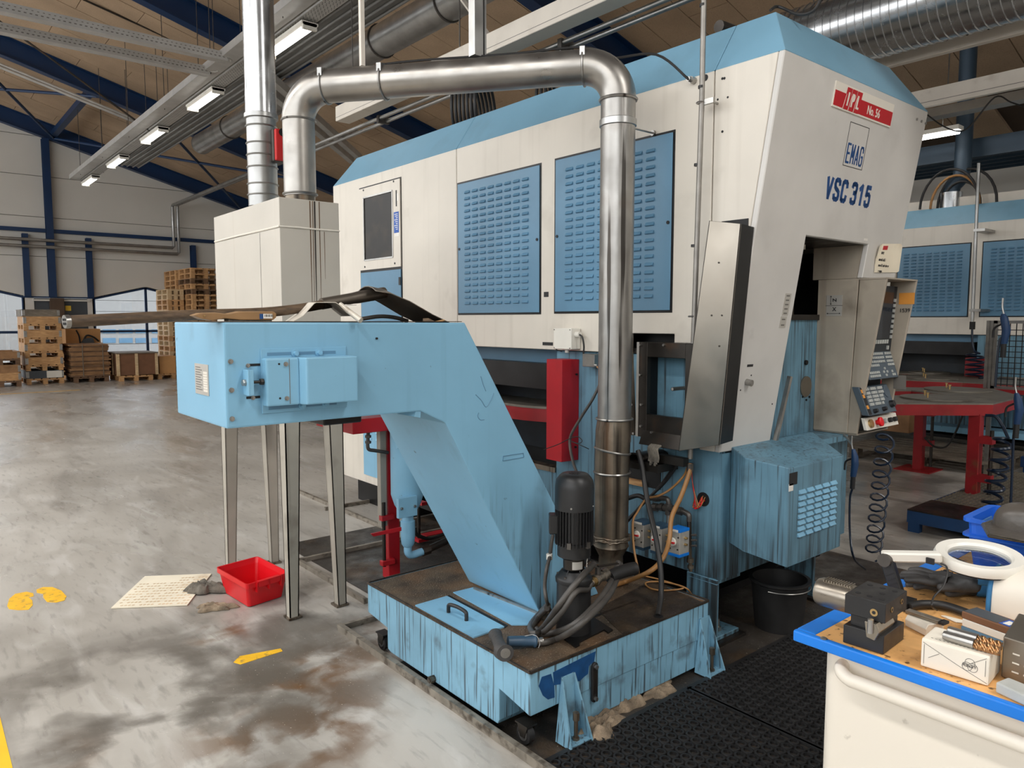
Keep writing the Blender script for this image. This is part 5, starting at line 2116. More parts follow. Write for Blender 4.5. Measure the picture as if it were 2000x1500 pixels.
# hand brush
br = thing('hand_brush', 'wooden hand brush lying on the conveyor beside the shovel shaft', 'brush', gy(470, 622, 2.34))
m = MB()
bp_ = [gy(x, y, 2.335) for x, y in ((378, 616), (392, 611), (420, 610), (445, 613), (470, 608), (534, 608), (540, 612), (540, 620), (534, 625), (470, 625), (440, 622), (415, 626), (395, 623))]
m.prism(bp_, (0, .05, 0))
m.build('handle', 'brush_wood', br, bevel=.003, seg=2)
q = gy(399, 617, 2.334)
m = MB()
m.cyl(q, q + V((0, -.002, 0)), .003, n=8)
m.build('rivet', 'brass', br)
a, c = gy(507, 613, 2.334), gy(514, 623, 2.334)
bx('label', 'ink_blue', a.x, 2.333, c.z, c.x, 2.3348, a.z, br)
a, c = gy(514, 613, 2.334), gy(532, 622, 2.334)
lb2 = bx('label', 'sticker_white', a.x, 2.333, c.z, c.x, 2.3348, a.z, br)
for i in range(7):
    xx = a.x + .004 + i * .0042
    bx('bar_line', 'ink_black', xx, 2.3325, c.z + .005, xx + .0015 + .001 * (i % 2), 2.333, a.z - .002, lb2)
bx('bristles', 'rag_grey', gy(445, 620, 2.345).x, 2.341, zt + .003, gy(530, 620, 2.345).x, 2.38, zt + .014, br)
# tin scoop
sc_ = thing('dustpan', 'cream enamelled dustpan upside down on the conveyor head', 'dustpan', gy(650, 628, 2.40))
m = MB()
yA, yB = 2.33, 2.56
profA = [(572, 627), (592, 616), (614, 592), (618, 590), (655, 590), (662, 594), (672, 604), (690, 616)]
fr_ = [gy(x, y, yA) for x, y in profA]
zmin = zt + .003
fr_[0].z = zmin
bk_ = [q + V((.07, yB - yA, .004 if 0 < i < 7 else 0)) for i, q in enumerate(fr_)]
tk = .0022
n_ = len(fr_)
vs = fr_ + bk_ + [q - V((0, 0, tk)) for q in fr_] + [q - V((0, 0, tk)) for q in bk_]
fs = []
for i in range(n_ - 1):
    fs += [(i, i + 1, n_ + i + 1, n_ + i), (2 * n_ + i, 3 * n_ + i, 3 * n_ + i + 1, 2 * n_ + i + 1), (i, 2 * n_ + i, 2 * n_ + i + 1, i + 1), (n_ + i, n_ + i + 1, 3 * n_ + i + 1, 3 * n_ + i)]
m.add(vs, fs)
m.build('pan', 'tin', sc_)
m = MB()
m.tube([gy(664, 594, 2.36), gy(680, 607, 2.33), gy(705, 626, 2.28)], [.008, .0095, .0105], 14, caps=False)
m.tube([gy(664, 594, 2.36), gy(680, 607, 2.33), gy(704.5, 625.6, 2.281)], [.006, .008, .009], 14, caps=True)
m.build('handle', 'tin', sc_)
a = gy(682, 596, 2.46)
m = MB()
m.box(a.x - .02, a.y - .02, a.z - .001, a.x + .02, a.y + .02, a.z + .002)
m.build('label', 'sticker_white', sc_)
m = MB()
m.tube(sp([gy(700, 624, 2.56), gy(740, 618, 2.56), gy(770, 620, 2.56), gy(796, 627, 2.56)], 6), .008, 10)
tag(m.build('hose_piece', 'grey_hose'), 'short grey hose offcut behind the dustpan on the conveyor', 'hose')
m = MB()
q = gy(830, 629, 2.40)
m.tube([gy(826, 626, 2.40), gy(836, 627, 2.39), gy(848, 629, 2.38)], [.009, .012, .004], 10)
tag(m.build('file_handle', 'handle_wood'), 'small dark wooden tool handle at the shovel blade tip', 'handle')
m = MB()
m.prism([gy(x, y, 2.40) for x, y in ((846, 629), (868, 624), (869, 626), (852, 631))], (0, .012, 0))
tag(m.build('wood_splinter', 'pine'), 'orange wood splinter lying by the shovel blade', 'splinter')

# ================================================================== FILTER BOX AND DUCTS
FX0, FX1, FY0, FY1 = 1.54, 1.872, 3.70, 4.70
fz1, fz0 = 2.225, 1.12
fb = thing('filter_box', 'tall grey oil mist filter box on four tapered legs behind the conveyor', 'filter unit', ((FX0 + FX1) / 2, (FY0 + FY1) / 2, 0))
zs_ = gy(550, 442, FY0).z
m = MB()
m.box(FX0, FY0, zs_ + .003, FX1, FY1, fz1)
up_ = m.build('upper_shell', 'box_grey', fb, bevel=.004, seg=2)
m = MB()
m.box(FX0, FY0, fz0, FX1, FY1, zs_ - .003)
lo_ = m.build('lower_shell', 'box_grey', fb, bevel=.004, seg=2)
bx('core', 'dark_steel', FX0 + .01, FY0 + .01, zs_ - .01, FX1 - .01, FY1 - .01, zs_ + .01, fb)
m = MB()
rr = random.Random(9)
pts = [(FX0 - .002, FY1 - .01, zs_), (FX0 - .003, FY0 + .6, zs_ + .002), (FX0 - .002, FY0 + .2, zs_), (FX0 - .003, FY0 - .002, zs_), (FX0 + .1, FY0 - .003, zs_ + .001), (FX0 + .2, FY0 - .002, zs_ - .001), (FX1 + .001, FY0 - .002, zs_)]
m.tube(pts, .005, 6)
m.build('sealant_bead', 'sign_white', fb)
bx('panel_seam', 'ink_grey', FX0 - .001, FY0 + .265, fz0 + .02, FX0, FY0 + .269, zs_ - .01, lo_)
# brown drip runs
for (xa, xb, yb_, w_, mt_) in ((605, 607, 600, .006, 'drip_brown'), (614, 616, 600, .009, 'drip_dark'), (623, 626, 592, .005, 'drip_brown'), (610, 612, 600, .004, 'drip_brown'), (632, 636, 545, .003, 'drip_brown')):
    a = gy(xa, 392, FY0)
    c = gy(xb, yb_, FY0)
    y_t = fz1 - .004 if xa != 632 else zs_ - .01
    m = MB()
    m.prism([(a.x - w_ / 2, FY0 - .0005, y_t), (a.x + w_ / 2, FY0 - .0005, y_t), (a.x + w_ * .4, FY0 - .0005, (y_t + c.z) / 2), (a.x + w_ * .15, FY0 - .0005, c.z), (a.x - w_ * .15, FY0 - .0005, c.z), (a.x - w_ * .4, FY0 - .0005, (y_t + c.z) / 2)], (0, -.0006, 0))
    m.build('drip_run', mt_, fb)
for (x, y, sx, sy) in ((FX0, FY0, 1, 1), (FX1, FY0, -1, 1), (FX0, FY1, 1, -1), (FX1, FY1, -1, -1)):
    m = MB()
    t, b = .085, .05
    tk = .006
    y1 = lambda k: y + sy * k
    # folded tapered channel
    for (flip) in (0, 1):
        if flip == 0:
            P4 = [(x, y, fz0), (x + sx * t, y, fz0), (x + sx * b, y, .012), (x, y, .012)]
            m.prism(P4, (0, sy * tk, 0))
        else:
            P4 = [(x, y, fz0), (x, y + sy * t, fz0), (x, y + sy * b, .012), (x, y, .012)]
            m.prism(P4, (sx * tk, 0, 0))
    m.prism([(x + sx * t, y, fz0), (x + sx * t, y + sy * t, fz0), (x + sx * b, y + sy * b, .012), (x + sx * b, y, .012)], (-sx * tk, 0, 0))
    m.prism([(x, y + sy * t, fz0), (x + sx * t, y + sy * t, fz0), (x + sx * b, y + sy * b, .012), (x, y + sy * b, .012)], (0, -sy * tk, 0))
    lg = m.build('leg', 'leg_grey', fb)
    bx('foot_plate', 'grimy_duct', x - sx * .01, y - sy * .01, 0.002, x + sx * .065, y + sy * .065, .012, lg)


def collar(p, d, r, nm='collar', mt='galvanised', par=None, w_=.02):
    p, d = V(p), V(d).normalized()
    m = MB()
    m.rings([(p - d * w_, r + .001), (p - d * w_ * .8, r + .006), (p + d * w_ * .8, r + .006), (p + d * w_, r + .001)], 28)
    return m.build(nm, mt, par)


def wire_collar(p, d, r, par, mt='galvanised', t=.005):
    p, d = V(p), V(d).normalized()
    u = d.orthogonal().normalized()
    v = d.cross(u)
    m = MB()
    m.tube([p + (u * math.cos(2 * PI * i / 28) + v * math.sin(2 * PI * i / 28)) * (r + t * .6) for i in range(28)], t, 6, closed=True)
    return m.build('clamp_ring', mt, par)


# thin stack up to the roof
SX, SY = 1.70, 4.31
stack = thing('flue_stack', 'shiny vertical flue pipe rising from the back of the grey filter box', 'duct', (SX, SY, fz1))
rS = .083
gs = lambda y: gx(514, y, SX).z
m = MB()
m.cyl((SX, SY, fz1), (SX, SY, fz1 + .05), rS * .9, n=28)
m.build('spigot', 'grimy_duct', stack)
zz0 = fz1 + .035
z_a = gx(512, 228, SX).z
m = MB()
m.cyl((SX, SY, zz0), (SX, SY, z_a), rS, n=32)
low_ = m.build('damper_section', 'galvanised', stack)
m = MB()
zr_ = zc(SX)
m.cyl((SX - .0, SY, z_a), (SX, SY, zr_), rS + .004, n=32)
hi_ = m.build('upper_pipe', 'galvanised_bright', stack)
collar((SX, SY, z_a), (0, 0, 1), rS + .006, 'collar', 'galvanised', stack, .014)
for y in (248, 282, 305, 329, 362, 383):
    z = gx(512, y, SX).z
    wire_collar((SX, SY, z), (0, 0, 1), rS, low_, t=.0045)
# red damper motor on the stack
da = thing('damper_motor', 'red and grey damper motor clamped on the flue stack', 'damper motor', (SX + .09, SY - .1, 2.5))
q = gx(536, 281, SX + .02)
c_ = V((SX + .055, SY - .115, q.z))
m = MB()
m.obox(c_ + V((0, .03, 0)), V((.035, .0, 0)) , V((0, .03, 0)), V((0, 0, .092)))
m.build('base', 'grey_iron', da, bevel=.01, seg=2)
m = MB()
m.obox(c_ + V((.008, -.012, 0)), V((.036, 0, 0)), V((0, .014, 0)), V((0, 0, .088)))
m.build('housing', 'damper_red', da, bevel=.008, seg=2)
m = MB()
m.cyl(c_ + V((.012, -.03, .07)), c_ + V((.012, -.024, .07)), .022, n=20)
m.build('shaft_clamp', 'black_steel', da)
m = MB()
m.tube(sp([c_ + V((.03, 0, -.09)), c_ + V((.05, -.01, -.16)), c_ + V((.03, -.02, -.2)), c_ + V((.045, -.01, -.27)), c_ + V((.03, 0, -.3))], 6), .006, 8)
m.build('cable', 'rubber', da)

# big exhaust: box -> elbow -> long pipe -> elbow -> down to the tank
DX, DY = 1.70, 3.80
EX, EY = 2.72, 2.47
r_ = .083
zA = 2.812
ex = thing('exhaust_duct', 'big dull exhaust duct bending from the filter box over and down to the tank', 'duct', (EX, EY, TZ + .004))
R_ = .165
hd = V((EX - DX, EY - DY, 0)).normalized()
m = MB()
m.cyl((DX, DY, fz1), (DX, DY, fz1 + .05), r_ * .94, n=28)
m.build('spigot', 'grimy_duct', ex)
zb1 = zA - R_
z_low = fz1 + .03
m = MB()
m.cyl((DX, DY, z_low), (DX, DY, zb1), r_, n=32)
m.build('riser', 'duct_dull', ex)


def elbow(c0, up0, dir1, R, n=12):
    """quarter bend starting at c0 heading up0 and leaving along dir1"""
    pts = []
    for i in range(n + 1):
        t = PI / 2 * i / n
        pts.append(V(c0) + V(up0) * (R * math.sin(t)) + V(dir1) * (R * (1 - math.cos(t))))
    return pts


e1 = elbow((DX, DY, zb1), (0, 0, 1), hd, R_)
m = MB()
m.tube(e1, r_ + .002, 32)
m.build('elbow', 'duct_dull', ex)
e2 = elbow((EX, EY, zb1), (0, 0, 1), -hd, R_)
m = MB()
m.tube(e2, r_ + .002, 32)
m.build('elbow', 'duct_dull', ex)
P0, P1 = e1[-1], e2[-1]
Pm = P0.lerp(P1, .24)
m = MB()
m.cyl(P0, Pm, r_, n=32)
m.build('pipe', 'duct_dull', ex)
m = MB()
m.cyl(Pm, P1, r_ - .002, n=32)
m.build('pipe', 'duct_dull', ex)
for P_ in (P0, Pm, P1):
    cw = wire_collar(P_, hd, r_, ex, 'dull_duct', .006)
    sd_ = V((hd.y, -hd.x, 0))
    m = MB()
    m.obox(P_ + sd_ * (r_ + .008) * .75 + V((0, 0, r_ * .62)), sd_ * .012, hd * .012, V((0, 0, .02)))
    m.build('latch', 'galvanised', cw)
wire_collar(e1[0], (0, 0, 1), r_, ex, 'dull_duct')
wire_collar((DX, DY, z_low + .01), (0, 0, 1), r_, ex, 'galvanised', .006)
gp = lambda y: gx(1205, y, EX).z
z1_, z2_ = gx(1203, 768, EX).z, gx(1198, 830, EX).z
m = MB()
m.cyl((EX, EY, zb1), (EX, EY, 1.0 + 0), r_, n=36)
m.build('drop_pipe', 'dull_duct', ex)
wire_collar(e2[0], (0, 0, 1), r_, ex, 'dull_duct', .007)
zc1 = gx(1212, 240, EX).z
collar((EX, EY, zc1), (0, 0, 1), r_, 'pipe_clip', 'galvanised', ex, .018)
m = MB()
m.cyl((EX + r_, EY + .01, zc1), (2.999, EY + .01, zc1 - .0), .005, n=8)
m.cyl((2.985, EY + .01, zc1), (2.9995, EY + .01, zc1), .014, n=12)
m.build('stand_off', 'zinc', ex)
zk = gx(1203, 818, EX).z
zm = gx(1198, 920, EX).z
m = MB()
m.rings([((EX, EY, 1.0), r_), ((EX, EY, zk), r_), ((EX - .008, EY - .0, zk - .06), r_ + .004), ((EX - .014, EY, zm), r_ + .002), ((EX - .014, EY, .52), r_ + .001)], 36)
m.build('lower_pipe', 'grimy_duct', ex)
for y in (818, 880, 922):
    z = gx(1203, y, EX).z
    wire_collar((EX - (.012 if y > 850 else 0), EY, z), (.15 if y == 880 else 0, -.1 if y == 880 else 0, 1), r_ + .002, ex, 'dull_duct', .006)
zt1 = gx(1192, 1050, EX).z
m = MB()
xl = EX - .014
m.rings([((xl, EY, .53), r_ + .002), ((xl, EY, zt1 - .02), r_ + .002), ((xl, EY, zt1 - .03), r_ + .006), ((xl, EY, zt1 - .04), r_), ((xl, EY, .42), r_ * .72), ((xl, EY, .40), r_ * .74), ((xl, EY, TZ + .004), r_ * .7)], 32)
m.build('reducer', 'grimy_duct', ex)
rr = random.Random(2)
m = MB()
for k_ in range(3):
    ring = []
    for i in range(36):
        t = 2 * PI * i / 36
        R2 = r_ + .006 + rr.uniform(-.003, .005)
        ring.append((xl + R2 * math.cos(t), EY + R2 * math.sin(t), zt1 + .004 + .008 * k_ + rr.uniform(-.004, .004)))
    m.tube(ring, .006, 6, closed=True)
m.build('tape_wrap', 'grimy_duct', ex)
# black cable lying over the duct to the gland
m = MB()
g_ = gx(1356, 158, XS)
cp_ = [P0 + V((0, 0, r_ + .008)) + hd * .05, Pm + V((0, 0, r_ + .006)), P0.lerp(P1, .7) + V((0, 0, r_ + .006)), P1 + V((0, 0, r_ + .009)), e2[7] + V((.03, -.0, r_ * .9)), V((2.86, 2.36, 2.86)), V((2.95, g_.y + .0, g_.z)), g_ + V((-.045, 0, 0))]
cp_[0] = e1[8] + V((0.03, -.05, r_ * .55))
m.tube(sp(cp_, 6), .006, 8)
tag(m.build('cable', 'rubber'), 'black cable lying along the top of the exhaust duct to the machine side', 'cable')
# ================================================================== PUMP MOTOR
MC = gz(1120, 1230, TZ + .008)
MX, MY = MC.x, MC.y
mt_ = thing('coolant_pump', 'black finned coolant pump motor standing upright on the tank', 'pump', (MX, MY, TZ + .009))
mz = lambda y: gx(1120, y, MX).z
sc0 = (MC - EYEP).dot(_fw) / FPX * .985
rp = lambda px: px * sc0 * .97
ctr = lambda z: V((MX, MY, z))
zA_, zB_ = mz(925), mz(985)
m = MB()
m.rings([(ctr(mz(992)), rp(39.5)), (ctr(mz(950)), rp(39.5)), (ctr(mz(936)), rp(37)), (ctr(mz(928)), rp(31)), (ctr(mz(924)), rp(26))], 36)
cowl = m.build('fan_cowl', 'motor_black', mt_)
m = MB()
zc_ = mz(924) + .001
for i in range(7):
    for j in range(7):
        xx, yy = (i - 3) * .0075, (j - 3) * .0075
        if xx * xx + yy * yy < .024 ** 2:
            m.cyl((MX + xx, MY + yy, zc_), (MX + xx, MY + yy, zc_ + .0006), .0026, n=6)
m.build('grille', 'void_black', cowl, kind='stuff')
for t in (-2.5, -1.15):
    q = ctr(mz(984)) + V((math.cos(t) * rp(39.5), math.sin(t) * rp(39.5), 0))
    m = MB()
    m.cyl(q, q + V((math.cos(t), math.sin(t), 0)) * .004, .004, n=8)
    m.build('screw', 'zinc', cowl)
m = MB()
z0, z1 = mz(1060), mz(990)
m.cyl(ctr(z0), ctr(z1), rp(33), n=28)
fin_core = m.build('stator', 'motor_black', mt_)
fst = None
for i in range(34):
    t = 2 * PI * i / 34
    d = V((math.cos(t), math.sin(t), 0))
    s_ = V((-d.y, d.x, 0))
    m = MB()
    m.obox(ctr((z0 + z1) / 2) + d * rp(35.5), d * rp(3.6), s_ * .0014, V((0, 0, (z1 - z0) / 2)))
    m.build('fin', 'motor_black', fin_core)
q = ctr(0)
t = -2.45
d = V((-.77, .64, 0))
s_ = V((-d.y, d.x, 0))
m = MB()
m.obox(ctr((mz(1003) + mz(1040)) / 2) + d * rp(42), d * rp(9), s_ * rp(14), V((0, 0, (mz(1003) - mz(1040)) / 2)))
m.build('terminal_box', 'motor_black', mt_, bevel=.004)
m = MB()
m.rings([(ctr(mz(1087)), rp(27)), (ctr(mz(1083)), rp(34)), (ctr(mz(1062)), rp(34)), (ctr(mz(1055)), rp(36))], 32)
m.build('end_shield', 'motor_black', mt_)
for t in (-2.6, -1.57, -.6):
    d = V((math.cos(t), math.sin(t), 0))
    m = MB()
    m.obox(ctr(mz(1056)) + d * rp(38), d * rp(4), V((-d.y, d.x, 0)) * rp(4), V((0, 0, rp(6))))
    m.build('lug', 'grey_iron', mt_)
m = MB()
m.rings([(ctr(mz(1108)), rp(22)), (ctr(mz(1088)), rp(22)), (ctr(mz(1086)), rp(27)), (ctr(mz(1082)), rp(27))], 28)
m.build('coupling', 'dark_steel', mt_)
m = MB()
ringpts = []
for i in range(10):
    t = -2.5 + 1.0 * i / 9
    ringpts.append((math.cos(t), math.sin(t)))
rr_ = rp(22.6)
vs = [ctr(mz(1106)) + V((c * rr_, s * rr_, 0)) for c, s in ringpts] + [ctr(mz(1091)) + V((c * rr_, s * rr_, 0)) for c, s in ringpts]
m.add(vs, [(i, i + 1, i + 11, i + 10) for i in range(9)], True)
m.build('type_plate', 'plate_silver', mt_)
m = MB()
rr_ = rp(27)
lp = [ctr(mz(1104)) + V((math.cos(t) * rr_, math.sin(t) * rr_, 0)) for t in (-1.15, -.75)]
up2 = V((0, 0, mz(1090) - mz(1104)))
m.prism([lp[0], lp[1], lp[1] + up2, lp[0] + up2], (.001, -.001, 0))
pl = m.build('type_label', 'sign_white', mt_)
for k_ in range(2):
    a = lp[0].lerp(lp[1], .12) + up2 * (.25 + .4 * k_) + V((.0012, -.0018, 0))
    c = lp[0].lerp(lp[1], .9) + up2 * (.25 + .4 * k_) + V((.0012, -.0018, 0))
    m = MB()
    m.bar(a, c, .0015, .0035)
    m.build('print_line', 'ink_black', pl)
m = MB()
m.rings([(ctr(mz(1134)), rp(37)), (ctr(mz(1127)), rp(38)), (ctr(mz(1123)), rp(36)), (ctr(mz(1112)), rp(24))], 32)
fl = m.build('flange', 'motor_black', mt_)
for i in range(6):
    t = -2.9 + i * PI / 3
    d = V((math.cos(t), math.sin(t), 0))
    m = MB()
    m.cyl(ctr(mz(1125)) + d * rp(32), ctr(mz(1125)) + d * rp(32) + V((0, 0, .014)), .0065, n=6, smooth=False)
    m.build('nut', 'grey_iron', fl)
    m = MB()
    m.prism([ctr(mz(1124)) + d * rp(22), ctr(mz(1124)) + d * rp(34), ctr(mz(1108)) + d * rp(23)], V((-d.y, d.x, 0)) * .004)
    m.build('rib', 'motor_black', fl)
m = MB()
m.rings([(ctr(TZ + .009), rp(36)), (ctr(mz(1140)), rp(34.5)), (ctr(mz(1134)), rp(33.5))], 32)
m.build('strainer_pipe', 'motor_black', mt_)
# outlet with valve and fittings towards the tank back
o0 = ctr(mz(1112))
od = V((.9, .42, 0)).normalized()
m = MB()
m.cyl(o0 + od * rp(20), o0 + od * .16, .017, n=14)
m.build('outlet', 'motor_black', mt_)
vp = gx(1168, 1130, MX + .10)
val = thing('ball_valve', 'brass-threaded grey ball valve beside the black pump motor', 'valve', vp)
vd = V((.95, .15, .12)).normalized()
m = MB()
m.rings([(vp - vd * .05, .014), (vp - vd * .028, .016), (vp - vd * .026, .024), (vp - vd * .012, .024), (vp - vd * .01, .02), (vp + vd * .03, .02), (vp + vd * .032, .025), (vp + vd * .06, .025)], 16)
m.build('body', 'tool_steel', val)
for k_ in (-.040, -.034, -.028):
    m = MB()
    m.rings([(vp + vd * (k_ - .002), .02), (vp + vd * (k_ + .002), .02)], 16)
    m.build('thread', 'brass', val)
m = MB()
m.cyl(vp + V((0, 0, .018)), vp + V((0, 0, .05)), .012, n=12)
m.build('stem', 'grey_iron', val)
m = MB()
m.bar(vp + V((0, 0, .052)), vp + V((.10, -.02, .048)), .014, .005)
m.build('lever', 'dark_steel', val)
rs = gx(1222, 1115, MX + .3)
m = MB()
m.tube(sp([gx(1190, 1128, MX + .17), gx(1205, 1120, MX + .22), gx(1230, 1112, MX + .3), gx(1241, 1110, MX + .33)], 6), .028, 16)
tag(m.build('rubber_sleeve', 'rubber'), 'thick black rubber sleeve on the tank behind the ball valve', 'sleeve')

# ---- hoses on the tank
def hose(nm, pts, r, mt, label, n=6, sides=10):
    m = MB()
    m.tube(sp(pts, n), r, sides)
    return tag(m.build(nm, mt), label, 'hose')


T_ = TZ + .016
H = lambda x, y, z: gz(x, y, z)
hose('hose', [gx(1208, 1098, 2.36), gx(1200, 1122, 2.30), gx(1180, 1160, 2.14), gx(1150, 1195, 2.0), gx(1118, 1222, 1.93), H(1080, 1236, T_), H(1045, 1240, T_), H(1037, 1228, T_), H(1052, 1205, T_), gx(1068, 1188, 2.02)], .0125, 'grey_hose', 'grey hose looping from the valve lever down past the pump front')
hose('hose', [gx(1212, 1102, 2.38), gx(1205, 1130, 2.30), gx(1188, 1165, 2.14), gx(1150, 1205, 1.95), gx(1118, 1232, 1.90), H(1090, 1247, T_), H(1068, 1254, T_), H(1050, 1256, T_)], .0125, 'grey_hose', 'grey hose from the spray gun up to the valve lever')
hose('hose', [gx(1160, 1102, 2.22), gx(1140, 1122, 2.05), gx(1112, 1155, 1.97), gx(1085, 1192, 1.93), H(1062, 1224, T_), H(1044, 1238, T_ + .02), H(1036, 1222, T_), H(1056, 1196, T_), gx(1070, 1182, 2.03)], .0125, 'grey_hose', 'upper grey hose crossing in front of the pump strainer')
hose('hose', [vp - vd * .05, vp - vd * .08 + V((-.01, -.01, -.01)), gx(1125, 1156, 1.99), gx(1100, 1192, 1.94), gx(1075, 1222, 1.93), H(1058, 1236, T_), H(1048, 1228, T_)], .0115, 'grey_hose', 'ribbed grey hose leaving the ball valve outlet')
hose('hose', [gx(1080, 1045, 2.13), gx(1076, 1068, 2.10), gx(1074, 1086, 2.06), gx(1068, 1110, 2.02), gx(1064, 1145, 2.01), gx(1068, 1175, 2.01), H(1074, 1192, T_)], .008, 'grey_hose', 'thin grey cable hose from the pump terminal box down to the tank')
q = gx(1073, 1088, 2.06)
m = MB()
m.cyl(q + V((0, 0, -.01)), q + V((0, 0, .014)), .013, n=8)
tag(m.build('hose_nut', 'white_plastic'), 'white plastic nut on the thin pump hose', 'nut')
hose('hose', [gx(1246, 880, 2.82), gx(1254, 910, 2.80), gx(1264, 975, 2.74), gx(1279, 1040, 2.66), gx(1290, 1110, 2.60), gx(1291, 1160, 2.56), gz(1285, 1202, TZ + .004)], .0125, 'rubber', 'thick black hose dropping from the drip mouth into the tank top')
m = MB()
q = gz(1286, 1204, TZ + .003)
m.cyl(q, q + V((0, 0, .001)), .022, n=16)
hb = tag(m.build('hose_port', 'void_black'), 'dark hose hole in the tank top under the black hose', 'port')
hose('hose', [gx(1348, 905, 2.93), gx(1346, 925, 2.92), gx(1330, 970, 2.88), gx(1312, 1010, 2.84), gx(1308, 1050, 2.80), gx(1300, 1080, 2.74), gx(1285, 1103, 2.68), gx(1262, 1120, 2.62), gz(1225, 1135, TZ + .02), gz(1200, 1143, TZ + .02)], .0115, 'tan_hose', 'tan braided hose curving past the valve actuators to the tank')
hose('hose', [gx(1344, 910, 2.95), gx(1335, 930, 2.95), gx(1310, 955, 2.93), gx(1285, 969, 2.90), gx(1262, 975, 2.9), gx(1245, 1000, 2.86), gx(1236, 1020, 2.82), gx(1238, 1070, 2.78), gx(1246, 1110, 2.76), gz(1248, 1122, TZ + .01)], .006, 'tan_hose', 'slim braided grey hose sweeping across behind the black hose')
hose('hose', [gx(1170, 715, 2.95), gx(1176, 735, 2.94), gx(1160, 775, 2.9), gx(1135, 815, 2.87), gx(1116, 848, 2.85), gx(1113, 870, 2.84), gx(1120, 905, 2.8), gx(1130, 930, 2.74)], .008, 'grey_hose', 'grey hose running over the red cover from the limit switch')
hose('hose', [gx(1166, 716, 2.96), gx(1176, 728, 2.96), gx(1178, 760, 2.955), gx(1178, 820, 2.955)], .005, 'tan_hose', 'thin braided hose hugging the exhaust pipe back')
hose('cable_tie', [gx(1062, 878, 2.86), gx(1068, 876, 2.85), gx(1090, 868, 2.85), gx(1112, 857, 2.84), gx(1128, 853, 2.86), gx(1137, 861, 2.87), gx(1130, 866, 2.86), gx(1116, 862, 2.84), gx(1135, 870, 2.86), gx(1150, 877, 2.9)], .0025, 'rubber', 'thin wire tied round the red cover and the hose')
hose('hose', [gx(1222, 975, 2.96), gx(1245, 968, 2.93), gx(1262, 975, 2.93)], .012, 'rubber', 'black hose emerging from behind the exhaust pipe')
hose('hose', [gx(1325, 905, 2.98), gx(1300, 940, 2.97), gx(1275, 965, 2.96), gx(1250, 990, 2.95), gx(1224, 1020, 2.95)], .008, 'rubber', 'black cable pair slanting down from the machine corner, upper one')
hose('hose', [gx(1322, 903, 2.99), gx(1292, 945, 2.98), gx(1265, 975, 2.97), gx(1226, 1014, 2.97)], .007, 'rubber', 'black cable pair slanting down from the machine corner, lower one')
hose('cable', [gz(1258, 1125, TZ + .015), gz(1285, 1131, TZ + .015), gz(1315, 1140, TZ + .018), gz(1335, 1148, TZ + .02), gz(1318, 1152, TZ + .01), gz(1290, 1153, TZ + .008), gz(1268, 1148, TZ + .008), gz(1262, 1138, TZ + .01), gz(1290, 1136, TZ + .02), gz(1322, 1142, TZ + .025), gz(1342, 1150, TZ + .02), gz(1350, 1160, TZ - .02)], .004, 'tan_hose', 'thin braided cable coiled on the tank corner')

# ---- rubber wash-down gun
wg = thing('wash_gun', 'grey rubber wash-down gun lying on the tank front corner', 'spray gun', gz(985, 1250, TZ + .004))
a, c = gz(968, 1240, TZ + .04), gz(980, 1272, TZ + .038)
m = MB()
m.rings([(a + V((0, .012, 0)), .022), (a, .027), (a.lerp(c, .35), .022), (a.lerp(c, .7), .024), (c, .032), (c - V((0, .022, 0)), .033)], 20)
hd_ = m.build('head', 'glove_grey', wg)
cc_ = c - V((0, .022, 0))
dn = (cc_ - a).normalized()
m = MB()
m.rings([(cc_, .02), (cc_ + dn * .002, .019)], 20)
m.cyl(cc_ + dn * .002, cc_ + dn * .005, .007, n=10)
m.build('nozzle', 'zinc', hd_)
g0, g1 = gz(992, 1253, TZ + .034), gz(1040, 1252, TZ + .026)
m = MB()
m.rings([(g0, .02), (g0.lerp(g1, .5), .021), (g1, .02), (g1 + (g1 - g0).normalized() * .008, .026), (g1 + (g1 - g0).normalized() * .014, .024)], 18)
m.build('grip', 'blue_hose', wg)
g2 = g1 + (g1 - g0).normalized() * .03
m = MB()
m.rings([(g1, .012), (g2, .012), (g2 + (g1 - g0).normalized() * .004, .014), (g2 + (g1 - g0).normalized() * .012, .014)], 10)
m.build('hose_tail', 'zinc', wg)
m = MB()
m.tube(sp([g1 + V((0, 0, .026)), g1 + V((.01, -.015, .02)), g1 + V((.012, -.03, 0)), g1 + V((.0, -.035, -.016))], 5), .002, 6)
m.tube(sp([g1 + V((0, 0, .026)), g1 + V((-.03, .02, .02)), g0.lerp(g1, .4) + V((0, .03, 0))], 5), .0025, 6)
m.build('trigger_wire', 'zinc', wg)

# ================================================================== SEPARATOR, RED POSTS BEHIND THE CONVEYOR
YSP = 3.75
sepc = gy(792, 900, YSP)
sp_t = thing('cyclone_separator', 'light blue cylindrical separator with conical bottom behind the chip conveyor', 'separator', (sepc.x, YSP, .2))
zq = lambda y: gy(792, y, YSP).z
rr1 = .098
sx_ = sepc.x + .01
m = MB()
m.rings([((sx_, YSP, zq(770)), rr1), ((sx_, YSP, zq(965)), rr1), ((sx_, YSP, zq(985)), rr1 * .8), ((sx_, YSP, zq(1008)), rr1 * .36)], 32)
m.build('vessel', 'light_blue', sp_t)
m = MB()
m.rings([((sx_, YSP, zq(1006)), .034), ((sx_, YSP, zq(1016)), .036), ((sx_, YSP, zq(1018)), .044), ((sx_, YSP, zq(1045)), .044), ((sx_, YSP, zq(1062)), .04), ((sx_, YSP, zq(1068)), .028)], 16)
m.build('valve_body', 'light_blue', sp_t)
m = MB()
m.tube(sp([(sx_, YSP, zq(1064)), (sx_, YSP, zq(1080)), (sx_ + .03, YSP, zq(1087)), (sx_ + .1, YSP, zq(1085))], 6), .024, 12)
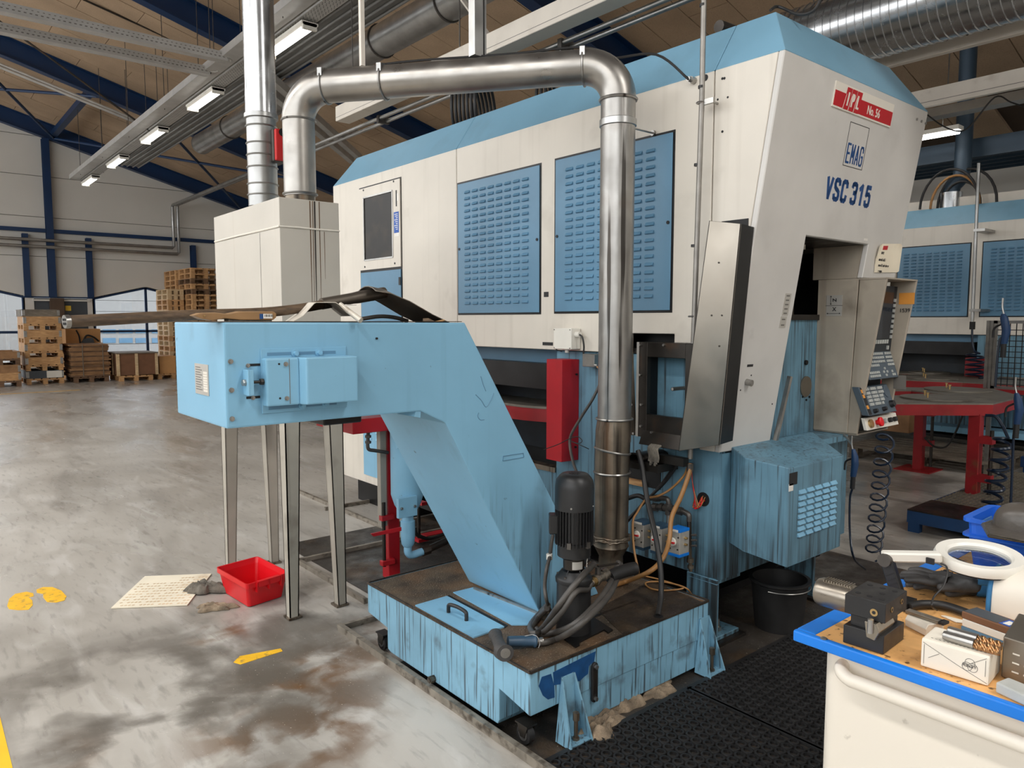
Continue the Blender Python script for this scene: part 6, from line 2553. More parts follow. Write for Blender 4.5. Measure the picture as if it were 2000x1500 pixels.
m.build('elbow', 'light_blue', sp_t)
m = MB()
m.cyl((sx_ + .10, YSP, zq(1085)), (sx_ + .15, YSP, zq(1083)), .032, n=8, smooth=False)
m.cyl((sx_ + .15, YSP, zq(1083)), (sx_ + .6, YSP + .1, zq(1070)), .022, n=14)
m.build('drain_pipe', 'dark_steel', sp_t)
for (za, zb2) in ((842, 868), (962, 1000)):
    m = MB()
    m.box(sx_ - rr1 - .03, YSP - .11, zq(zb2), sx_ + .0, YSP - .085, zq(za))
    b_ = m.build('bracket', 'light_blue', sp_t, bevel=.002)
    for dx_ in (-.11, -.02):
        m = MB()
        m.cyl((sx_ + dx_, YSP - .122, (zq(za) + zq(zb2)) / 2), (sx_ + dx_, YSP - .11, (zq(za) + zq(zb2)) / 2), .008, n=8)
        m.build('bolt', 'zinc', b_)
m = MB()
m.prism([gy(x, y, YSP - .06) for x, y in ((723, 1042), (728, 1047), (782, 1036), (782, 1029))], (0, -.012, 0))
m.build('valve_lever', 'red_paint', sp_t)

# pallet loop of the front machine: red frame and post
pl1 = thing('workpiece_carousel', 'red steel workpiece carousel frame half hidden behind the conveyor', 'conveyor', (2.45, 3.95, 0))
a = gz(762, 1127, 0.004)
m = MB()
zt_ = gy(760, 835, a.y).z
m.box(a.x - .03, a.y - .04, .004, a.x + .05, a.y + .04, zt_)
post = m.build('post', 'red_paint', pl1, bevel=.003)
m = MB()
q0 = gy(690, 822, 3.85)
m.box(q0.x - .02, 3.82, zt_, 3.0, 4.3, zt_ + .085)
m.build('beam', 'red_paint', pl1, bevel=.003)
m = MB()
m.box(a.x - .085, a.y - .05, .35, a.x - .045, a.y - .01, zt_)
m.build('flat_bar', 'leg_grey', pl1)
for zz in (.08, .42):
    q = gy(747, 1100 if zz < .2 else 1012, a.y - .05)
    m = MB()
    m.box(a.x - .09, a.y - .07, q.z - .016, a.x + .0, a.y - .03, q.z + .016)
    m.build('guide_block', 'red_paint', pl1, bevel=.003)
q0, q1 = gy(744, 982, a.y - .05), gy(744, 1108, a.y - .05)
m = MB()
m.cyl((a.x - .068, a.y - .05, q1.z), (a.x - .068, a.y - .05, q0.z), .011, n=10)
m.build('threaded_rod', 'dark_steel', pl1)
m = MB()
P = lambda x, y: gy(x, y, 3.86)
m.tube(sp([P(719, 835), P(719, 850), P(718, 870), P(721, 878), P(732, 880), P(758, 884)], 5), .011, 10)
m.build('hydraulic_pipe', 'grey_iron', pl1)
for yy in (840, 850, 861):
    m = MB()
    m.cyl(P(719, yy), P(719, yy + 5), .018, n=6, smooth=False)
    m.build('pipe_nut', 'grey_iron', pl1)
m = MB()
q0, q1 = gy(818, 990, 4.4), gy(818, 1050, 4.4)
m.cyl(q1, q0, .012, n=8)
m.build('rear_rod', 'dark_steel', pl1)
m = MB()
for (x0_, y0_, x1_, y1_) in ((812, 1048, 832, 1058), (828, 1036, 868, 1046), (818, 978, 828, 986)):
    a_, c_ = gy(x0_, y1_, 4.4), gy(x1_, y0_, 4.4)
    m = MB()
    m.box(a_.x, 4.36, a_.z, c_.x, 4.44, c_.z)
    m.build('clamp_block', 'red_paint', pl1)
m = MB()
m.tube(sp([gy(810, 1030, 4.3), gy(815, 1045, 4.3), gy(840, 1052, 4.3), gy(870, 1042, 4.3)], 6), .012, 8)
m.build('cable', 'rubber', pl1)

# ================================================================== RED CRATE, BOARD AND RAGS ON THE FLOOR
rb = thing('red_crate', 'red plastic crate on the floor beside the filter box legs', 'crate', gz(490, 1170, 0))
rimP = [gz(431, 1103, .15), gz(519, 1084, .15), gz(549, 1120, .15), gz(472, 1148, .15)]
botP = [gz(441, 1150, .004), gz(519, 1135, .004), gz(553, 1166, .004), gz(473, 1184, .004)]
zr_ = .15
# regular tapered box from the four rim corners
cen = sum(rimP, V((0, 0, 0))) / 4
e1_ = ((rimP[1] - rimP[0]) + (rimP[2] - rimP[3])) / 4
e2_ = ((rimP[3] - rimP[0]) + (rimP[2] - rimP[1])) / 4
e2_ = e2_ - e1_ * (e2_.dot(e1_) / e1_.length_squared) * .7


def rectring(s, z, rad=.02, k=4):
    out = []
    a, b = e1_ * s, e2_ * s
    ua, ub = e1_.normalized(), e2_.normalized()
    for (sa, sb) in ((-1, -1), (1, -1), (1, 1), (-1, 1)):
        cpt = cen + a * sa + b * sb - ua * rad * sa - ub * rad * sb
        t0 = {(-1, -1): PI, (1, -1): 1.5 * PI, (1, 1): 0, (-1, 1): .5 * PI}[(sa, sb)]
        for i in range(k + 1):
            t = t0 + PI / 2 * i / k
            p_ = cpt + ua * rad * math.cos(t) + ub * rad * math.sin(t)
            out.append(V((p_.x, p_.y, z)))
    return out


rings_ = [rectring(.80, .012), rectring(.80, .004), rectring(.93, zr_ - .03), rectring(1.0, zr_ - .028), rectring(1.0, zr_), rectring(.96, zr_), rectring(.90, zr_ - .03), rectring(.78, .012)]
m = MB()
n_ = len(rings_[0])
vs = [p_ for r_3 in rings_ for p_ in r_3]
fs = []
for k_ in range(len(rings_) - 1):
    for i in range(n_):
        j = (i + 1) % n_
        fs.append((k_ * n_ + i, k_ * n_ + j, (k_ + 1) * n_ + j, (k_ + 1) * n_ + i))
fs.append(tuple(range(n_)))
m.add(vs, fs)
m.add(rings_[1], [tuple(range(n_))[::-1]])
m.build('body', 'red_plastic', rb, bevel=0)
m = MB()
f_ = cen + e2_ * .985
for k_ in (-.55, .0, .55):
    c_ = f_ + e1_ * k_
    m = MB()
    m.obox(V((c_.x, c_.y, zr_ - .03)), e1_.normalized() * .004, e2_.normalized() * .012, V((0, 0, .028)))
    m.build('handle_rib', 'red_plastic', rb)
m = MB()
m.obox(V((f_.x, f_.y, zr_ - .015)), e1_ * .5, e2_.normalized() * .012, V((0, 0, .016)))
m.build('handle', 'red_plastic', rb)

m = MB()
m.prism([gz(x, y, .002) for x, y in ((217, 1189), (283, 1127), (413, 1122), (366, 1183))], (0, 0, .006))
pb = tag(m.build('floor_board', 'paper'), 'thin cream hardboard sheet lying on the floor near the crate', 'board')
qs = [gz(x, y, .0085) for x, y in ((217, 1189), (283, 1127), (413, 1122), (366, 1183))]
m = MB()
for i in range(1, 12):
    for j in range(1, 20):
        if (i * 7 + j * 3) % 5 == 0 or i > 9 and j < 12:
            continue
        p_ = qs[0].lerp(qs[1], i / 12).lerp(qs[3].lerp(qs[2], i / 12), j / 20)
        m.box(p_.x - .007, p_.y - .005, .0082, p_.x + .007, p_.y + .005, .0088)
m.build('stain_marks', 'pine_pale', pb, kind='stuff')


def cloth(nm, outline_c, rx, ry, h, seed, mt, label, rot=0.0, parent_z=0.003, n=26, ridges=7):
    """crumpled rag: folded sheet with closed underside"""
    r_ = random.Random(seed)
    ph = [r_.uniform(0, 6.28) for _ in range(ridges)]
    dr = [r_.uniform(0, PI) for _ in range(ridges)]
    fr = [r_.uniform(5, 13) for _ in range(ridges)]
    vs, fs = [], []
    cr, sr = math.cos(rot), math.sin(rot)
    for i in range(n + 1):
        for j in range(n + 1):
            u, v = i / n * 2 - 1, j / n * 2 - 1
            k_ = max(abs(u), abs(v))
            l_ = math.hypot(u, v)
            f = k_ / l_ if l_ > 0 else 1
            x, y = u * f, v * f
            th = math.atan2(y, x)
            wob = 1 + .22 * math.sin(3 * th + ph[0]) + .14 * math.sin(5 * th + ph[1]) + .08 * math.sin(9 * th + ph[2])
            x2, y2 = x * rx * wob, y * ry * wob
            z = 0
            for q in range(ridges):
                z += abs(math.sin(fr[q] * (x * math.cos(dr[q]) + y * math.sin(dr[q])) * .8 + ph[q])) ** 1.5 / ridges
            z = h * (z * 1.25) * (1 - k_ ** 5) + .002
            vs.append(V(outline_c) + V((x2 * cr - y2 * sr, x2 * sr + y2 * cr, z)))
    N_ = n + 1
    for i in range(n):
        for j in range(n):
            fs.append((i * N_ + j, (i + 1) * N_ + j, (i + 1) * N_ + j + 1, i * N_ + j + 1))
    m = MB()
    m.add(vs, fs, True)
    # underside
    per = [(i, 0) for i in range(n)] + [(n, j) for j in range(n)] + [(n - i, n) for i in range(n)] + [(0, n - j) for j in range(n)]
    ids = [i * N_ + j for i, j in per]
    low = [V((vs[k_].x, vs[k_].y, outline_c[2])) for k_ in ids]
    b0 = len(vs)
    m.v += low
    L_ = len(ids)
    for q in range(L_):
        q2 = (q + 1) % L_
        m.f.append((ids[q], ids[q2], b0 + q2, b0 + q))
        m.sm.append(True)
    m.f.append(tuple(b0 + q for q in range(L_)))
    m.sm.append(False)
    return tag(m.build(nm, mt), label, 'rag')


cloth('rag', gz(402, 1154, .008), .13, .05, .06, 3, 'rag_grey', 'grey twisted rag by the left of the red crate', -.75)
cloth('rag', gz(420, 1188, .002), .10, .05, .03, 8, 'rag', 'beige crumpled rag on the floor before the red crate', -.6)
cloth('rag', gz(1170, 1424, .001), .13, .07, .05, 21, 'rag', 'nearest beige absorbent rag stuffed under the tank edge', .0)
cloth('rag', gz(1222, 1376, .001), .12, .05, .045, 22, 'rag', 'middle beige absorbent rag stuffed under the tank edge', .1)
cloth('rag', gz(1288, 1352, .001), .10, .045, .035, 23, 'rag', 'farthest beige absorbent rag stuffed under the tank edge', .1)

# ================================================================== RING MATS
def ring_mat(nm, x0, y0, x1, y1, z, label, pitch=.046, parentz=0):
    """rubber mat of open rings on a hexagonal grid, real holes"""
    vs, fs = [], []
    nx = int((x1 - x0) / pitch)
    ny = int((y1 - y0) / (pitch * .866))
    h = .012
    for j in range(ny):
        for i in range(nx):
            cx = x0 + pitch * (i + .5 + (.5 if j % 2 else 0))
            cy = y0 + pitch * .866 * (j + .6)
            if cx > x1 - pitch * .3:
                continue
            K = 12
            b = len(vs)
            for (r, zz) in ((pitch * .30, z), (pitch * .30, z + h), (pitch * .46, z + h * .9), (pitch * .52, z)):
                for k_ in range(K):
                    t = 2 * PI * k_ / K
                    vs.append((cx + r * math.cos(t), cy + r * math.sin(t), zz))
            for q in range(3):
                for k_ in range(K):
                    k2 = (k_ + 1) % K
                    fs.append((b + q * K + k_, b + q * K + k2, b + (q + 1) * K + k2, b + (q + 1) * K + k_))
    t = thing(nm, label, 'mat', ((x0 + x1) / 2, (y0 + y1) / 2, z - .002))
    m = MB()
    m.add(vs, fs, False)
    m.build('ring_grid', 'rubber', t, kind='stuff')
    m = MB()
    m.box(x0, y0, z - .002, x1, y1, z + .001)
    m.build('backing', 'pit_floor', t)
    m = MB()
    for (p, q) in (((x0, y0), (x1, y0)), ((x1, y0), (x1, y1)), ((x1, y1), (x0, y1)), ((x0, y1), (x0, y0))):
        m.bar((p[0], p[1], z + .004), (q[0], q[1], z + .004), .02, .012)
    m.build('border', 'rubber', t)
    return t


a, c = gz(1046, 1500, .006), gz(1400, 1312, .006)
ym = (a.y + c.y) / 2
ring_mat('ring_mat', 1.715, ym - .78, 2.55, ym - .01, .006, 'near left black rubber ring mat beside the tray kerb')
ring_mat('ring_mat', 2.56, ym - .78, 3.40, ym - .01, .006, 'black rubber ring mat before the round tub')
ring_mat('ring_mat', 3.42, .55, 4.3, 1.45, .006, 'black rubber ring mat behind the blue bench corner')
# ================================================================== WORKBENCH TROLLEY, NEAR RIGHT
BZ = .90
bX0, bX1, bY0, bY1 = 1.528, 2.85, -.75, .838
bench = thing('workbench', 'cream workbench trolley with a blue-edged board top in the near right corner', 'workbench', (2.1, .1, 0))
m = MB()
m.box(bX0, bY0, BZ - .025, bX0 + .016, bY1, BZ).box(bX0 + .016, bY1 - .045, BZ - .025, bX1, bY1, BZ)
m.box(bX1 - .03, bY0, BZ - .025, bX1, bY1 - .045, BZ)
m.build('top_edging', 'bench_blue', bench, bevel=.004, seg=2)
bx('board', 'bench_board', bX0 + .016, bY0, BZ - .024, bX1 - .03, bY1 - .045, BZ - .001, bench)
q = gz(1608, 1248, BZ)
m = MB()
m.lathe([(.008, 0), (.008, .001), (.005, .003)], (bX0 + .009, q.y, BZ), n=14)
m.build('screw', 'zinc', bench)
m = MB()
xc0, yc1 = bX0 + .045, bY1 - .04
n_ = 8
pl_ = [(xc0, bY0), (bX1 - .06, bY0), (bX1 - .06, yc1)]
rad = .05
for i in range(n_ + 1):
    t = PI / 2 + PI / 2 * i / n_
    pl_.append((xc0 + rad + rad * math.cos(t), yc1 - rad + rad * math.sin(t)))
m.prism([(x, y, .12) for x, y in pl_], (0, 0, BZ - .026 - .12))
cab = m.build('cabinet', 'white_enamel', bench)
cab.data.shade_smooth()
cab.data.set_sharp_from_angle(angle=.5)
for (x, y) in ((xc0 + .1, yc1 - .1), (bX1 - .2, yc1 - .1), (xc0 + .1, bY0 + .1), (bX1 - .2, bY0 + .1)):
    m = MB()
    m.cyl((x, y - .02, .06), (x, y + .02, .06), .06, n=20)
    m.build('castor', 'rubber', bench)
    bx('castor_fork', 'zinc', x - .02, y - .03, .06, x + .02, y + .03, .12, bench)
# rail handle round the cabinet front
hz_ = gx(1620, 1300, xc0 - .03).z - .012
m = MB()
m.tube(sp([(xc0 + .02, yc1 - .055, hz_ + .012), (xc0 - .018, yc1 - .06, hz_ + .008), (xc0 - .034, yc1 - .085, hz_), (xc0 - .036, yc1 - .13, hz_), (xc0 - .036, .4, hz_), (xc0 - .036, .1, hz_), (xc0 - .036, bY0 + .1, hz_), (xc0 - .03, bY0 + .05, hz_), (xc0 + .02, bY0 + .03, hz_)], 8), .0145, 14)
m.build('rail_handle', 'white_enamel', bench)
zb = BZ + .0005
B = lambda x, y, z=zb: gz(x, y, z)

# ---- turning tool holder block
th = thing('tool_holder', 'black square tool holder with a ribbed steel shank on the bench corner', 'tool holder', B(1710, 1250))
b0, bl, br_ = B(1725, 1279), B(1646, 1254), B(1768, 1250)
e_l = (bl - b0)
e_r = (br_ - b0)
e_r = e_r - e_l * (e_r.dot(e_l) / e_l.length_squared) * .8
H1 = .028
m = MB()


def blk(o, el, er, z0, z1, nm, mt, par, bev=.001):
    m = MB()
    o = V((o.x, o.y, 0))
    el, er = V((el.x, el.y, 0)), V((er.x, er.y, 0))
    m.prism([o + V((0, 0, z0)), o + el + V((0, 0, z0)), o + el + er + V((0, 0, z0)), o + er + V((0, 0, z0))], (0, 0, z1 - z0))
    return m.build(nm, mt, par, bevel=bev)


k_ = (b0 - EYEP).dot(_fw) / FPX          # metres per pixel there
hA = 44 * k_
blk(b0, e_l, e_r, zb, zb + .040, 'base', 'tool_black', th)
blk(b0 + e_l * .12 + e_r * .10, e_l * .76, e_r * .8, zb + .040, zb + .068, 'neck', 'tool_black', th)
ub = b0 + e_l * -.02 + e_r * -.02
up0 = zb + .068
ublk = blk(ub, e_l * 1.0, e_r * 1.05, up0, up0 + .042, 'head_block', 'tool_black', th)
un = V((-e_r.x, -e_r.y, 0)).normalized()
for (f, g_, r_3) in ((.62, .5, .0085),):
    pass
ul = V((e_l.x, e_l.y, 0))
ur = V((e_r.x, e_r.y, 0))
nl, nr = ul.normalized(), ur.normalized()
fl_ = (-nr)       # face normal of the left/front face
fr_n = (-nl)      # face normal of the right face
for (base, d, t_, zz, r_3, nrm) in ((ub, ul, .27, .018, .008, fl_), (ub, ur * 1.05, .28, .022, .006, fr_n), (ub, ur * 1.05, .74, .026, .006, fr_n)):
    c_ = V((base.x, base.y, up0 + zz)) + d * t_
    m = MB()
    m.cyl(c_ + nrm * .0005, c_ + nrm * .0015, r_3, n=16)
    sc1 = m.build('set_screw', 'brass', ublk)
    m = MB()
    m.cyl(c_ + nrm * .0015, c_ + nrm * .002, r_3 * .5, n=6)
    m.build('hex_socket', 'ink_black', ublk)
for (a_, c_) in ((.2, .2), (.5, .2), (.8, .22), (.2, .8), (.5, .8), (.82, .8), (.35, .5)):
    p_ = V((ub.x, ub.y, up0 + .042)) + ul * a_ + ur * 1.05 * c_
    m = MB()
    m.cyl(p_ + V((0, 0, .0001)), p_ + V((0, 0, .0006)), .006, n=14)
    m.build('top_hole', 'ink_black', ublk)
# shank
sa = V((ub.x, ub.y, up0 + .012)) + ul * 1.0 + ur * .5
m = MB()
sd = nl
m.rings([(sa, .032), (sa + sd * .075, .032), (sa + sd * .084, .028)], 28)
shk = m.build('shank', 'tool_steel', th)
for i in range(11):
    c_ = sa + sd * (.008 + i * .0058) + V((0, 0, .030)) + nr * .0
    m = MB()
    m.obox(c_, sd * .0012, nr * .014, V((0, 0, .0035)))
    m.build('rack_tooth', 'tool_steel', shk)
# cutting tool clamped below
tA = V((ub.x, ub.y, 0)) + ul * .18 - nr * .012
m = MB()
m.prism([tA + V((0, 0, zb + .030)), tA + ul * .2 + V((0, 0, zb + .033)), tA + ul * .26 + V((0, 0, zb + .066)), tA + V((0, 0, zb + .066)), tA - ul * .10 + V((0, 0, zb + .05))], nr * .085)
m.build('cutter', 'tool_steel', th, bevel=.001)
tb2 = tA + ul * .10 - nr * .002
m = MB()
m.cyl(tb2 + V((0, 0, zb + .045)), tb2 + V((0, 0, zb + .075)), .006, n=12)
m.build('clamp_pin', 'zinc', th)

# ---- aluminium profile and flat bar
m = MB()
a0, a1 = B(1768, 1222), B(1809, 1243)
d = (a1 - a0).normalized()
s_ = V((-d.y, d.x, 0))
if s_.x < 0:
    s_ = -s_
m.prism([a0, a0 + s_ * .045, a0 + s_ * .048 + V((0, 0, .018)), a0 + s_ * .036 + V((0, 0, .026)), a0 + s_ * .004 + V((0, 0, .026)), a0 - s_ * .002 + V((0, 0, .016))], d * ((a1 - a0).length + .0))
prf = tag(m.build('steel_block', 'tin', bevel=.001), 'pale steel block with a bright end beside the black tool holder', 'block')
m = MB()
q0, q1 = gz(1772, 1196, zb + .027), gz(1840, 1219, zb + .027)
dd = (q1 - q0).normalized()
ss = V((-dd.y, dd.x, 0))
m.obox((q0 + q1) / 2 + V((0, 0, .004)), (q1 - q0) / 2, ss * .009, V((0, 0, .004)))
fb_ = tag(m.build('boring_bar', 'tool_steel', bevel=.001), 'slim steel boring bar lying across the pale steel block', 'tool')
m = MB()
m.obox(q1 + V((0, 0, .005)) + dd * .003, dd * .006, ss * .012, V((0, 0, .003)))
m.build('insert', 'tool_black', fb_)

# ---- white carton with two end mills on top
ct = thing('carton', 'small white cardboard carton on the bench edge with end mills on it', 'carton', B(1880, 1320))
c0, cl, cr = B(1930, 1341), B(1797, 1300), B(1957, 1318)
c_el, c_er = cl - c0, None
c_er = V((-c_el.y, c_el.x, 0)).normalized()
if c_er.x < 0:
    c_er = -c_er
chh = .058
wdt = .085
m = MB()
m.prism([c0, c0 + c_el, c0 + c_el + c_er * wdt, c0 + c_er * wdt], (0, 0, chh))
cbody = m.build('box', 'carton', ct, bevel=.004, seg=2)
nrm = -c_er


def cface(u, v, out=.0004):
    return c0 + c_el * u + V((0, 0, chh * v)) + nrm * out


for (a_, c_) in (((.97, .88), (.45, .42)), ((.45, .42), (.02, .08)), ((.04, .93), (.25, .62)), ((.95, .12), (.95, .82)), ((.05, .3), (.05, .85)), ((.72, .62), (.88, .38))):
    m = MB()
    m.bar(cface(*a_), cface(*c_), .0007, .0006, nrm)
    m.build('fold_line', 'ink_grey', cbody)
cen_ = cface(.27, .52)
cu = c_el.normalized()
for k3 in range(3):
    t = PI / 2 + k3 * 2 * PI / 3
    cc3 = cen_ + cu * (.0055 * math.cos(t)) + V((0, 0, .0055 * math.sin(t)))
    m = MB()
    m.tube([cc3 + cu * (.0085 * math.cos(2 * PI * i / 20)) + V((0, 0, .0085 * math.sin(2 * PI * i / 20))) for i in range(20)], .00045, 5, closed=True)
    m.build('emblem_ring', 'ink_grey', cbody)
text('R3x2Y', .009, 'ink_grey', cen_ + cu * .0125 - V((0, 0, .003)) + nrm * .0004, -cu, (0, 0, 1), cbody)
for i in range(14):
    p_ = c0 + c_el * (.08 + .06 * i) + V((0, 0, chh + .0002)) + c_er * .016
    m = MB()
    m.bar(p_, p_ + c_el * .03, .0012, .0005)
    m.build('tear_mark', 'ink_grey', cbody)


def endmill(p0, p1, r, lab):
    d = (p1 - p0).normalized()
    L_ = (p1 - p0).length
    t = thing('end_mill', lab, 'milling cutter', p0.lerp(p1, .5) - V((0, 0, r)), 'end mills on the carton')
    m = MB()
    m.rings([(p0, r * .85), (p0 + d * .003, r), (p0 + d * L_ * .56, r)], 18)
    m.build('shank', 'zinc', t)
    u = d.cross(V((0, 0, 1))).normalized()
    v = d.cross(u)
    vs, fs = [], []
    S, K = 22, 16
    for i in range(S + 1):
        s2 = i / S
        for k3 in range(K):
            ang = 2 * PI * k3 / K
            rr3 = r * (.98 if (k3 % 4) in (0, 1) else .62)
            tw = ang + s2 * 5.0
            vs.append(p0 + d * (L_ * (.57 + .43 * s2)) + u * (rr3 * math.cos(tw)) + v * (rr3 * math.sin(tw)))
    for i in range(S):
        for k3 in range(K):
            k4 = (k3 + 1) % K
            fs.append((i * K + k3, i * K + k4, (i + 1) * K + k4, (i + 1) * K + k3))
    fs.append(tuple(range(K))[::-1])
    fs.append(tuple(S * K + i for i in range(K)))
    m = MB()
    m.add(vs, fs, False)
    m.build('flutes', 'drill_bronze', t)


zt2_ = zb + chh + .0105
endmill(gz(1843, 1240, zt2_), gz(1952, 1272, zt2_), .0095, 'silver end mill with bronze flutes on the carton, nearer one')
endmill(gz(1852, 1231, zt2_), gz(1956, 1262, zt2_), .0095, 'silver end mill with bronze flutes on the carton, farther one')

# ---- stack of boxes behind the carton
s0, s1 = B(1876, 1232), B(1970, 1268)
sd_ = (s1 - s0)
sn = V((-sd_.y, sd_.x, 0)).normalized()
if sn.x < 0:
    sn = -sn


def flat(o, ln, z0, z1, nm, mt, label, cat, wd=.055, sh=0.0):
    m = MB()
    o = V((o.x, o.y, 0)) + sn * sh
    m.prism([o + V((0, 0, z0)), o + ln + V((0, 0, z0)), o + ln + sn * wd + V((0, 0, z0)), o + sn * wd + V((0, 0, z0))], (0, 0, z1 - z0))
    return tag(m.build(nm, mt, bevel=.0015), label, cat)


flat(s0, sd_, zb, zb + .012, 'clear_case', 'outside_pane', 'flat clear blue plastic case at the bottom of the small stack', 'case')
flat(s0 + sd_ * .02, sd_ * .98, zb + .0125, zb + .030, 'sliding_tray', 'white_plastic', 'light grey plastic tray in the middle of the small stack', 'tray')
ib = flat(s0, sd_, zb + .0305, zb + .046, 'insert_box', 'brown_board', 'brown insert box with blue label on top of the small stack', 'box')
m = MB()
o = V((s0.x, s0.y, zb + .0462)) + sd_ * .74
m.prism([o + sn * .006, o + sd_ * .22 + sn * .006, o + sd_ * .22 + sn * .045, o + sn * .045], (0, 0, .0006))
m.build('blue_label', 'sticker_blue', ib)
m = MB()
o = V((s0.x, s0.y, zb + .0468)) + sd_ * .79
m.prism([o + sn * .012, o + sd_ * .13 + sn * .012, o + sd_ * .13 + sn * .036, o + sn * .036], (0, 0, .0004))
m.build('white_label', 'sticker_white', ib)
m = MB()
o = V((s0.x, s0.y, zb + .0462)) + sd_ * .02
m.prism([o + sn * .004, o + sd_ * .7 + sn * .004, o + sd_ * .7 + sn * .05, o + sn * .05], (0, 0, .0004))
m.build('dark_lid', 'door_grey', ib)
for i in range(3):
    p_ = V((s0.x, s0.y, zb + .021)) + sd_ * 1.0 + sn * (.012 + .016 * i)
    m = MB()
    m.cyl(p_, p_ + sd_.normalized() * .008, .004, n=8)
    m.build('tray_pin', 'zinc', ib)
m = MB()
m.prism([B(x, y) for x, y in ((1838, 1203), (1845, 1203), (1880, 1212), (1880, 1217), (1868, 1216))], (0, 0, .0015))
tag(m.build('paper_strip', 'carton'), 'narrow cream paper strip on the board beside the brown box', 'paper')

# stainless box and whetstone at the frame edge
k0, k1 = B(1957, 1340), B(1964, 1262, zb + .075)
m = MB()
o = B(1955, 1322)
ex_, ey_ = V((.16, .02, 0)), V((-.02, -.20, 0))
m.prism([o, o + ex_, o + ex_ + ey_, o + ey_], (0, 0, .082))
sb = tag(m.build('steel_box', 'stainless', bevel=.002), 'brushed steel box with slotted side at the right frame edge', 'box')
for r in range(3):
    for c_ in range(3):
        p_ = o + ey_ * (.12 + .1 * r) + V((-.0005, 0, .055 - .0 * r - .018 * c_))
        m = MB()
        dv = ey_.normalized()
        m.obox(p_ + V((-.0005, 0, 0)), dv * .006, V((.0006, 0, 0)), V((0, 0, .0014)))
        m.build('slot', 'sign_white', sb)
m = MB()
m.prism([B(x, y) for x, y in ((1944, 1352), (1968, 1342), (2040, 1372), (2020, 1388))], (0, 0, .02))
tag(m.build('whetstone', 'key_grey', bevel=.003, seg=2), 'grey whetstone bar on the bench front edge', 'whetstone')

# ---- magnifier lamp
ml = thing('magnifier_lamp', 'white ring magnifier lamp on a black jointed arm over the bench', 'lamp', B(1765, 1172))
Ym = .60
K = lambda x, y, X: gx(x, y, X)
j0, j1 = K(1732, 1092, 1.86), K(1756, 1168, 1.86)
m = MB()
ua = (j1 - j0)
m.bar(j0, j1 + ua * .15, .030, .02, (1, 0, 0))
arm = m.build('lower_arm', 'tool_black', ml, bevel=.003)
for i in range(5):
    t0 = .3 + i * .13
    c_ = j0 + ua * t0 + V((-.0105, 0, 0))
    m = MB()
    m.bar(c_ + V((0, -.012, 0)), c_ + ua * .12 + V((0, .010, 0)), .002, .002, (1, 0, 0))
    m.build('spring_web', 'ink_black', arm)
m = MB()
m.cyl(j0 + V((-.018, 0, 0)), j0 + V((.018, 0, 0)), .016, n=20)
m.build('joint', 'grey_iron', ml)
a0, a1 = K(1726, 1086, 1.86), K(1838, 1088, 1.93)
m = MB()
zu = V((0, 0, 1))
m.bar(a0 + (a0 - a1).normalized() * .004, a1, .03, .024)
m.build('upper_arm', 'white_plastic', ml, bevel=.004)
m = MB()
c_ = K(1822, 1095, 1.90)
m.bar(c_ + V((-.008, .012, 0)), c_ + V((-.008, -.006, 0)), .006, .014)
m.build('hinge_clip', 'ink_black', ml)
rc_ = K(1912, 1088, 2.02)
Rr = (1990 - 1834) / 2 * ((rc_ - EYEP).dot(_fw) / FPX)
tiltn = V((-.10, -.04, 1)).normalized()
m = MB()
u = tiltn.orthogonal().normalized()
m._lathe([(Rr * .70, -.010), (Rr * .97, -.014), (Rr, .0), (Rr * .95, .010), (Rr * .74, .008), (Rr * .68, .002), (Rr * .70, -.010)], rc_, tiltn, 48, True)
m.build('ring_shade', 'white_plastic', ml)
m = MB()
m.lathe([(Rr * .70, -.004), (Rr * .4, .004), (Rr * .1, .006)], rc_, tiltn, 40)
m.build('lens', 'lens_glass', ml)
m = MB()
m.lathe([(Rr * .9, -.020), (Rr * .93, -.012)], rc_, tiltn, 40, True, False)
m.build('under_rim', 'tool_black', ml)
m = MB()
m.tube(sp([K(1836, 1100, 1.92), K(1848, 1106, 1.92), K(1850, 1120, 1.9), K(1842, 1145, 1.87), K(1824, 1166, 1.83), K(1820, 1184, 1.8), B(1830, 1192, zb + .003)], 6), .0022, 6)
m.build('flex', 'rubber', ml)
bx('clamp_foot', 'tool_black', j1.x - .03, j1.y - .03, zb, j1.x + .03, j1.y + .03, j1.z - .0, ml)


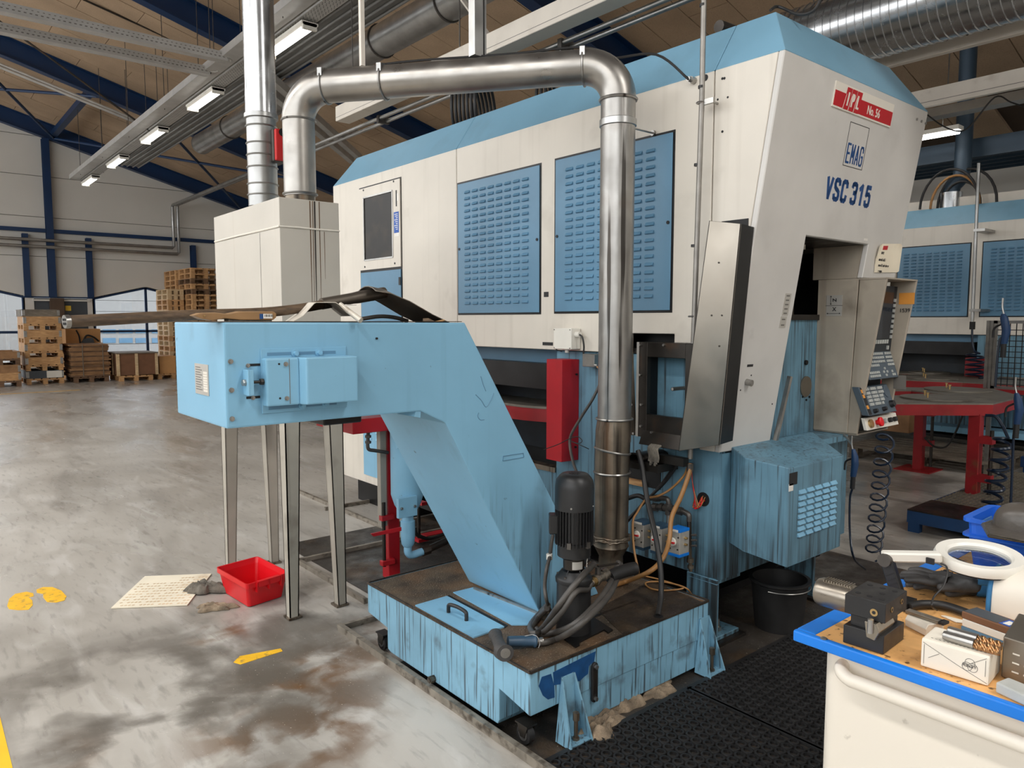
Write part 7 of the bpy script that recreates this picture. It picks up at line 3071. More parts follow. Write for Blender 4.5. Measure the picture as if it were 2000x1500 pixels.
# ---- gloves
def glove(base, along, length, width, mtp, lab, seed, cuff=True):
    """work glove: one skinned hand with five fingers, blue knit cuff"""
    r_ = random.Random(seed)
    t = thing('work_glove', lab, 'glove', base, 'work gloves on the bench')
    d = V(along).normalized()
    s_ = V((-d.y, d.x, 0))
    me = bpy.data.meshes.new('hand')
    vs, es, rs = [], [], []

    def add(p, r):
        vs.append(p - wl(t))
        rs.append(r)
        return len(vs) - 1
    up = V((0, 0, 1))
    b_ = V(base) + up * .016
    w0 = add(b_, .022)
    w1 = add(b_ + d * length * .28, .026)
    w2 = add(b_ + d * length * .5 + up * .004, .027)
    es += [(w0, w1), (w1, w2)]
    for k_, (off, ln, ang) in enumerate(((-.032, .36, -.16), (-.011, .44, -.05), (.012, .46, .05), (.034, .38, .18))):
        kn = add(b_ + d * length * .56 + s_ * off * (width / .09), .0125)
        es.append((w2, kn))
        dd_ = (d + s_ * ang).normalized()
        p1 = add(b_ + d * length * .56 + s_ * off * (width / .09) + dd_ * length * ln * .55 + up * r_.uniform(0, .008), .0115)
        p2 = add(b_ + d * length * .56 + s_ * off * (width / .09) + dd_ * length * ln + up * r_.uniform(-.008, .0), .0095)
        es += [(kn, p1), (p1, p2)]
    t1 = add(b_ + d * length * .36 + s_ * .048, .014)
    t2 = add(b_ + d * length * .52 + s_ * .066, .0115)
    es += [(w1, t1), (t1, t2)]
    me.from_pydata([tuple(p) for p in vs], es, [])
    o = bpy.data.objects.new('hand', me)
    C.objects.link(o)
    md = o.modifiers.new('skin', 'SKIN')
    for i, r in enumerate(rs):
        me.skin_vertices[0].data[i].radius = (r, r * .8)
    me.skin_vertices[0].data[0].use_root = True
    sb_ = o.modifiers.new('sub', 'SUBSURF')
    sb_.levels = 2
    sb_.render_levels = 2
    dg = bpy.context.evaluated_depsgraph_get()
    me2 = bpy.data.meshes.new_from_object(o.evaluated_get(dg))
    bpy.data.objects.remove(o)
    me2.materials.clear()
    me2.materials.append(MATS[mtp])
    me2.shade_smooth()
    ho = bpy.data.objects.new('hand', me2)
    C.objects.link(ho)
    ho.parent = t
    WLOC[ho.name] = wl(t)
    m = MB()
    c_ = b_ - d * .0
    m.rings([(c_ - d * .055, .026), (c_ - d * .03, .024), (c_ + d * .01, .027)], 18)
    ck = m.build('cuff', 'glove_blue', t)
    for q in ck.data.vertices:
        pz = q.co.z + wl(t).z
        q.co.z = (zb + .003 + max(0, (pz - zb - .0)) * .72) - wl(t).z + (base.z - zb if base.z > zb + .005 else 0)


gA, gB = B(1905, 1168), B(1745, 1150)
glove(gA + V((.03, -.0, 0)), gB - gA, .17, .09, 'glove_grey', 'grey rubber-palmed glove nearest the black tool holder', 4)
gA2, gB2 = B(1918, 1158, zb + .034), B(1760, 1132, zb + .034)
glove(V((gA2.x, gA2.y, zb + .034)), gB2 - gA2, .18, .09, 'glove_grey', 'grey rubber-palmed glove with blue cuff lying on the other glove', 6)
m = MB()
m.tube(sp([B(1775, 1185, zb + .012), B(1800, 1180, zb + .012), B(1840, 1182, zb + .012), B(1880, 1194, zb + .012), B(1915, 1208, zb + .01)], 6), .010, 10)
tag(m.build('rubber_strip', 'rubber'), 'black rubber strip curving in front of the gloves', 'strip')

# ---- calculator, papers, rule
m = MB()
c0 = [B(x, y, zb) for x, y in ((1826, 1127), (1846, 1121), (1900, 1146), (1876, 1154))]
m.prism(c0, (0, 0, .012))
cal = tag(m.build('calculator', 'bench_blue', bevel=.001), 'blue calculator with black keys behind the gloves', 'calculator')
for i in range(6):
    for j in range(3):
        p_ = c0[0].lerp(c0[3], (i + .6) / 6.4).lerp(c0[1].lerp(c0[2], (i + .6) / 6.4), (j + .6) / 3.2) + V((0, 0, .0135))
        m = MB()
        m.obox(p_, V((.006, 0, 0)), V((0, .0055, 0)), V((0, 0, .002)))
        m.build('key', 'ink_black', cal)
for (pts, h_, nm, mt_k, lab, cat) in (
    (((1820, 1098), (1832, 1096), (1912, 1128), (1906, 1132)), .006, 'steel_rule', 'tool_steel', 'long thin steel rule lying behind the calculator', 'ruler'),
    (((1846, 1097), (1862, 1093), (1926, 1122), (1918, 1128)), .010, 'caliper_case', 'tool_black', 'flat black instrument case behind the steel rule', 'case'),
    (((1872, 1128), (1895, 1120), (1930, 1134), (1915, 1150)), .002, 'note_sheet', 'paper', 'crumpled white note sheet beside the calculator', 'paper')):
    m = MB()
    m.prism([B(x, y, zb) for x, y in pts], (0, 0, h_))
    tag(m.build(nm, mt_k), lab, cat)

# ---- pale rounded machine cover at the frame edge
cvx = thing('machine_cover', 'large pale rounded plastic cover lying at the right end of the bench', 'cover', B(1975, 1200))
o = B(1926, 1214)
m = MB()
n_, mth = 14, 10
vs, fs = [], []
ax_ = V((.22, .03, 0))
sy = V((.03, -.42, 0))
for i in range(mth + 1):
    s2 = i / mth
    for k3 in range(n_ + 1):
        t = PI * k3 / n_
        # super-ellipse profile across
        cx_, cz_ = -math.cos(t), math.sin(t)
        e_ = .55
        px_ = math.copysign(abs(cx_) ** e_, cx_)
        pz_ = abs(cz_) ** e_
        shrink = min(1, .72 + .9 * math.sin(min(1, s2 * 2.4) * PI / 2) * .32)
        vs.append(o + ax_ * (.5 + .5 * px_ * shrink) + sy * (s2) + V((0, 0, .135 * pz_ * shrink)))
N_ = n_ + 1
for i in range(mth):
    for k3 in range(n_):
        fs.append((i * N_ + k3, (i + 1) * N_ + k3, (i + 1) * N_ + k3 + 1, i * N_ + k3 + 1))
fs.append(tuple(range(N_)))
fs.append(tuple(mth * N_ + i for i in range(N_))[::-1])
m.add(vs, fs, True)
m.build('shell', 'white_enamel', cvx)
m = MB()
m.tube([v_ + V((0, .002, 0)) for v_ in vs[:N_]], .006, 6)
m.build('blue_edge', 'glove_blue', cvx)

# ---- blue crate with dark leather case on it
zcr = .145
cr_ = thing('blue_crate', 'blue plastic crate with a label at the back of the bench', 'crate', B(1930, 1080))
R0, R1 = gz(1876, 1010, BZ + zcr), gz(1932, 984, BZ + zcr)
ev = R1 - R0
eu = V((ev.y, -ev.x, 0)).normalized() * .40
outer, inner = [], []


def crect(s, z, k4=3, rad=.025):
    cen3 = R0 + ev * .5 + eu * .5
    a_, b3 = eu * .5 * s, ev * .5 * s
    ua_, ub_ = eu.normalized(), ev.normalized()
    out = []
    for (sa, sb_) in ((-1, -1), (1, -1), (1, 1), (-1, 1)):
        cp = cen3 + a_ * sa + b3 * sb_ - ua_ * rad * sa - ub_ * rad * sb_
        t0 = {(-1, -1): PI, (1, -1): 1.5 * PI, (1, 1): 0, (-1, 1): .5 * PI}[(sa, sb_)]
        for i in range(k4 + 1):
            t = t0 + PI / 2 * i / k4
            p_ = cp + ua_ * rad * math.cos(t) + ub_ * rad * math.sin(t)
            out.append(V((p_.x, p_.y, z)))
    return out


zt3 = BZ + zcr
rg = [crect(.86, zb), crect(.93, zt3 - .055), crect(1.0, zt3 - .052), crect(1.0, zt3 - .046), crect(.93, zt3 - .043), crect(.94, zt3 - .012), crect(1.0, zt3 - .01), crect(1.0, zt3), crect(.90, zt3), crect(.84, zb + .006)]
vs = [p_ for r_5 in rg for p_ in r_5]
n_ = len(rg[0])
fs = []
for k4 in range(len(rg) - 1):
    for i in range(n_):
        j = (i + 1) % n_
        fs.append((k4 * n_ + i, k4 * n_ + j, (k4 + 1) * n_ + j, (k4 + 1) * n_ + i))
fs.append(tuple((len(rg) - 1) * n_ + i for i in range(n_)))
fs.append(tuple(range(n_))[::-1])
m = MB()
m.add(vs, fs)
m.build('body', 'blue_plastic', cr_)
cen3 = R0 + ev * .5 + eu * .5
p_ = cen3 + ev * .43 + eu * .05
m = MB()
m.obox(V((p_.x, p_.y, zt3 - .04)), eu.normalized() * .035, ev.normalized() * .002, V((0, 0, .012)))
m.build('label', 'sticker_white', cr_)
p_ = cen3 - eu * .43
m = MB()
m.obox(V((p_.x, p_.y, zt3 - .03)), ev.normalized() * .05, eu.normalized() * .002, V((0, 0, .01)))
m.build('hand_slot', 'outside_pane', cr_)
lc = thing('leather_case', 'dark grey leather case with a piped brim resting on the blue crate', 'case', gz(1975, 1045, zt3))
o = gz(1992, 1040, zt3 + .004)
m = MB()
vs, fs = [], []
U, W_ = 20, 8
eu_, ev_ = V((.01, -.16, 0)), V((.11, .01, 0))
for i in range(W_ + 1):
    ph = PI / 2 * i / W_
    for k3 in range(U):
        t = 2 * PI * k3 / U
        rr3 = math.cos(ph) ** .6 if i < W_ else 0.001
        vs.append(o + ev_ * .2 + eu_ * .1 + eu_ * .52 * rr3 * math.cos(t) + ev_ * .48 * rr3 * math.sin(t) + V((0, 0, .008 + .066 * math.sin(ph))))
for i in range(W_):
    for k3 in range(U):
        k4 = (k3 + 1) % U
        fs.append((i * U + k3, i * U + k4, (i + 1) * U + k4, (i + 1) * U + k3))
m.add(vs, fs, True)
m.build('dome', 'leather', lc)
m = MB()
oo = gz(1931, 1049, zt3 + .004)
bp3 = [oo, oo + V((.10, .045, 0)), oo + V((.26, .03, 0)), oo + V((.27, -.26, 0)), oo + V((.02, -.26, 0))]
m.prism(bp3, (0, 0, .008))
m.build('brim', 'leather', lc, bevel=.003)
m = MB()
m.tube([p3 + V((0, 0, .004)) for p3 in bp3], .0055, 6, closed=True)
m.build('piping', 'tool_steel', lc)
# ================================================================== OVERHEAD: LAMP STRIP, TRAYS, DUCTS
def chan(mb, p0, p1, wd, ht, t=.004):
    """upward open channel between two points"""
    p0, p1 = V(p0), V(p1)
    s = (p1 - p0).cross(V((0, 0, 1))).normalized()
    up = V((0, 0, 1))
    mb.bar(p0, p1, wd, t)
    for k_ in (-1, 1):
        o = s * (k_ * (wd / 2 - t / 2)) + up * ht / 2
        mb.bar(p0 + o, p1 + o, t, ht)
    return mb


def rod(mb, x, y, z0, r=.006):
    return mb.cyl((x, y, z0), (x, y, zc(x) - .01), r, n=6)


ZS = 5.0
st_ = thing('lamp_tray', 'grey perforated lamp tray hanging along the hall at the upper left', 'cable tray', (3.8, 10, ZS))
m = MB()
chan(m, (3.61, 21.2, ZS + .05), (3.61, -1, ZS + .05), .21, .10)
m.build('solid_tray', 'tray_steel', st_)
m = MB()
chan(m, (3.845, 21.2, ZS + .03), (3.845, -1, ZS + .03), .21, .10)
pt_ = m.build('perforated_tray', 'tray_steel', st_)
m = MB()
for i in range(420):
    y = 5.0 + i * .035
    for k_ in range(4):
        x = 3.765 + k_ * .047 + (.016 if i % 2 else 0)
        m.add([(x - .006, y - .008, ZS + .0278), (x + .006, y - .008, ZS + .0278), (x + .006, y + .008, ZS + .0278), (x - .006, y + .008, ZS + .0278)], [(0, 1, 2, 3)])
m.build('perforation', 'void_black', pt_, kind='stuff')
for y in (20.3, 17.9, 15.6, 13.2, 10.9, 8.4):
    m = MB()
    rod(m, 3.6, y, ZS + .03)
    m.build('hanger_rod', 'grey_iron', st_)
    m = MB()
    rod(m, 3.97, y - .6, ZS + .03)
    m.build('hanger_rod', 'grey_iron', st_)
names = ('farthest', 'second farthest', 'middle', 'second nearest', 'nearest')
for i, y in enumerate((20.55, 17.75, 14.85, 11.97, 8.85)):
    t = thing('strip_lamp', '%s lit fluorescent strip lamp under the perforated tray' % names[i], 'lamp', (3.84, y, ZS - .09), 'strip lamps on the lamp tray')
    m = MB()
    m.prism([(3.75, y - .62, ZS + .0), (3.95, y - .62, ZS + .0), (3.95, y - .62, ZS - .03), (3.92, y - .62, ZS - .045), (3.78, y - .62, ZS - .045), (3.75, y - .62, ZS - .03)], (0, 1.24, 0))
    m.build('housing', 'white_plastic', t)
    for x in (3.815, 3.885):
        m = MB()
        m.cyl((x, y - .58, ZS - .062), (x, y + .58, ZS - .062), .017, n=10)
        m.build('tube', 'lamp_tube', t)
    for yy in (y - .6, y + .6):
        bx('end_cap', 'white_plastic', 3.765, yy - .02, ZS - .085, 3.935, yy + .02, ZS - .01, t)
# radiant panel beside it
rd = thing('radiant_panel', 'long ribbed grey radiant heating panel beside the lamp tray', 'heater', (4.23, 8, 5.05))
m = MB()
m.box(3.99, -1, 5.06, 4.47, 18.6, 5.09)
rp_ = m.build('panel', 'radiant_grey', rd)
for x in (4.0, 4.12, 4.23, 4.35, 4.46):
    m = MB()
    m.cyl((x, -1, 5.05), (x, 18.6, 5.05), .02, n=10)
    m.build('pipe_rib', 'radiant_grey', rd)
for y in (16, 12, 8):
    for x in (4.02, 4.44):
        m = MB()
        rod(m, x, y, 5.09)
        m.build('hanger_rod', 'grey_iron', rd)
# cross trays
ys1, ys2 = 10.15, 10.86
for i, (y, lab) in enumerate(((ys1, 'nearer perforated cable tray crossing to the lamp tray, left of the flue'), (ys2, 'farther perforated cable tray crossing to the lamp tray, left of the flue'))):
    t = thing('cable_tray', lab, 'cable tray', (1, y, ZS), 'cross cable trays')
    m = MB()
    m.bar((-4, y, ZS + .06), (3.58, y, ZS + .06), .004, .11)
    m.bar((-4, y + .13, ZS + .06), (3.58, y + .13, ZS + .06), .004, .11)
    m.bar((-4, y + .065, ZS + .01), (3.58, y + .065, ZS + .01), .13, .004)
    s_ = m.build('channel', 'tray_steel', t)
    m = MB()
    for k_ in range(95):
        x = -1.6 + k_ * .055
        m.add([(x, y - .0025, ZS + .04), (x + .026, y - .0025, ZS + .04), (x + .026, y - .0025, ZS + .052), (x, y - .0025, ZS + .052)], [(0, 1, 2, 3)])
        m.add([(x + .02, y - .0025, ZS + .08), (x + .04, y - .0025, ZS + .08), (x + .04, y - .0025, ZS + .088), (x + .02, y - .0025, ZS + .088)], [(0, 1, 2, 3)])
    m.build('perforation', 'ink_grey', s_, kind='stuff')
    m = MB()
    q = [(3.58, y, ZS + .06), (3.64, y + (.05 if i == 0 else -.03), ZS + .06), (3.66, y + (.12 if i == 0 else -.1), ZS + .06)]
    m.tube(sp(q, 5), .02, 8)
    m.build('bend', 'tray_steel', t)
    m = MB()
    rod(m, .9, y + .06, ZS)
    m.build('hanger_rod', 'grey_iron', t)
    t2 = thing('cable_tray', ('nearer' if i == 0 else 'farther') + ' perforated cable tray running on right of the lamp tray behind the duct', 'cable tray', (5.6, y, ZS - .12), 'cross cable trays')
    m = MB()
    ya_, yb_ = (9.95, 13.95) if i == 0 else (10.3, 14.3)
    m.bar((4.0, ya_, ZS - .06), (7.6, yb_, ZS - .06), .004, .11)
    m.bar((4.0, ya_ + .16, ZS - .06), (7.6, yb_ + .16, ZS - .06), .004, .11)
    m.bar((4.0, ya_ + .08, ZS - .11), (7.6, yb_ + .08, ZS - .11), .11, .004)
    m.build('channel', 'tray_steel', t2)
# round duct, white tray with pipes, hangers
du = thing('round_duct', 'smooth galvanised round duct running along the hall behind the exhaust pipe', 'duct', (5.06, 8, 5.0))
m = MB()
m.cyl((5.06, 16, 5.2), (5.06, -2, 5.2), .2, n=28)
m.build('pipe', 'galvanised', du)
m = MB()
m.cyl((5.06, 16.0, 5.2), (5.06, 16.03, 5.2), .205, n=28)
m.build('end_cap', 'galvanised', du)
for y in (14.3, 11.5, 8.7, 7.2, 5.9, 4.4, 3.0):
    wire_collar((5.06, y, 5.2), (0, 1, 0), .2, du, 'grey_iron', .012)
wt = thing('white_trunking', 'white cable trunking above the machine roof with two pipes under it', 'cable trunking', (3.62, 3, 3.6))
bx('trunking', 'tray_white', 3.545, -1, 3.6, 3.7, 7.04, 3.745, wt, .004)
bx('lid_groove', 'ink_grey', 3.5443, -1, 3.632, 3.545, 7.04, 3.636, wt)
for (x, z) in ((3.80, 3.585), (3.87, 3.565)):
    m = MB()
    m.cyl((x, -1, z), (x, 9.0, z), .018, n=10)
    m.build('pipe', 'galvanised', wt)
for y in (6.6, 4.0, 5.2):
    bx('pipe_clip', 'grey_iron', 3.775, y - .02, 3.54, 3.9, y + .02, 3.61, wt)
for y in (6.8, 5.0):
    m = MB()
    rod(m, 3.62, y, 3.74)
    m.build('hanger_rod', 'grey_iron', wt)
# posts carrying the exhaust duct
for (px, off) in ((706, .26), (928, .62)):
    q = P0.lerp(P1, off)
    # point of the duct axis whose image lies at px
    best = min((abs(1000 + FPX * (P0.lerp(P1, s / 100) - EYEP).dot(_R) / (P0.lerp(P1, s / 100) - EYEP).dot(_fw) - px), s / 100) for s in range(101))
    q = P0.lerp(P1, best[1])
    m = MB()
    wd_ = .022 if px < 800 else .05
    m.box(q.x - wd_ / 2, q.y - wd_ / 2, q.z + r_ + .005, q.x + wd_ / 2, q.y + wd_ / 2, zc(q.x))
    if px > 800:
        m.box(q.x + .032, q.y - .03, q.z + r_ + .005, q.x + .042, q.y + .02, zc(q.x))
        m.box(q.x - .03, q.y - .03, q.z + r_ + .005, q.x - .022, q.y + .02, zc(q.x))
    m.build('hanger_post', 'tray_white' if px < 800 else 'galvanised', ex)
# slotted brace by the double post
m = MB()
a, c = gz(905, 0, 4.4), gz(962, 78, 3.76)
m.bar(a + (a - c) * .6, c, .04, .006)
m.bar(a + (a - c) * .6 + V((0, 0, -.02)), c + V((0, 0, -.02)), .006, .03)
tag(m.build('slotted_brace', 'tray_white'), 'white slotted brace slanting down to the white trunking', 'brace')
# hose coils on the roof
for (px, py, xx, n_c, R_c, lab) in ((930, 228, 3.75, 7, .27, 'coil of black corrugated hoses standing on the machine roof'), (1072, 195, 3.9, 3, .2, 'small loop of black hose on the machine roof behind the duct')):
    c_ = gx(px, py, xx)
    m = MB()
    c_.z = 3.0 + R_c * .82
    for i in range(n_c):
        ax1 = V((.35, -.94, 0))                   # rings spread along the roof
        ce = V((c_.x, c_.y, 3.02 + R_c)) + ax1 * ((i - n_c / 2) * .036)
        px_ = V((.80, .60, 0))
        pts = [ce + px_ * (R_c * 1.15 * math.cos(t)) + V((0, 0, R_c * math.sin(t))) for t in [2 * PI * k_ / 32 for k_ in range(32)]]
        m.tube(pts, .013, 8, closed=True)
    tag(m.build('hose_coil', 'rubber'), lab, 'hose coil')
# pipe over the front roof edge and loose cable
m = MB()
y_ = 2.25
a, c = gy(1560, 15, y_), gy(1738, 106, y_)
m.cyl((3.2, y_, 3.04 + .0), (4.95, y_, 3.12), .03, n=12)
rpz = m.build('pipe', 'dark_steel')
rpz.name = 'roof_pipe'
tag(rpz, 'dark pipe crossing over the machine roof towards the spiral duct', 'pipe')
WLOC['roof_pipe'] = wl(rpz) if rpz.name in WLOC else rpz.location.copy()
m = MB()
m.tube(sp([gx(1505, 20, 3.2), gx(1520, 13, 3.3), gx(1560, 28, 3.3), gx(1590, 20, 3.3), gx(1607, -10, 3.3)], 6), .007, 8)
tag(m.build('cable', 'rubber'), 'loose black cable drooping over the front corner of the blue roof', 'cable')

# ---- right side overhead
spd = thing('spiral_duct', 'large spiral-wound galvanised duct at the upper right', 'duct', (5.87, 3, 3.6))
R5 = .27
m = MB()
n_t = 150
K_ = 28
seq = []
for i in range(n_t):
    y = 7.4 - i * .062
    seq += [((5.87, y, 3.87), R5), ((5.87, y - .048, 3.87), R5), ((5.87, y - .052, 3.87), R5 + .008), ((5.87, y - .058, 3.87), R5 + .008)]
m.rings(seq, K_)
m.build('pipe', 'galvanised_bright', spd)
for (x, z, h_, nm, lab) in ((6.16, 3.6, .2, 'trunking', 'white perforated trunking under the spiral duct at upper right'), (9.1, 4.0, .2, 'trunking', 'plain white trunking farther right above the second machine')):
    t = thing('white_trunking', lab, 'cable trunking', (x, 2, z))
    y1 = 7.5
    bx('channel', 'tray_white', x, -2, z, x + .06, y1, z + h_, t, .004)
    if x < 7:
        for i in range(24):
            y = -.2 + i * .14
            m = MB()
            m.cyl((x - .002, y, z + h_ * .45), (x, y, z + h_ * .45), .014, n=8)
            m.build('hole', 'ink_black', t)
        m = MB()
        m.cyl((x + .05, -2, z + h_ + .03), (x + .05, y1, z + h_ + .03), .022, n=10)
        m.build('pipe', 'galvanised', t)
        m = MB()
        m.cyl((x + .05, -2, z + h_ + .07), (x + .05, 1.75, z + h_ + .07), .024, n=10)
        m.build('blue_pipe', 'bench_blue', t)
    else:
        bx('groove', 'ink_grey', x - .0008, -2, z + .05, x, y1, z + .056, t)
    for y in (1.2, 3.4):
        m = MB()
        rod(m, x + .03, y, z + h_)
        m.build('hanger_rod', 'grey_iron', t)
pt2 = thing('cable_tray', 'grey perforated tray with a lamp under it above the second machine', 'cable tray', (9.6, 3, 3.95))
m = MB()
chan(m, (9.6, 7.5, 3.98), (9.6, -2, 3.98), .2, .1)
m.build('channel', 'tray_steel', pt2)
l0, l1 = gx(1800, 268, 9.6), gx(1877, 253, 9.6)
t = thing('strip_lamp', 'lit strip lamp above the second machine at the right', 'lamp', (9.6, (l0.y + l1.y) / 2, l1.z))
bx('housing', 'white_plastic', 9.52, l1.y, l1.z, 9.68, l1.y + 1.25, l1.z + .05, t)
m = MB()
m.cyl((9.56, l1.y + .03, l1.z - .015), (9.56, l1.y + 1.22, l1.z - .015), .022, n=10)
m.cyl((9.64, l1.y + .03, l1.z - .015), (9.64, l1.y + 1.22, l1.z - .015), .022, n=10)
m.build('tubes', 'lamp_tube', t, kind='stuff')
for yy in (l1.y + .2, l1.y + 1.0):
    m = MB()
    m.cyl((9.6, yy, l1.z + .05), (9.6, yy, 3.97), .006, n=6)
    m.build('hanger', 'zinc', t)
r2 = thing('radiant_panel', 'dark blue grey ribbed radiant panel hanging over the second machine', 'heater', (11.2, 3, 3.85))
a = gx(1900, 300, 10.6)
bx('panel', 'radiant_blue', 10.6, -3, a.z, 11.6, 8, a.z + .03, r2)
for i, x in enumerate((10.6, 10.85, 11.1, 11.35, 11.58)):
    m = MB()
    m.cyl((x, -3, a.z - .02), (x, 8, a.z - .02), .045, n=10)
    m.build('pipe_rib', 'radiant_blue', r2)
bx('side_fascia', 'radiant_blue', 10.54, -3, a.z - .06, 10.57, 8, a.z + .17, r2)
# flue of the second machine
fl2 = thing('flue_pipe', 'dark flue pipe bending down onto the second machine', 'duct', gx(1862, 385, 10.3))
xx = 10.3
pa = [gx(1882, 205, xx), gx(1880, 330, xx), gx(1876, 348, xx), gx(1862, 362, xx), gx(1858, 375, xx), gx(1857, 405, xx)]
pa[0] = V((xx, pa[1].y, zc(xx) - .08))
m = MB()
m.tube([pa[0], V((xx, pa[1].y, pa[1].z)), pa[2], pa[3], pa[4], pa[5]], .095, 16)
m.build('pipe', 'radiant_blue', fl2)
m = MB()
m.cyl(pa[5] + V((0, 0, -.1)), pa[5] + V((0, 0, .18)), .125, n=18)
m.build('spigot', 'galvanised_bright', fl2)
for i in range(4):
    c_ = gx(1852, 402, 10.1)
    Rr_ = .30 - .05 * (i % 3)
    m = MB()
    m.tube([(10.1 + .05 * i, c_.y + Rr_ * 1.1 * math.cos(t) - .05 * i, 3.0 + Rr_ * 1.5 * math.sin(t)) for t in [PI * k_ / 14 for k_ in range(15)]], .016, 8)
    tag(m.build('hose', 'rubber' if i != 1 else 'tan_hose'), 'hose arch on the second machine roof, number %s from outside' % ('one', 'two', 'three', 'four')[i] if i != 1 else 'brown hose arch among black ones on the second machine roof', 'hose', 'hose arches on the second roof')
m = MB()
m.tube(sp([gx(1808, 222, 8.6), gx(1840, 245, 8.6), gx(1870, 256, 8.6), gx(1895, 246, 8.6), gx(1943, 190, 8.6), gx(1975, 200, 8.6), gx(2010, 212, 8.6)], 6), .008, 6)
tag(m.build('cable', 'rubber'), 'thin black cable sagging over the strip lamp at upper right', 'cable')
# twin pipes at the far gable
gp_ = thing('wall_pipes', 'pair of grey pipes along the far gable wall turning up to the roof', 'pipes', (5, 23.7, 3.5))
for (pts,) in (([(0, 463), (340, 485.5), (338, 401)],), ([(0, 477), (350, 497), (348, 400)],)):
    a, c, d_ = [gy(x, y, 23.7) for x, y in pts]
    z_ = (a.z + c.z) / 2
    m = MB()
    m.tube([(-5, 23.7, z_), (c.x - .05, 23.7, z_), (c.x, 23.7, z_ + .05), (c.x, 23.7, d_.z - .05), (c.x, 23.65, d_.z), (c.x, 12.5, d_.z)], .045, 10)
    m.build('pipe', 'galvanised', gp_)
# pipes between the rafters at the left
for (a, c) in (((0, 125), (268, 235)), ((0, 131), (268, 240)), ((0, 42), (310, 268)), ((165, 0), (385, 100))):
    yy_ = 17.2 if a[1] > 100 else 14.8
    p_, q_ = gy(a[0], a[1], yy_), gy(c[0], c[1], yy_)
    d_ = q_ - p_
    m = MB()
    m.cyl(p_ - d_ * .6, q_ + d_ * .0, .03 if a[1] > 100 else .018, n=8)
    tag(m.build('roof_conduit', 'tray_steel' if a[1] > 100 else 'dark_steel'), {125: 'upper of the twin pale conduits between the left rafters', 131: 'lower of the twin pale conduits between the left rafters', 42: 'dark conduit line under the boards left of the lamp tray', 0: 'dark conduit line under the boards near the flue'}[a[1]], 'conduit')
# ================================================================== THE SECOND MACHINE AND ITS CAROUSEL
OX, OY = 7.0, .045
m2 = thing('vertical_lathe', 'second cream machine with blue louvred doors in the right background', 'machine', (10.7, 3.9, 0))
for o in list(mach.children):
    n0 = o.name.split('.')[0]
    if n0 in ('side_panel', 'roof_hood', 'rear_panel', 'underside', 'base_wall', 'opening_back', 'opening_cheek', 'opening_lintel', 'base_core', 'base_floor'):
        c = o.copy()
        C.objects.link(c)
        c.parent = m2
        c.location = (OX - 7.0, OY, 0)
        WLOC[c.name] = wl(m2)
for (y0, y1) in ((3.325, 4.18), (2.345, 3.21), (1.30, 2.2)):
    bx('door_gap', 'black_steel', XS + OX - .002, y0 + OY, 1.634, XS + OX, y1 + OY, 2.53, m2)
    d = bx('louver_door', 'louver_blue', XS + OX - .01, y0 + OY + .014, 1.648, XS + OX - .002, y1 + OY - .014, 2.516, m2)
    m = MB()
    for i in range(8):
        for j in range(19):
            yy = y0 + OY + .12 + i * .088
            zz = 1.72 + j * .0395
            m.prism([(XS + OX - .01, yy - .026, zz + .009), (XS + OX - .034, yy - .026, zz - .007), (XS + OX - .01, yy - .026, zz - .009)], (0, .056, 0))
    m.build('louvers', 'louver_blue', d, kind='stuff')
bx('side_panel', 'cream_paint', XS + OX, .9, 1.424, XS + OX + .03, yf(ZT) + OY - .003, ZT, m2)
m = MB()
m.hexa([(10, .9, ZT), (11.5, .9, ZT), (11.5, 1.81, ZT), (10, 1.81, ZT), (10.165, .9, 3.0), (11.3, .9, 3.0), (11.3, 1.81, 3.0), (10.165, 1.81, 3.0)])
m.build('roof_hood', 'roof_blue', m2)
bx('base_wall', 'base_blue', XB + OX, .9, .3, XB + OX + .05, 2.1, 1.42, m2)
bx('base_rail', 'light_blue', 9.7, 1.5, .25, 10.0, 6.0, .32, m2)
bx('roof_tray', 'tray_white', 10.25, -1, 3.0, 10.4, 5.6, 3.12, m2)
# shining gap through the base: daylight seen under the far window
w3 = MB()
a, c = gx(1908, 815, 13.55), gx(1944, 842, 13.55)
w3.box(13.54, 2.0, .2, 13.56, 4.6, .26).box(13.54, 2.0, 1.9, 13.56, 4.6, 1.96)
cz = MB()
# compressed-air drop with coil hose in front of it
air = thing('air_drop', 'steel air pipe with coiled hose hanging before the second machine', 'air line', gx(1902, 725, 9.7))
xx = 9.7
q0, q1 = gx(1909, 385, xx), gx(1899, 628, xx)
m = MB()
m.cyl((xx, q1.y, q1.z), (xx, q1.y + .02, 3.4), .018, n=10)
m.build('pipe', 'galvanised', air)
for py in (450, 606):
    q = gx(1906, py, xx)
    bx('clamp', 'zinc', xx - .03, q1.y - .09, q.z - .015, xx + .3, q1.y + .03, q.z + .015, air)
q = gx(1899, 640, xx)
m = MB()
m.cyl((xx, q.y, q.z - .02), (xx, q.y, q.z + .07), .03, n=10)
m.build('coupling', 'black_steel', air)


def coil(pa, pb, turns, R, r, mt, nm='coil', par=None, label=None, cat=None, taper=0.0, lead=None):
    pa, pb = V(pa), V(pb)
    d = pb - pa
    ax = d.normalized()
    u = ax.orthogonal().normalized()
    v = ax.cross(u)
    n_ = int(turns * 12)
    pts = list(lead) if lead else []
    for i in range(n_ + 1):
        t = i / n_
        ang = 2 * PI * turns * t
        RR = R * (1 - taper * t)
        pts.append(pa + d * t + u * (RR * math.cos(ang)) + v * (RR * math.sin(ang)))
    m = MB()
    m.tube(pts, r, 6)
    o = m.build(nm, mt, par)
    if label:
        tag(o, label, cat)
    return o


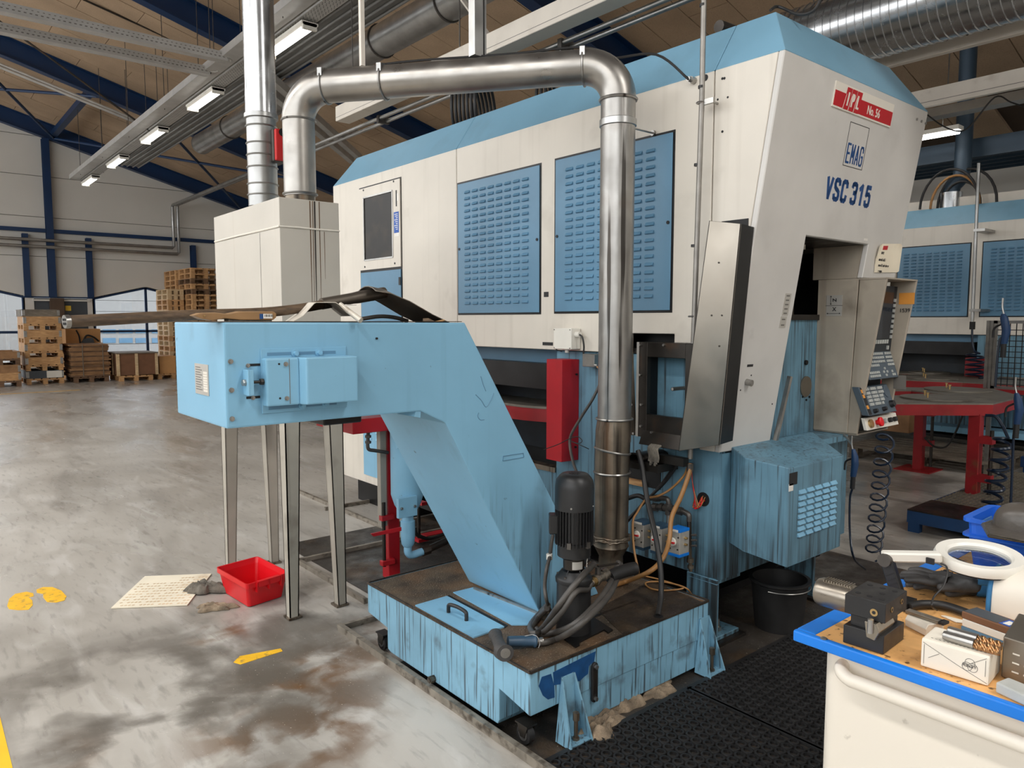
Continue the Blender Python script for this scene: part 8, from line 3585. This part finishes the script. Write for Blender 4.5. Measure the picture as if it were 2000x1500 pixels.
coil(gx(1905, 690, xx), gx(1904, 738, xx), 5, .09, .012, 'coil_blue', 'hose_coil', air, lead=sp([V((xx, q.y, q.z - .02)), gx(1899, 668, xx), gx(1903, 686, xx)], 4))
rb2 = bx('red_cover', 'red_worn', 9.85, gx(1923, 720, 9.85).y, gx(1890, 735, 9.85).z, 10.0, gx(1884, 720, 9.85).y, gx(1890, 699, 9.85).z, None, .003, label='red cover behind the coiled air hose at the second machine', cat='cover')

# carousel tables
ZT2 = .92
car = thing('pallet_carousel', 'red octagonal pallet carousel with steel top beside the second machine', 'conveyor', (7.0, 2.8, 0))


def deck(pts, nm, h=.09, z=ZT2):
    m = MB()
    P_ = [gz(x, y, z) for x, y in pts]
    m.prism([p - V((0, 0, .012)) for p in P_], (0, 0, -h))
    b = m.build(nm, 'red_worn', car)
    m = MB()
    m.prism([p - V((0, 0, .012)) for p in P_], (0, 0, .012))
    m.build('deck_plate', 'plate_top', b)
    return b


deck([(1700, 786), (1753, 787), (1940, 788), (1997, 774), (1940, 759), (1812, 757), (1700, 755), (1700, 762), (1780, 762), (1850, 770), (1780, 772), (1700, 772)], 'table')
deck([(1700, 740), (1757, 741), (1880, 746), (2010, 753), (2080, 745), (1990, 735), (1700, 730)], 'table')
deck([(1700, 729), (1770, 729), (1900, 735), (1950, 737), (2020, 733), (1960, 728), (1700, 724)], 'table', .07)
for (cx, cy, rx, mt_k) in ((1829, 778, 64, 0), (1870, 762, 58, 1), (1820, 739.5, 46, 2), (1815, 728, 36, 3), (1990, 737, 40, 4)):
    c_ = gz(cx, cy, ZT2 + .002)
    R3 = rx * ((c_ - EYEP).dot(_fw) / FPX)
    m = MB()
    m.cyl(c_, c_ + V((0, 0, .012)), R3, n=40)
    pt3 = m.build('workpiece_pallet', 'plate_top', car)
    for (dx_, dy_) in ((.3, .45), (-.4, .1)):
        p_ = c_ + V((dx_ * R3, dy_ * R3, .012))
        m = MB()
        m.cyl(p_, p_ + V((0, 0, .035)), .008, n=8)
        m.cyl(p_ + V((0, 0, .035)), p_ + V((0, 0, .045)), .014, n=8)
        m.build('peg', 'brass', pt3)
for (px, py, hgt) in ((1793, 917, .83), (1897, 1000, .83)):
    p_ = gz(px, py, .0)
    m = MB()
    w_ = .09
    m.box(p_.x - w_ / 2, p_.y - w_ / 2, .005, p_.x + w_ / 2, p_.y + w_ / 2, hgt)
    lg = m.build('leg', 'red_worn', car, bevel=.004)
    bx('foot_plate', 'red_worn', p_.x - .18, p_.y - .18, .0, p_.x + .18, p_.y + .18, .012, lg)
    for zz in (.3, .62):
        bx('guide_block', 'red_worn', p_.x - .05, p_.y - .14, zz - .03, p_.x + .03, p_.y - .04, zz + .03, lg)
    m = MB()
    m.cyl((p_.x - .0, p_.y - .12, .05), (p_.x, p_.y - .12, .7), .016, n=8)
    m.build('rod', 'dark_steel', lg)
# pneumatic air gun standing at the table edge, right
def gun(nm, top, label, hang, xg, s_=1.0, parent=None):
    t = thing(nm, label, 'air gun', top)
    T0 = V(top)
    m = MB()
    m.tube(sp([T0 + V((0, 0, .11 * s_)), T0 + V((0, 0, .05 * s_)), T0 + V((0, -.012 * s_, 0))], 4), .006 * s_, 8)
    m.build('nozzle', 'zinc', t)
    m = MB()
    m.rings([(T0 + V((0, -.01, .01)), .012 * s_), (T0 + V((0, -.02, -.03)) * 1.0, .024 * s_), (T0 + V((0, -.03 * s_, -.10 * s_)), .026 * s_), (T0 + V((0, -.02 * s_, -.19 * s_)), .02 * s_)], 12)
    m.build('grip', 'mesh_blue', t)
    m = MB()
    m.tube(sp([T0 + V((0, .0, -.06 * s_)), T0 + V((0, .04 * s_, -.09 * s_)), T0 + V((0, .045 * s_, -.15 * s_))], 4), .007 * s_, 6)
    m.build('trigger', 'ink_black', t)
    m = MB()
    m.cyl(T0 + V((0, -.02 * s_, -.19 * s_)), T0 + V((0, -.018 * s_, -.28 * s_)), .017 * s_, n=10)
    m.build('coupling', 'ink_black', t)
    m = MB()
    m.tube(sp([T0 + V((0, -.018 * s_, -.28 * s_))] + list(hang), 6), .008 * s_, 8)
    m.build('hose', 'coil_blue', t)
    return t


gun('air_gun', gx(1663, 880, 4.0), 'dark blue air gun hanging under the control panel', [gx(1660, 975, 4.0), gx(1660, 1040, 4.0), gx(1668, 1090, 4.0), gz(1690, 1112, .03)], 4.0, .75)
m = MB()
m.tube(sp([gx(1664, 868, 4.0), gx(1654, 855, 4.03), gx(1648, 850, 4.05)], 4), .007, 6)
tag(m.build('gun_hook', 'zinc'), 'small wire hook holding the air gun under the panel', 'hook')
coil(gx(1730, 846, 4.3), gz(1705, 1085, .03), 11, .048, .0065, 'coil_blue', 'coil_hose', None, 'dark blue coiled air hose hanging from the control panel to the floor', 'hose', 0)
gun('air_gun', gx(1957, 615, 8.4), 'air gun clipped on top of the mesh guard at the right', [gx(1954, 660, 8.4), gx(1948, 700, 8.4), V((8.4, gx(1945, 730, 8.4).y, .93))], 8.4, 1.5)
gun('air_gun', gx(1982, 770, 6.0), 'air gun hanging from the carousel corner at right', [gx(1980, 850, 6.0), gx(1977, 920, 6.0), gx(1974, 985, 6.0)], 6.0, 1.1)
coil(gx(1960, 852, 6.2), V((6.2, gx(1936, 975, 6.2).y, .19)), 7, .06, .012, 'coil_blue', 'coil_hose', None, 'dark coiled hose below the carousel beside the red leg', 'hose', 0, sp([gx(1925, 811, 6.2), gx(1945, 814, 6.2), gx(1960, 835, 6.2)], 5))
m = MB()
m.tube(sp([gx(1880, 812, 7.4), gx(1866, 845, 7.4), gx(1848, 872, 7.4), gx(1825, 872, 7.4), gx(1806, 855, 7.4)], 6), .009, 6)
tag(m.build('hose', 'rubber'), 'black hose sagging under the carousel table', 'hose')

# mesh guard
mg = thing('mesh_guard', 'aluminium framed guard with black wire mesh before the second machine', 'guard', gx(1960, 735, 8.6))
xg = 8.6
a, c = gx(1932, 626, xg), gx(1932, 735, xg)
for px in (1928, 1935, 1942):
    q = gx(px, 680, xg)
    bx('frame_post', 'zinc', xg, q.y - .018, .90, xg + .03, q.y + .018, a.z, mg)
y_l, y_r = gx(1938, 680, xg).y, gx(2060, 680, xg).y
bx('frame_rail', 'zinc', xg, y_r, a.z - .03, xg + .03, y_l, a.z, mg)
bx('frame_rail', 'zinc', xg, y_r, .90, xg + .03, y_l, .93, mg)
m = MB()
n_ = int((y_l - y_r) / .055)
for i in range(n_):
    y = y_r + i * .055
    m.box(xg + .012, y - .004, .92, xg + .018, y + .004, a.z - .03)
for j in range(int((a.z - .95) / .055)):
    z = .95 + j * .055
    m.box(xg + .012, y_r, z - .004, xg + .018, y_l, z + .004)
m.build('mesh', 'ink_black', mg, kind='stuff')
for y in (y_l, y_r):
    bx('guard_leg', 'zinc', xg, y - .02, 0, xg + .03, y + .02, .9, mg)

# platform and pallet on the floor at the right
pf = thing('step_platform', 'low dark blue step platform with a grating top under the carousel', 'platform', gz(1830, 990, 0))
zp = .17
A_, B2_, C2_, D2_ = gz(1772, 994, zp), gz(1814, 976, zp), gz(1900, 935, zp), None
dxv = (B2_ - A_)
m = MB()
e1v = V((0, -1, 0)) * 1.6
e0 = (C2_ - A_)
P4 = [A_, A_ + V((2.3, 0, 0)), A_ + V((2.3, -1.7, 0)), A_ + V((0, -1.7, 0))]
m.prism([p - V((0, 0, .10)) for p in P4], (0, 0, .09))
m.build('frame', 'mesh_blue', pf)
m = MB()
for (x, y) in ((P4[0].x + .03, P4[0].y - .05), (P4[0].x + .03, P4[2].y + .05), (P4[1].x - .03, P4[0].y - .05), (P4[1].x - .03, P4[2].y + .05)):
    m = MB()
    m.box(x - .03, y - .04, 0, x + .03, y + .04, zp - .1)
    m.build('leg', 'mesh_blue', pf)
bx('solid_plate', 'dark_steel', A_.x, A_.y - 1.7, zp - .01, A_.x + .45, A_.y, zp, pf)
m = MB()
n_ = 26
for i in range(n_):
    x = A_.x + .47 + i * .07
    m.box(x, A_.y - 1.68, zp - .012, x + .018, A_.y - .02, zp)
for j in range(42):
    y = A_.y - .03 - j * .04
    m.box(A_.x + .46, y - .006, zp - .008, A_.x + 2.28, y, zp - .001)
m.build('grating', 'grating', pf, kind='stuff')
pf2 = bx('step_platform', 'deep_blue', 8.2, .3, .2, 9.4, 2.25, .3, None, .004, label='second blue platform frame behind the red leg at right', cat='platform')
for (x, y) in ((8.25, .4), (8.25, 2.2), (9.35, .4), (9.35, 2.2)):
    bx('leg', 'deep_blue', x - .03, y - .03, 0, x + .03, y + .03, .2, pf2)
# dark wooden pallet under the carousel
q = gz(1762, 905, .0)
wp = thing('pallet', 'dark wooden pallet on the floor under the carousel', 'pallet', (9.0, 3.3, 0))
for i in range(7):
    bx('deck_board', 'pine_grey', 8.5 + i * .16, 2.55, .12, 8.62 + i * .16, 4.1, .145, wp)
for y in (2.6, 3.3, 4.0):
    for x in (8.52, 9.0, 9.5):
        bx('block', 'pine_grey', x, y - .05, .02, x + .13, y + .05, .12, wp)
    bx('base_board', 'pine_grey', 8.5, y - .05, 0, 9.64, y + .05, .02, wp)
bx('crate', 'card', 8.9, 3.55, .95 - .65, 9.2, 4.0, .80, None, .004, label='dark wooden crate under the carousel beside the front red leg', cat='crate')
bx('crate', 'pine', 8.6, 4.3, ZT2 + .0, 8.9, 4.6, 1.0, None, .003, label='small pine offcut on the carousel behind the keyboards', cat='block')
# ================================================================== PALLETS AND CRATES AT THE FAR WALL
def pallet_mesh(parent, mt='pine', name=None, org=(0, 0, 0), lx=.8, ly=1.2):
    """EUR-type pallet: blocks, base boards and deck boards as one mesh"""
    m = MB()
    x0, y0, z0 = org
    for x in (0, lx / 2 - .05, lx - .1):
        m.box(x0 + x, y0, z0, x0 + x + .1, y0 + ly, z0 + .02)
        for y in (0, ly / 2 - .07, ly - .14):
            m.box(x0 + x, y0 + y, z0 + .02, x0 + x + .1, y0 + y + .14, z0 + .1)
    for y in (0, ly / 2 - .07, ly - .14):
        m.box(x0, y0 + y, z0 + .1, x0 + lx, y0 + y + .14, z0 + .121)
    for i in range(5):
        x = x0 + (lx - .13) * i / 4
        m.box(x, y0, z0 + .122, x + .13, y0 + ly, z0 + .144)
    return m


rng = random.Random(11)
base_p = None


ORD = ('bottom', 'second', 'third', 'fourth', 'fifth', 'sixth', 'seventh', 'eighth', 'ninth', 'tenth', 'eleventh', 'twelfth', 'thirteenth', 'fourteenth', 'fifteenth', 'sixteenth', 'seventeenth', 'eighteenth', 'nineteenth', 'twentieth', 'topmost')


def stack(x, y, n, mts, label, group, jitter=.015, lx=.8):
    for i in range(n):
        mtk = mts[rng.randrange(len(mts))]
        off = V((x + rng.uniform(-jitter, jitter), y + rng.uniform(-jitter, jitter), i * .1445))
        lab = label % ('topmost' if i == n - 1 else ORD[i] + (' from the floor' if i else ''))
        if lx != .8:
            mtk = (mtk, lx)
        if mtk not in PP:
            o = pallet_mesh(None, mtk, lx=lx)
            o = o.build('pallet', mtk if lx == .8 else mtk[0], None, lab, 'pallet', group, loc=(.4, .6, 0))
            PP[mtk] = o
        else:
            o = PP[mtk].copy()
            C.objects.link(o)
        o.location = V((.4, .6, 0)) + off
        o['label'], o['group'] = lab, group


PP = {}
stack(6.36, 21.4, 21, ('pine', 'pine', 'pine_dark'), 'wooden pallet, %s, in the tallest stack beside the grey filter box', 'pallets of the tallest stack')
stack(6.32, 22.72, 21, ('pine', 'pine_dark'), 'wooden pallet, %s, in the tall stack behind the tallest one', 'pallets of the rear tall stack', .008)
stack(5.89, 22.0, 17, ('pine_pale', 'pine_pale', 'pine'), 'narrow pale wooden pallet, %s, in the lower stack before the far window', 'pallets of the pale stack', .008, .42)


def collar_box(x0, y0, z, w_, l_, h_, mt, lab, grp=None):
    t = thing('pallet_collar', lab, 'pallet collar', (x0 + w_ / 2, y0 + l_ / 2, z), grp)
    tk = .022
    bx('side_board', mt, x0 + .03, y0, z, x0 + w_ - .03, y0 + tk, z + h_, t)
    bx('side_board', mt, x0 + .03, y0 + l_ - tk, z, x0 + w_ - .03, y0 + l_, z + h_, t)
    bx('side_board', mt, x0, y0 + .03, z, x0 + tk, y0 + l_ - .03, z + h_, t)
    bx('side_board', mt, x0 + w_ - tk, y0 + .03, z, x0 + w_, y0 + l_ - .03, z + h_, t)
    for (cx, cy) in ((x0, y0), (x0 + w_, y0), (x0, y0 + l_), (x0 + w_, y0 + l_)):
        sx = 1 if cx == x0 else -1
        sy = 1 if cy == y0 else -1
        m = MB()
        m.box(cx, cy - .003 * sy, z + .02, cx + .06 * sx, cy + .004 * sy, z + h_ - .02)
        m.box(cx - .003 * sx, cy, z + .02, cx + .004 * sx, cy + .06 * sy, z + h_ - .02)
        m.build('hinge', 'zinc', t)
    return t


def single(x, y, z, mt, label, grp=None):
    o = PP[mt].copy()
    C.objects.link(o)
    o.location = V((.4, .6, 0)) + V((x, y, z))
    o['label'] = label
    if grp:
        o['group'] = grp
    elif 'group' in o:
        del o['group']
    return o


# tall pile of collared pallets (stack by the window mullion)
ords = ('lowest', 'second lowest', 'middle', 'second highest', 'top')
sx_, sy_ = 2.45, 21.7
z = 0
for i in range(5):
    single(sx_, sy_, z, 'pine', '%s pallet of the tall collared pile left of the brown post' % ords[i], 'pallets of the collared pile')
    z += .146
    h_ = .19
    if i == 0:
        t = collar_box(sx_, sy_, z, .8, 1.2, h_, 'door_grey', 'grey and white painted collar at the bottom of the tall collared pile', 'collars of the tall pile')
        bx('white_label', 'sign_white', sx_ + .43, sy_ - .006, z + .01, sx_ + .76, sy_ - .003, z + h_ - .01, t)
    else:
        mt_k = 'pine' if i < 4 else 'pine'
        collar_box(sx_, sy_, z, .8, 1.2, h_, mt_k, '%s pine collar with zinc hinges in the tall pile left of the brown post' % ords[i], 'collars of the tall pile')
    z += h_ + .002
collar_box(sx_ - .02, sy_, z - 0, .8, 1.2, .17, 'pine_grey', 'weathered grey collar topping the tall collared pile', 'collars of the tall pile')
# left low pile at the frame edge
sx2, sy2 = 1.50, 21.3
z = 0
single(sx2, sy2, 0, 'pine_dark', 'bottom pallet of the low pile at the left frame edge')
z = .146
for (mt_k, lab) in (('pine', 'lower pine collar of the low pile at the left frame edge'), ('card', 'brown collar in the middle of the low pile at the left frame edge')):
    collar_box(sx2, sy2, z, .8, 1.2, .19, mt_k, lab, 'collars of the low left pile')
    z += .192
single(sx2, sy2, z, 'pine_dark', 'upper pallet of the low pile at the left frame edge')
z += .146
collar_box(sx2, sy2, z, .8, 1.2, .17, 'card', 'top dark collar of the low pile at the left frame edge', 'collars of the low left pile')
# strapped pile of flat collars
sx3, sy3 = 3.46, 21.6
single(sx3, sy3, 0, 'pine_dark', 'pallet under the strapped pile of brown boards')
t = thing('board_pile', 'strapped pile of folded brown collars on a pallet, ragged edges', 'board pile', (sx3 + .4, sy3 + .6, .146))
rr = random.Random(4)
for i in range(20):
    j = rr.uniform(-.03, .03)
    bx('board', 'card' if i % 3 else 'pine_dark', sx3 - .06 + j, sy3 + rr.uniform(-.03, .03), .147 + i * .0415, sx3 + .82 + rr.uniform(-.03, .05), sy3 + 1.1, .147 + i * .0415 + .038, t)
for xx in (sx3 + .2, sx3 + .66):
    bx('strap', 'pine_grey', xx, sy3 - .04, .147, xx + .02, sy3 - .033, .98, t)
# framed crates
sx4, sy4 = 4.40, 21.3
single(sx4 + .05, sy4, 0, 'pine', 'pallet under the dark framed crate below the window')
t = thing('framed_crate', 'dark brown crate with pale corner posts below the far window', 'crate', (sx4 + .45, sy4 + .6, .146))
bx('body', 'brown_board', sx4 + .02, sy4 + .02, .16, sx4 + .98, sy4 + 1.15, .72, t)
for (x, y) in ((sx4, sy4), (sx4 + .44, sy4), (sx4 + .93, sy4), (sx4, sy4 + 1.1), (sx4, sy4 + .55)):
    bx('batten', 'pine_pale', x - .01, y - .01, .148, x + .06, y + .06, .74, t)
bx('rim', 'pine_grey', sx4 - .02, sy4 - .02, .72, sx4 + 1.0, sy4 + 1.17, .75, t)
sx5 = 5.47
single(sx5 - .05, sy4 + .15, 0, 'pine', 'pallet under the pale plywood box right of the framed crate')
t = bx('plywood_box', 'plywood', sx5, sy4 + .2, .146, sx5 + .42, sy4 + 1.2, .62, None, .004, label='pale plywood box on a pallet right of the framed crate', cat='box')
bx('side_board', 'ink_black', sx5 - .06, sy4 + .25, .15, sx5 - .03, sy4 + 1.1, .60, t)
# big plywood crate behind the board pile with a dark chair on it
t = bx('plywood_crate', 'plywood', 3.52, 22.9, 0, 4.35, 23.5, 1.36, None, .004, label='tall plywood crate behind the strapped board pile', cat='crate')
bx('base_rail', 'pine', 3.3, 22.7, .78, 4.36, 22.88, .98, None, label='pine collar edge in front of the tall plywood crate', cat='pallet collar')
q = gy(172, 650, 22.75)
ch = thing('chair', 'dark upturned chair lying on the pine collar before the plywood crate', 'chair', (q.x, 22.78, .98))
m = MB()
m.tube(sp([(q.x - .28, 22.75, 1.33), (q.x - .22, 22.75, 1.18), (q.x - .2, 22.75, .98)], 4), .02, 6)
m.tube(sp([(q.x - .14, 22.75, .98), (q.x - .04, 22.75, 1.18), (q.x + .12, 22.75, 1.14), (q.x + .25, 22.75, 1.02)], 4), .025, 6)
m.build('frame', 'ink_black', ch)
m = MB()
m.prism([(q.x - .18, 22.72, .98), (q.x - .1, 22.72, 1.1), (q.x + .1, 22.72, 1.12), (q.x + .14, 22.72, .98)], (0, .1, 0))
m.build('seat', 'door_grey', ch)
bx('yellow_note', 'sticker_yellow', 3.72, YW + .03, 1.86, 3.86, YW + .04, 2.0, None, label='small yellow note on the grey shutter at the far wall', cat='note')
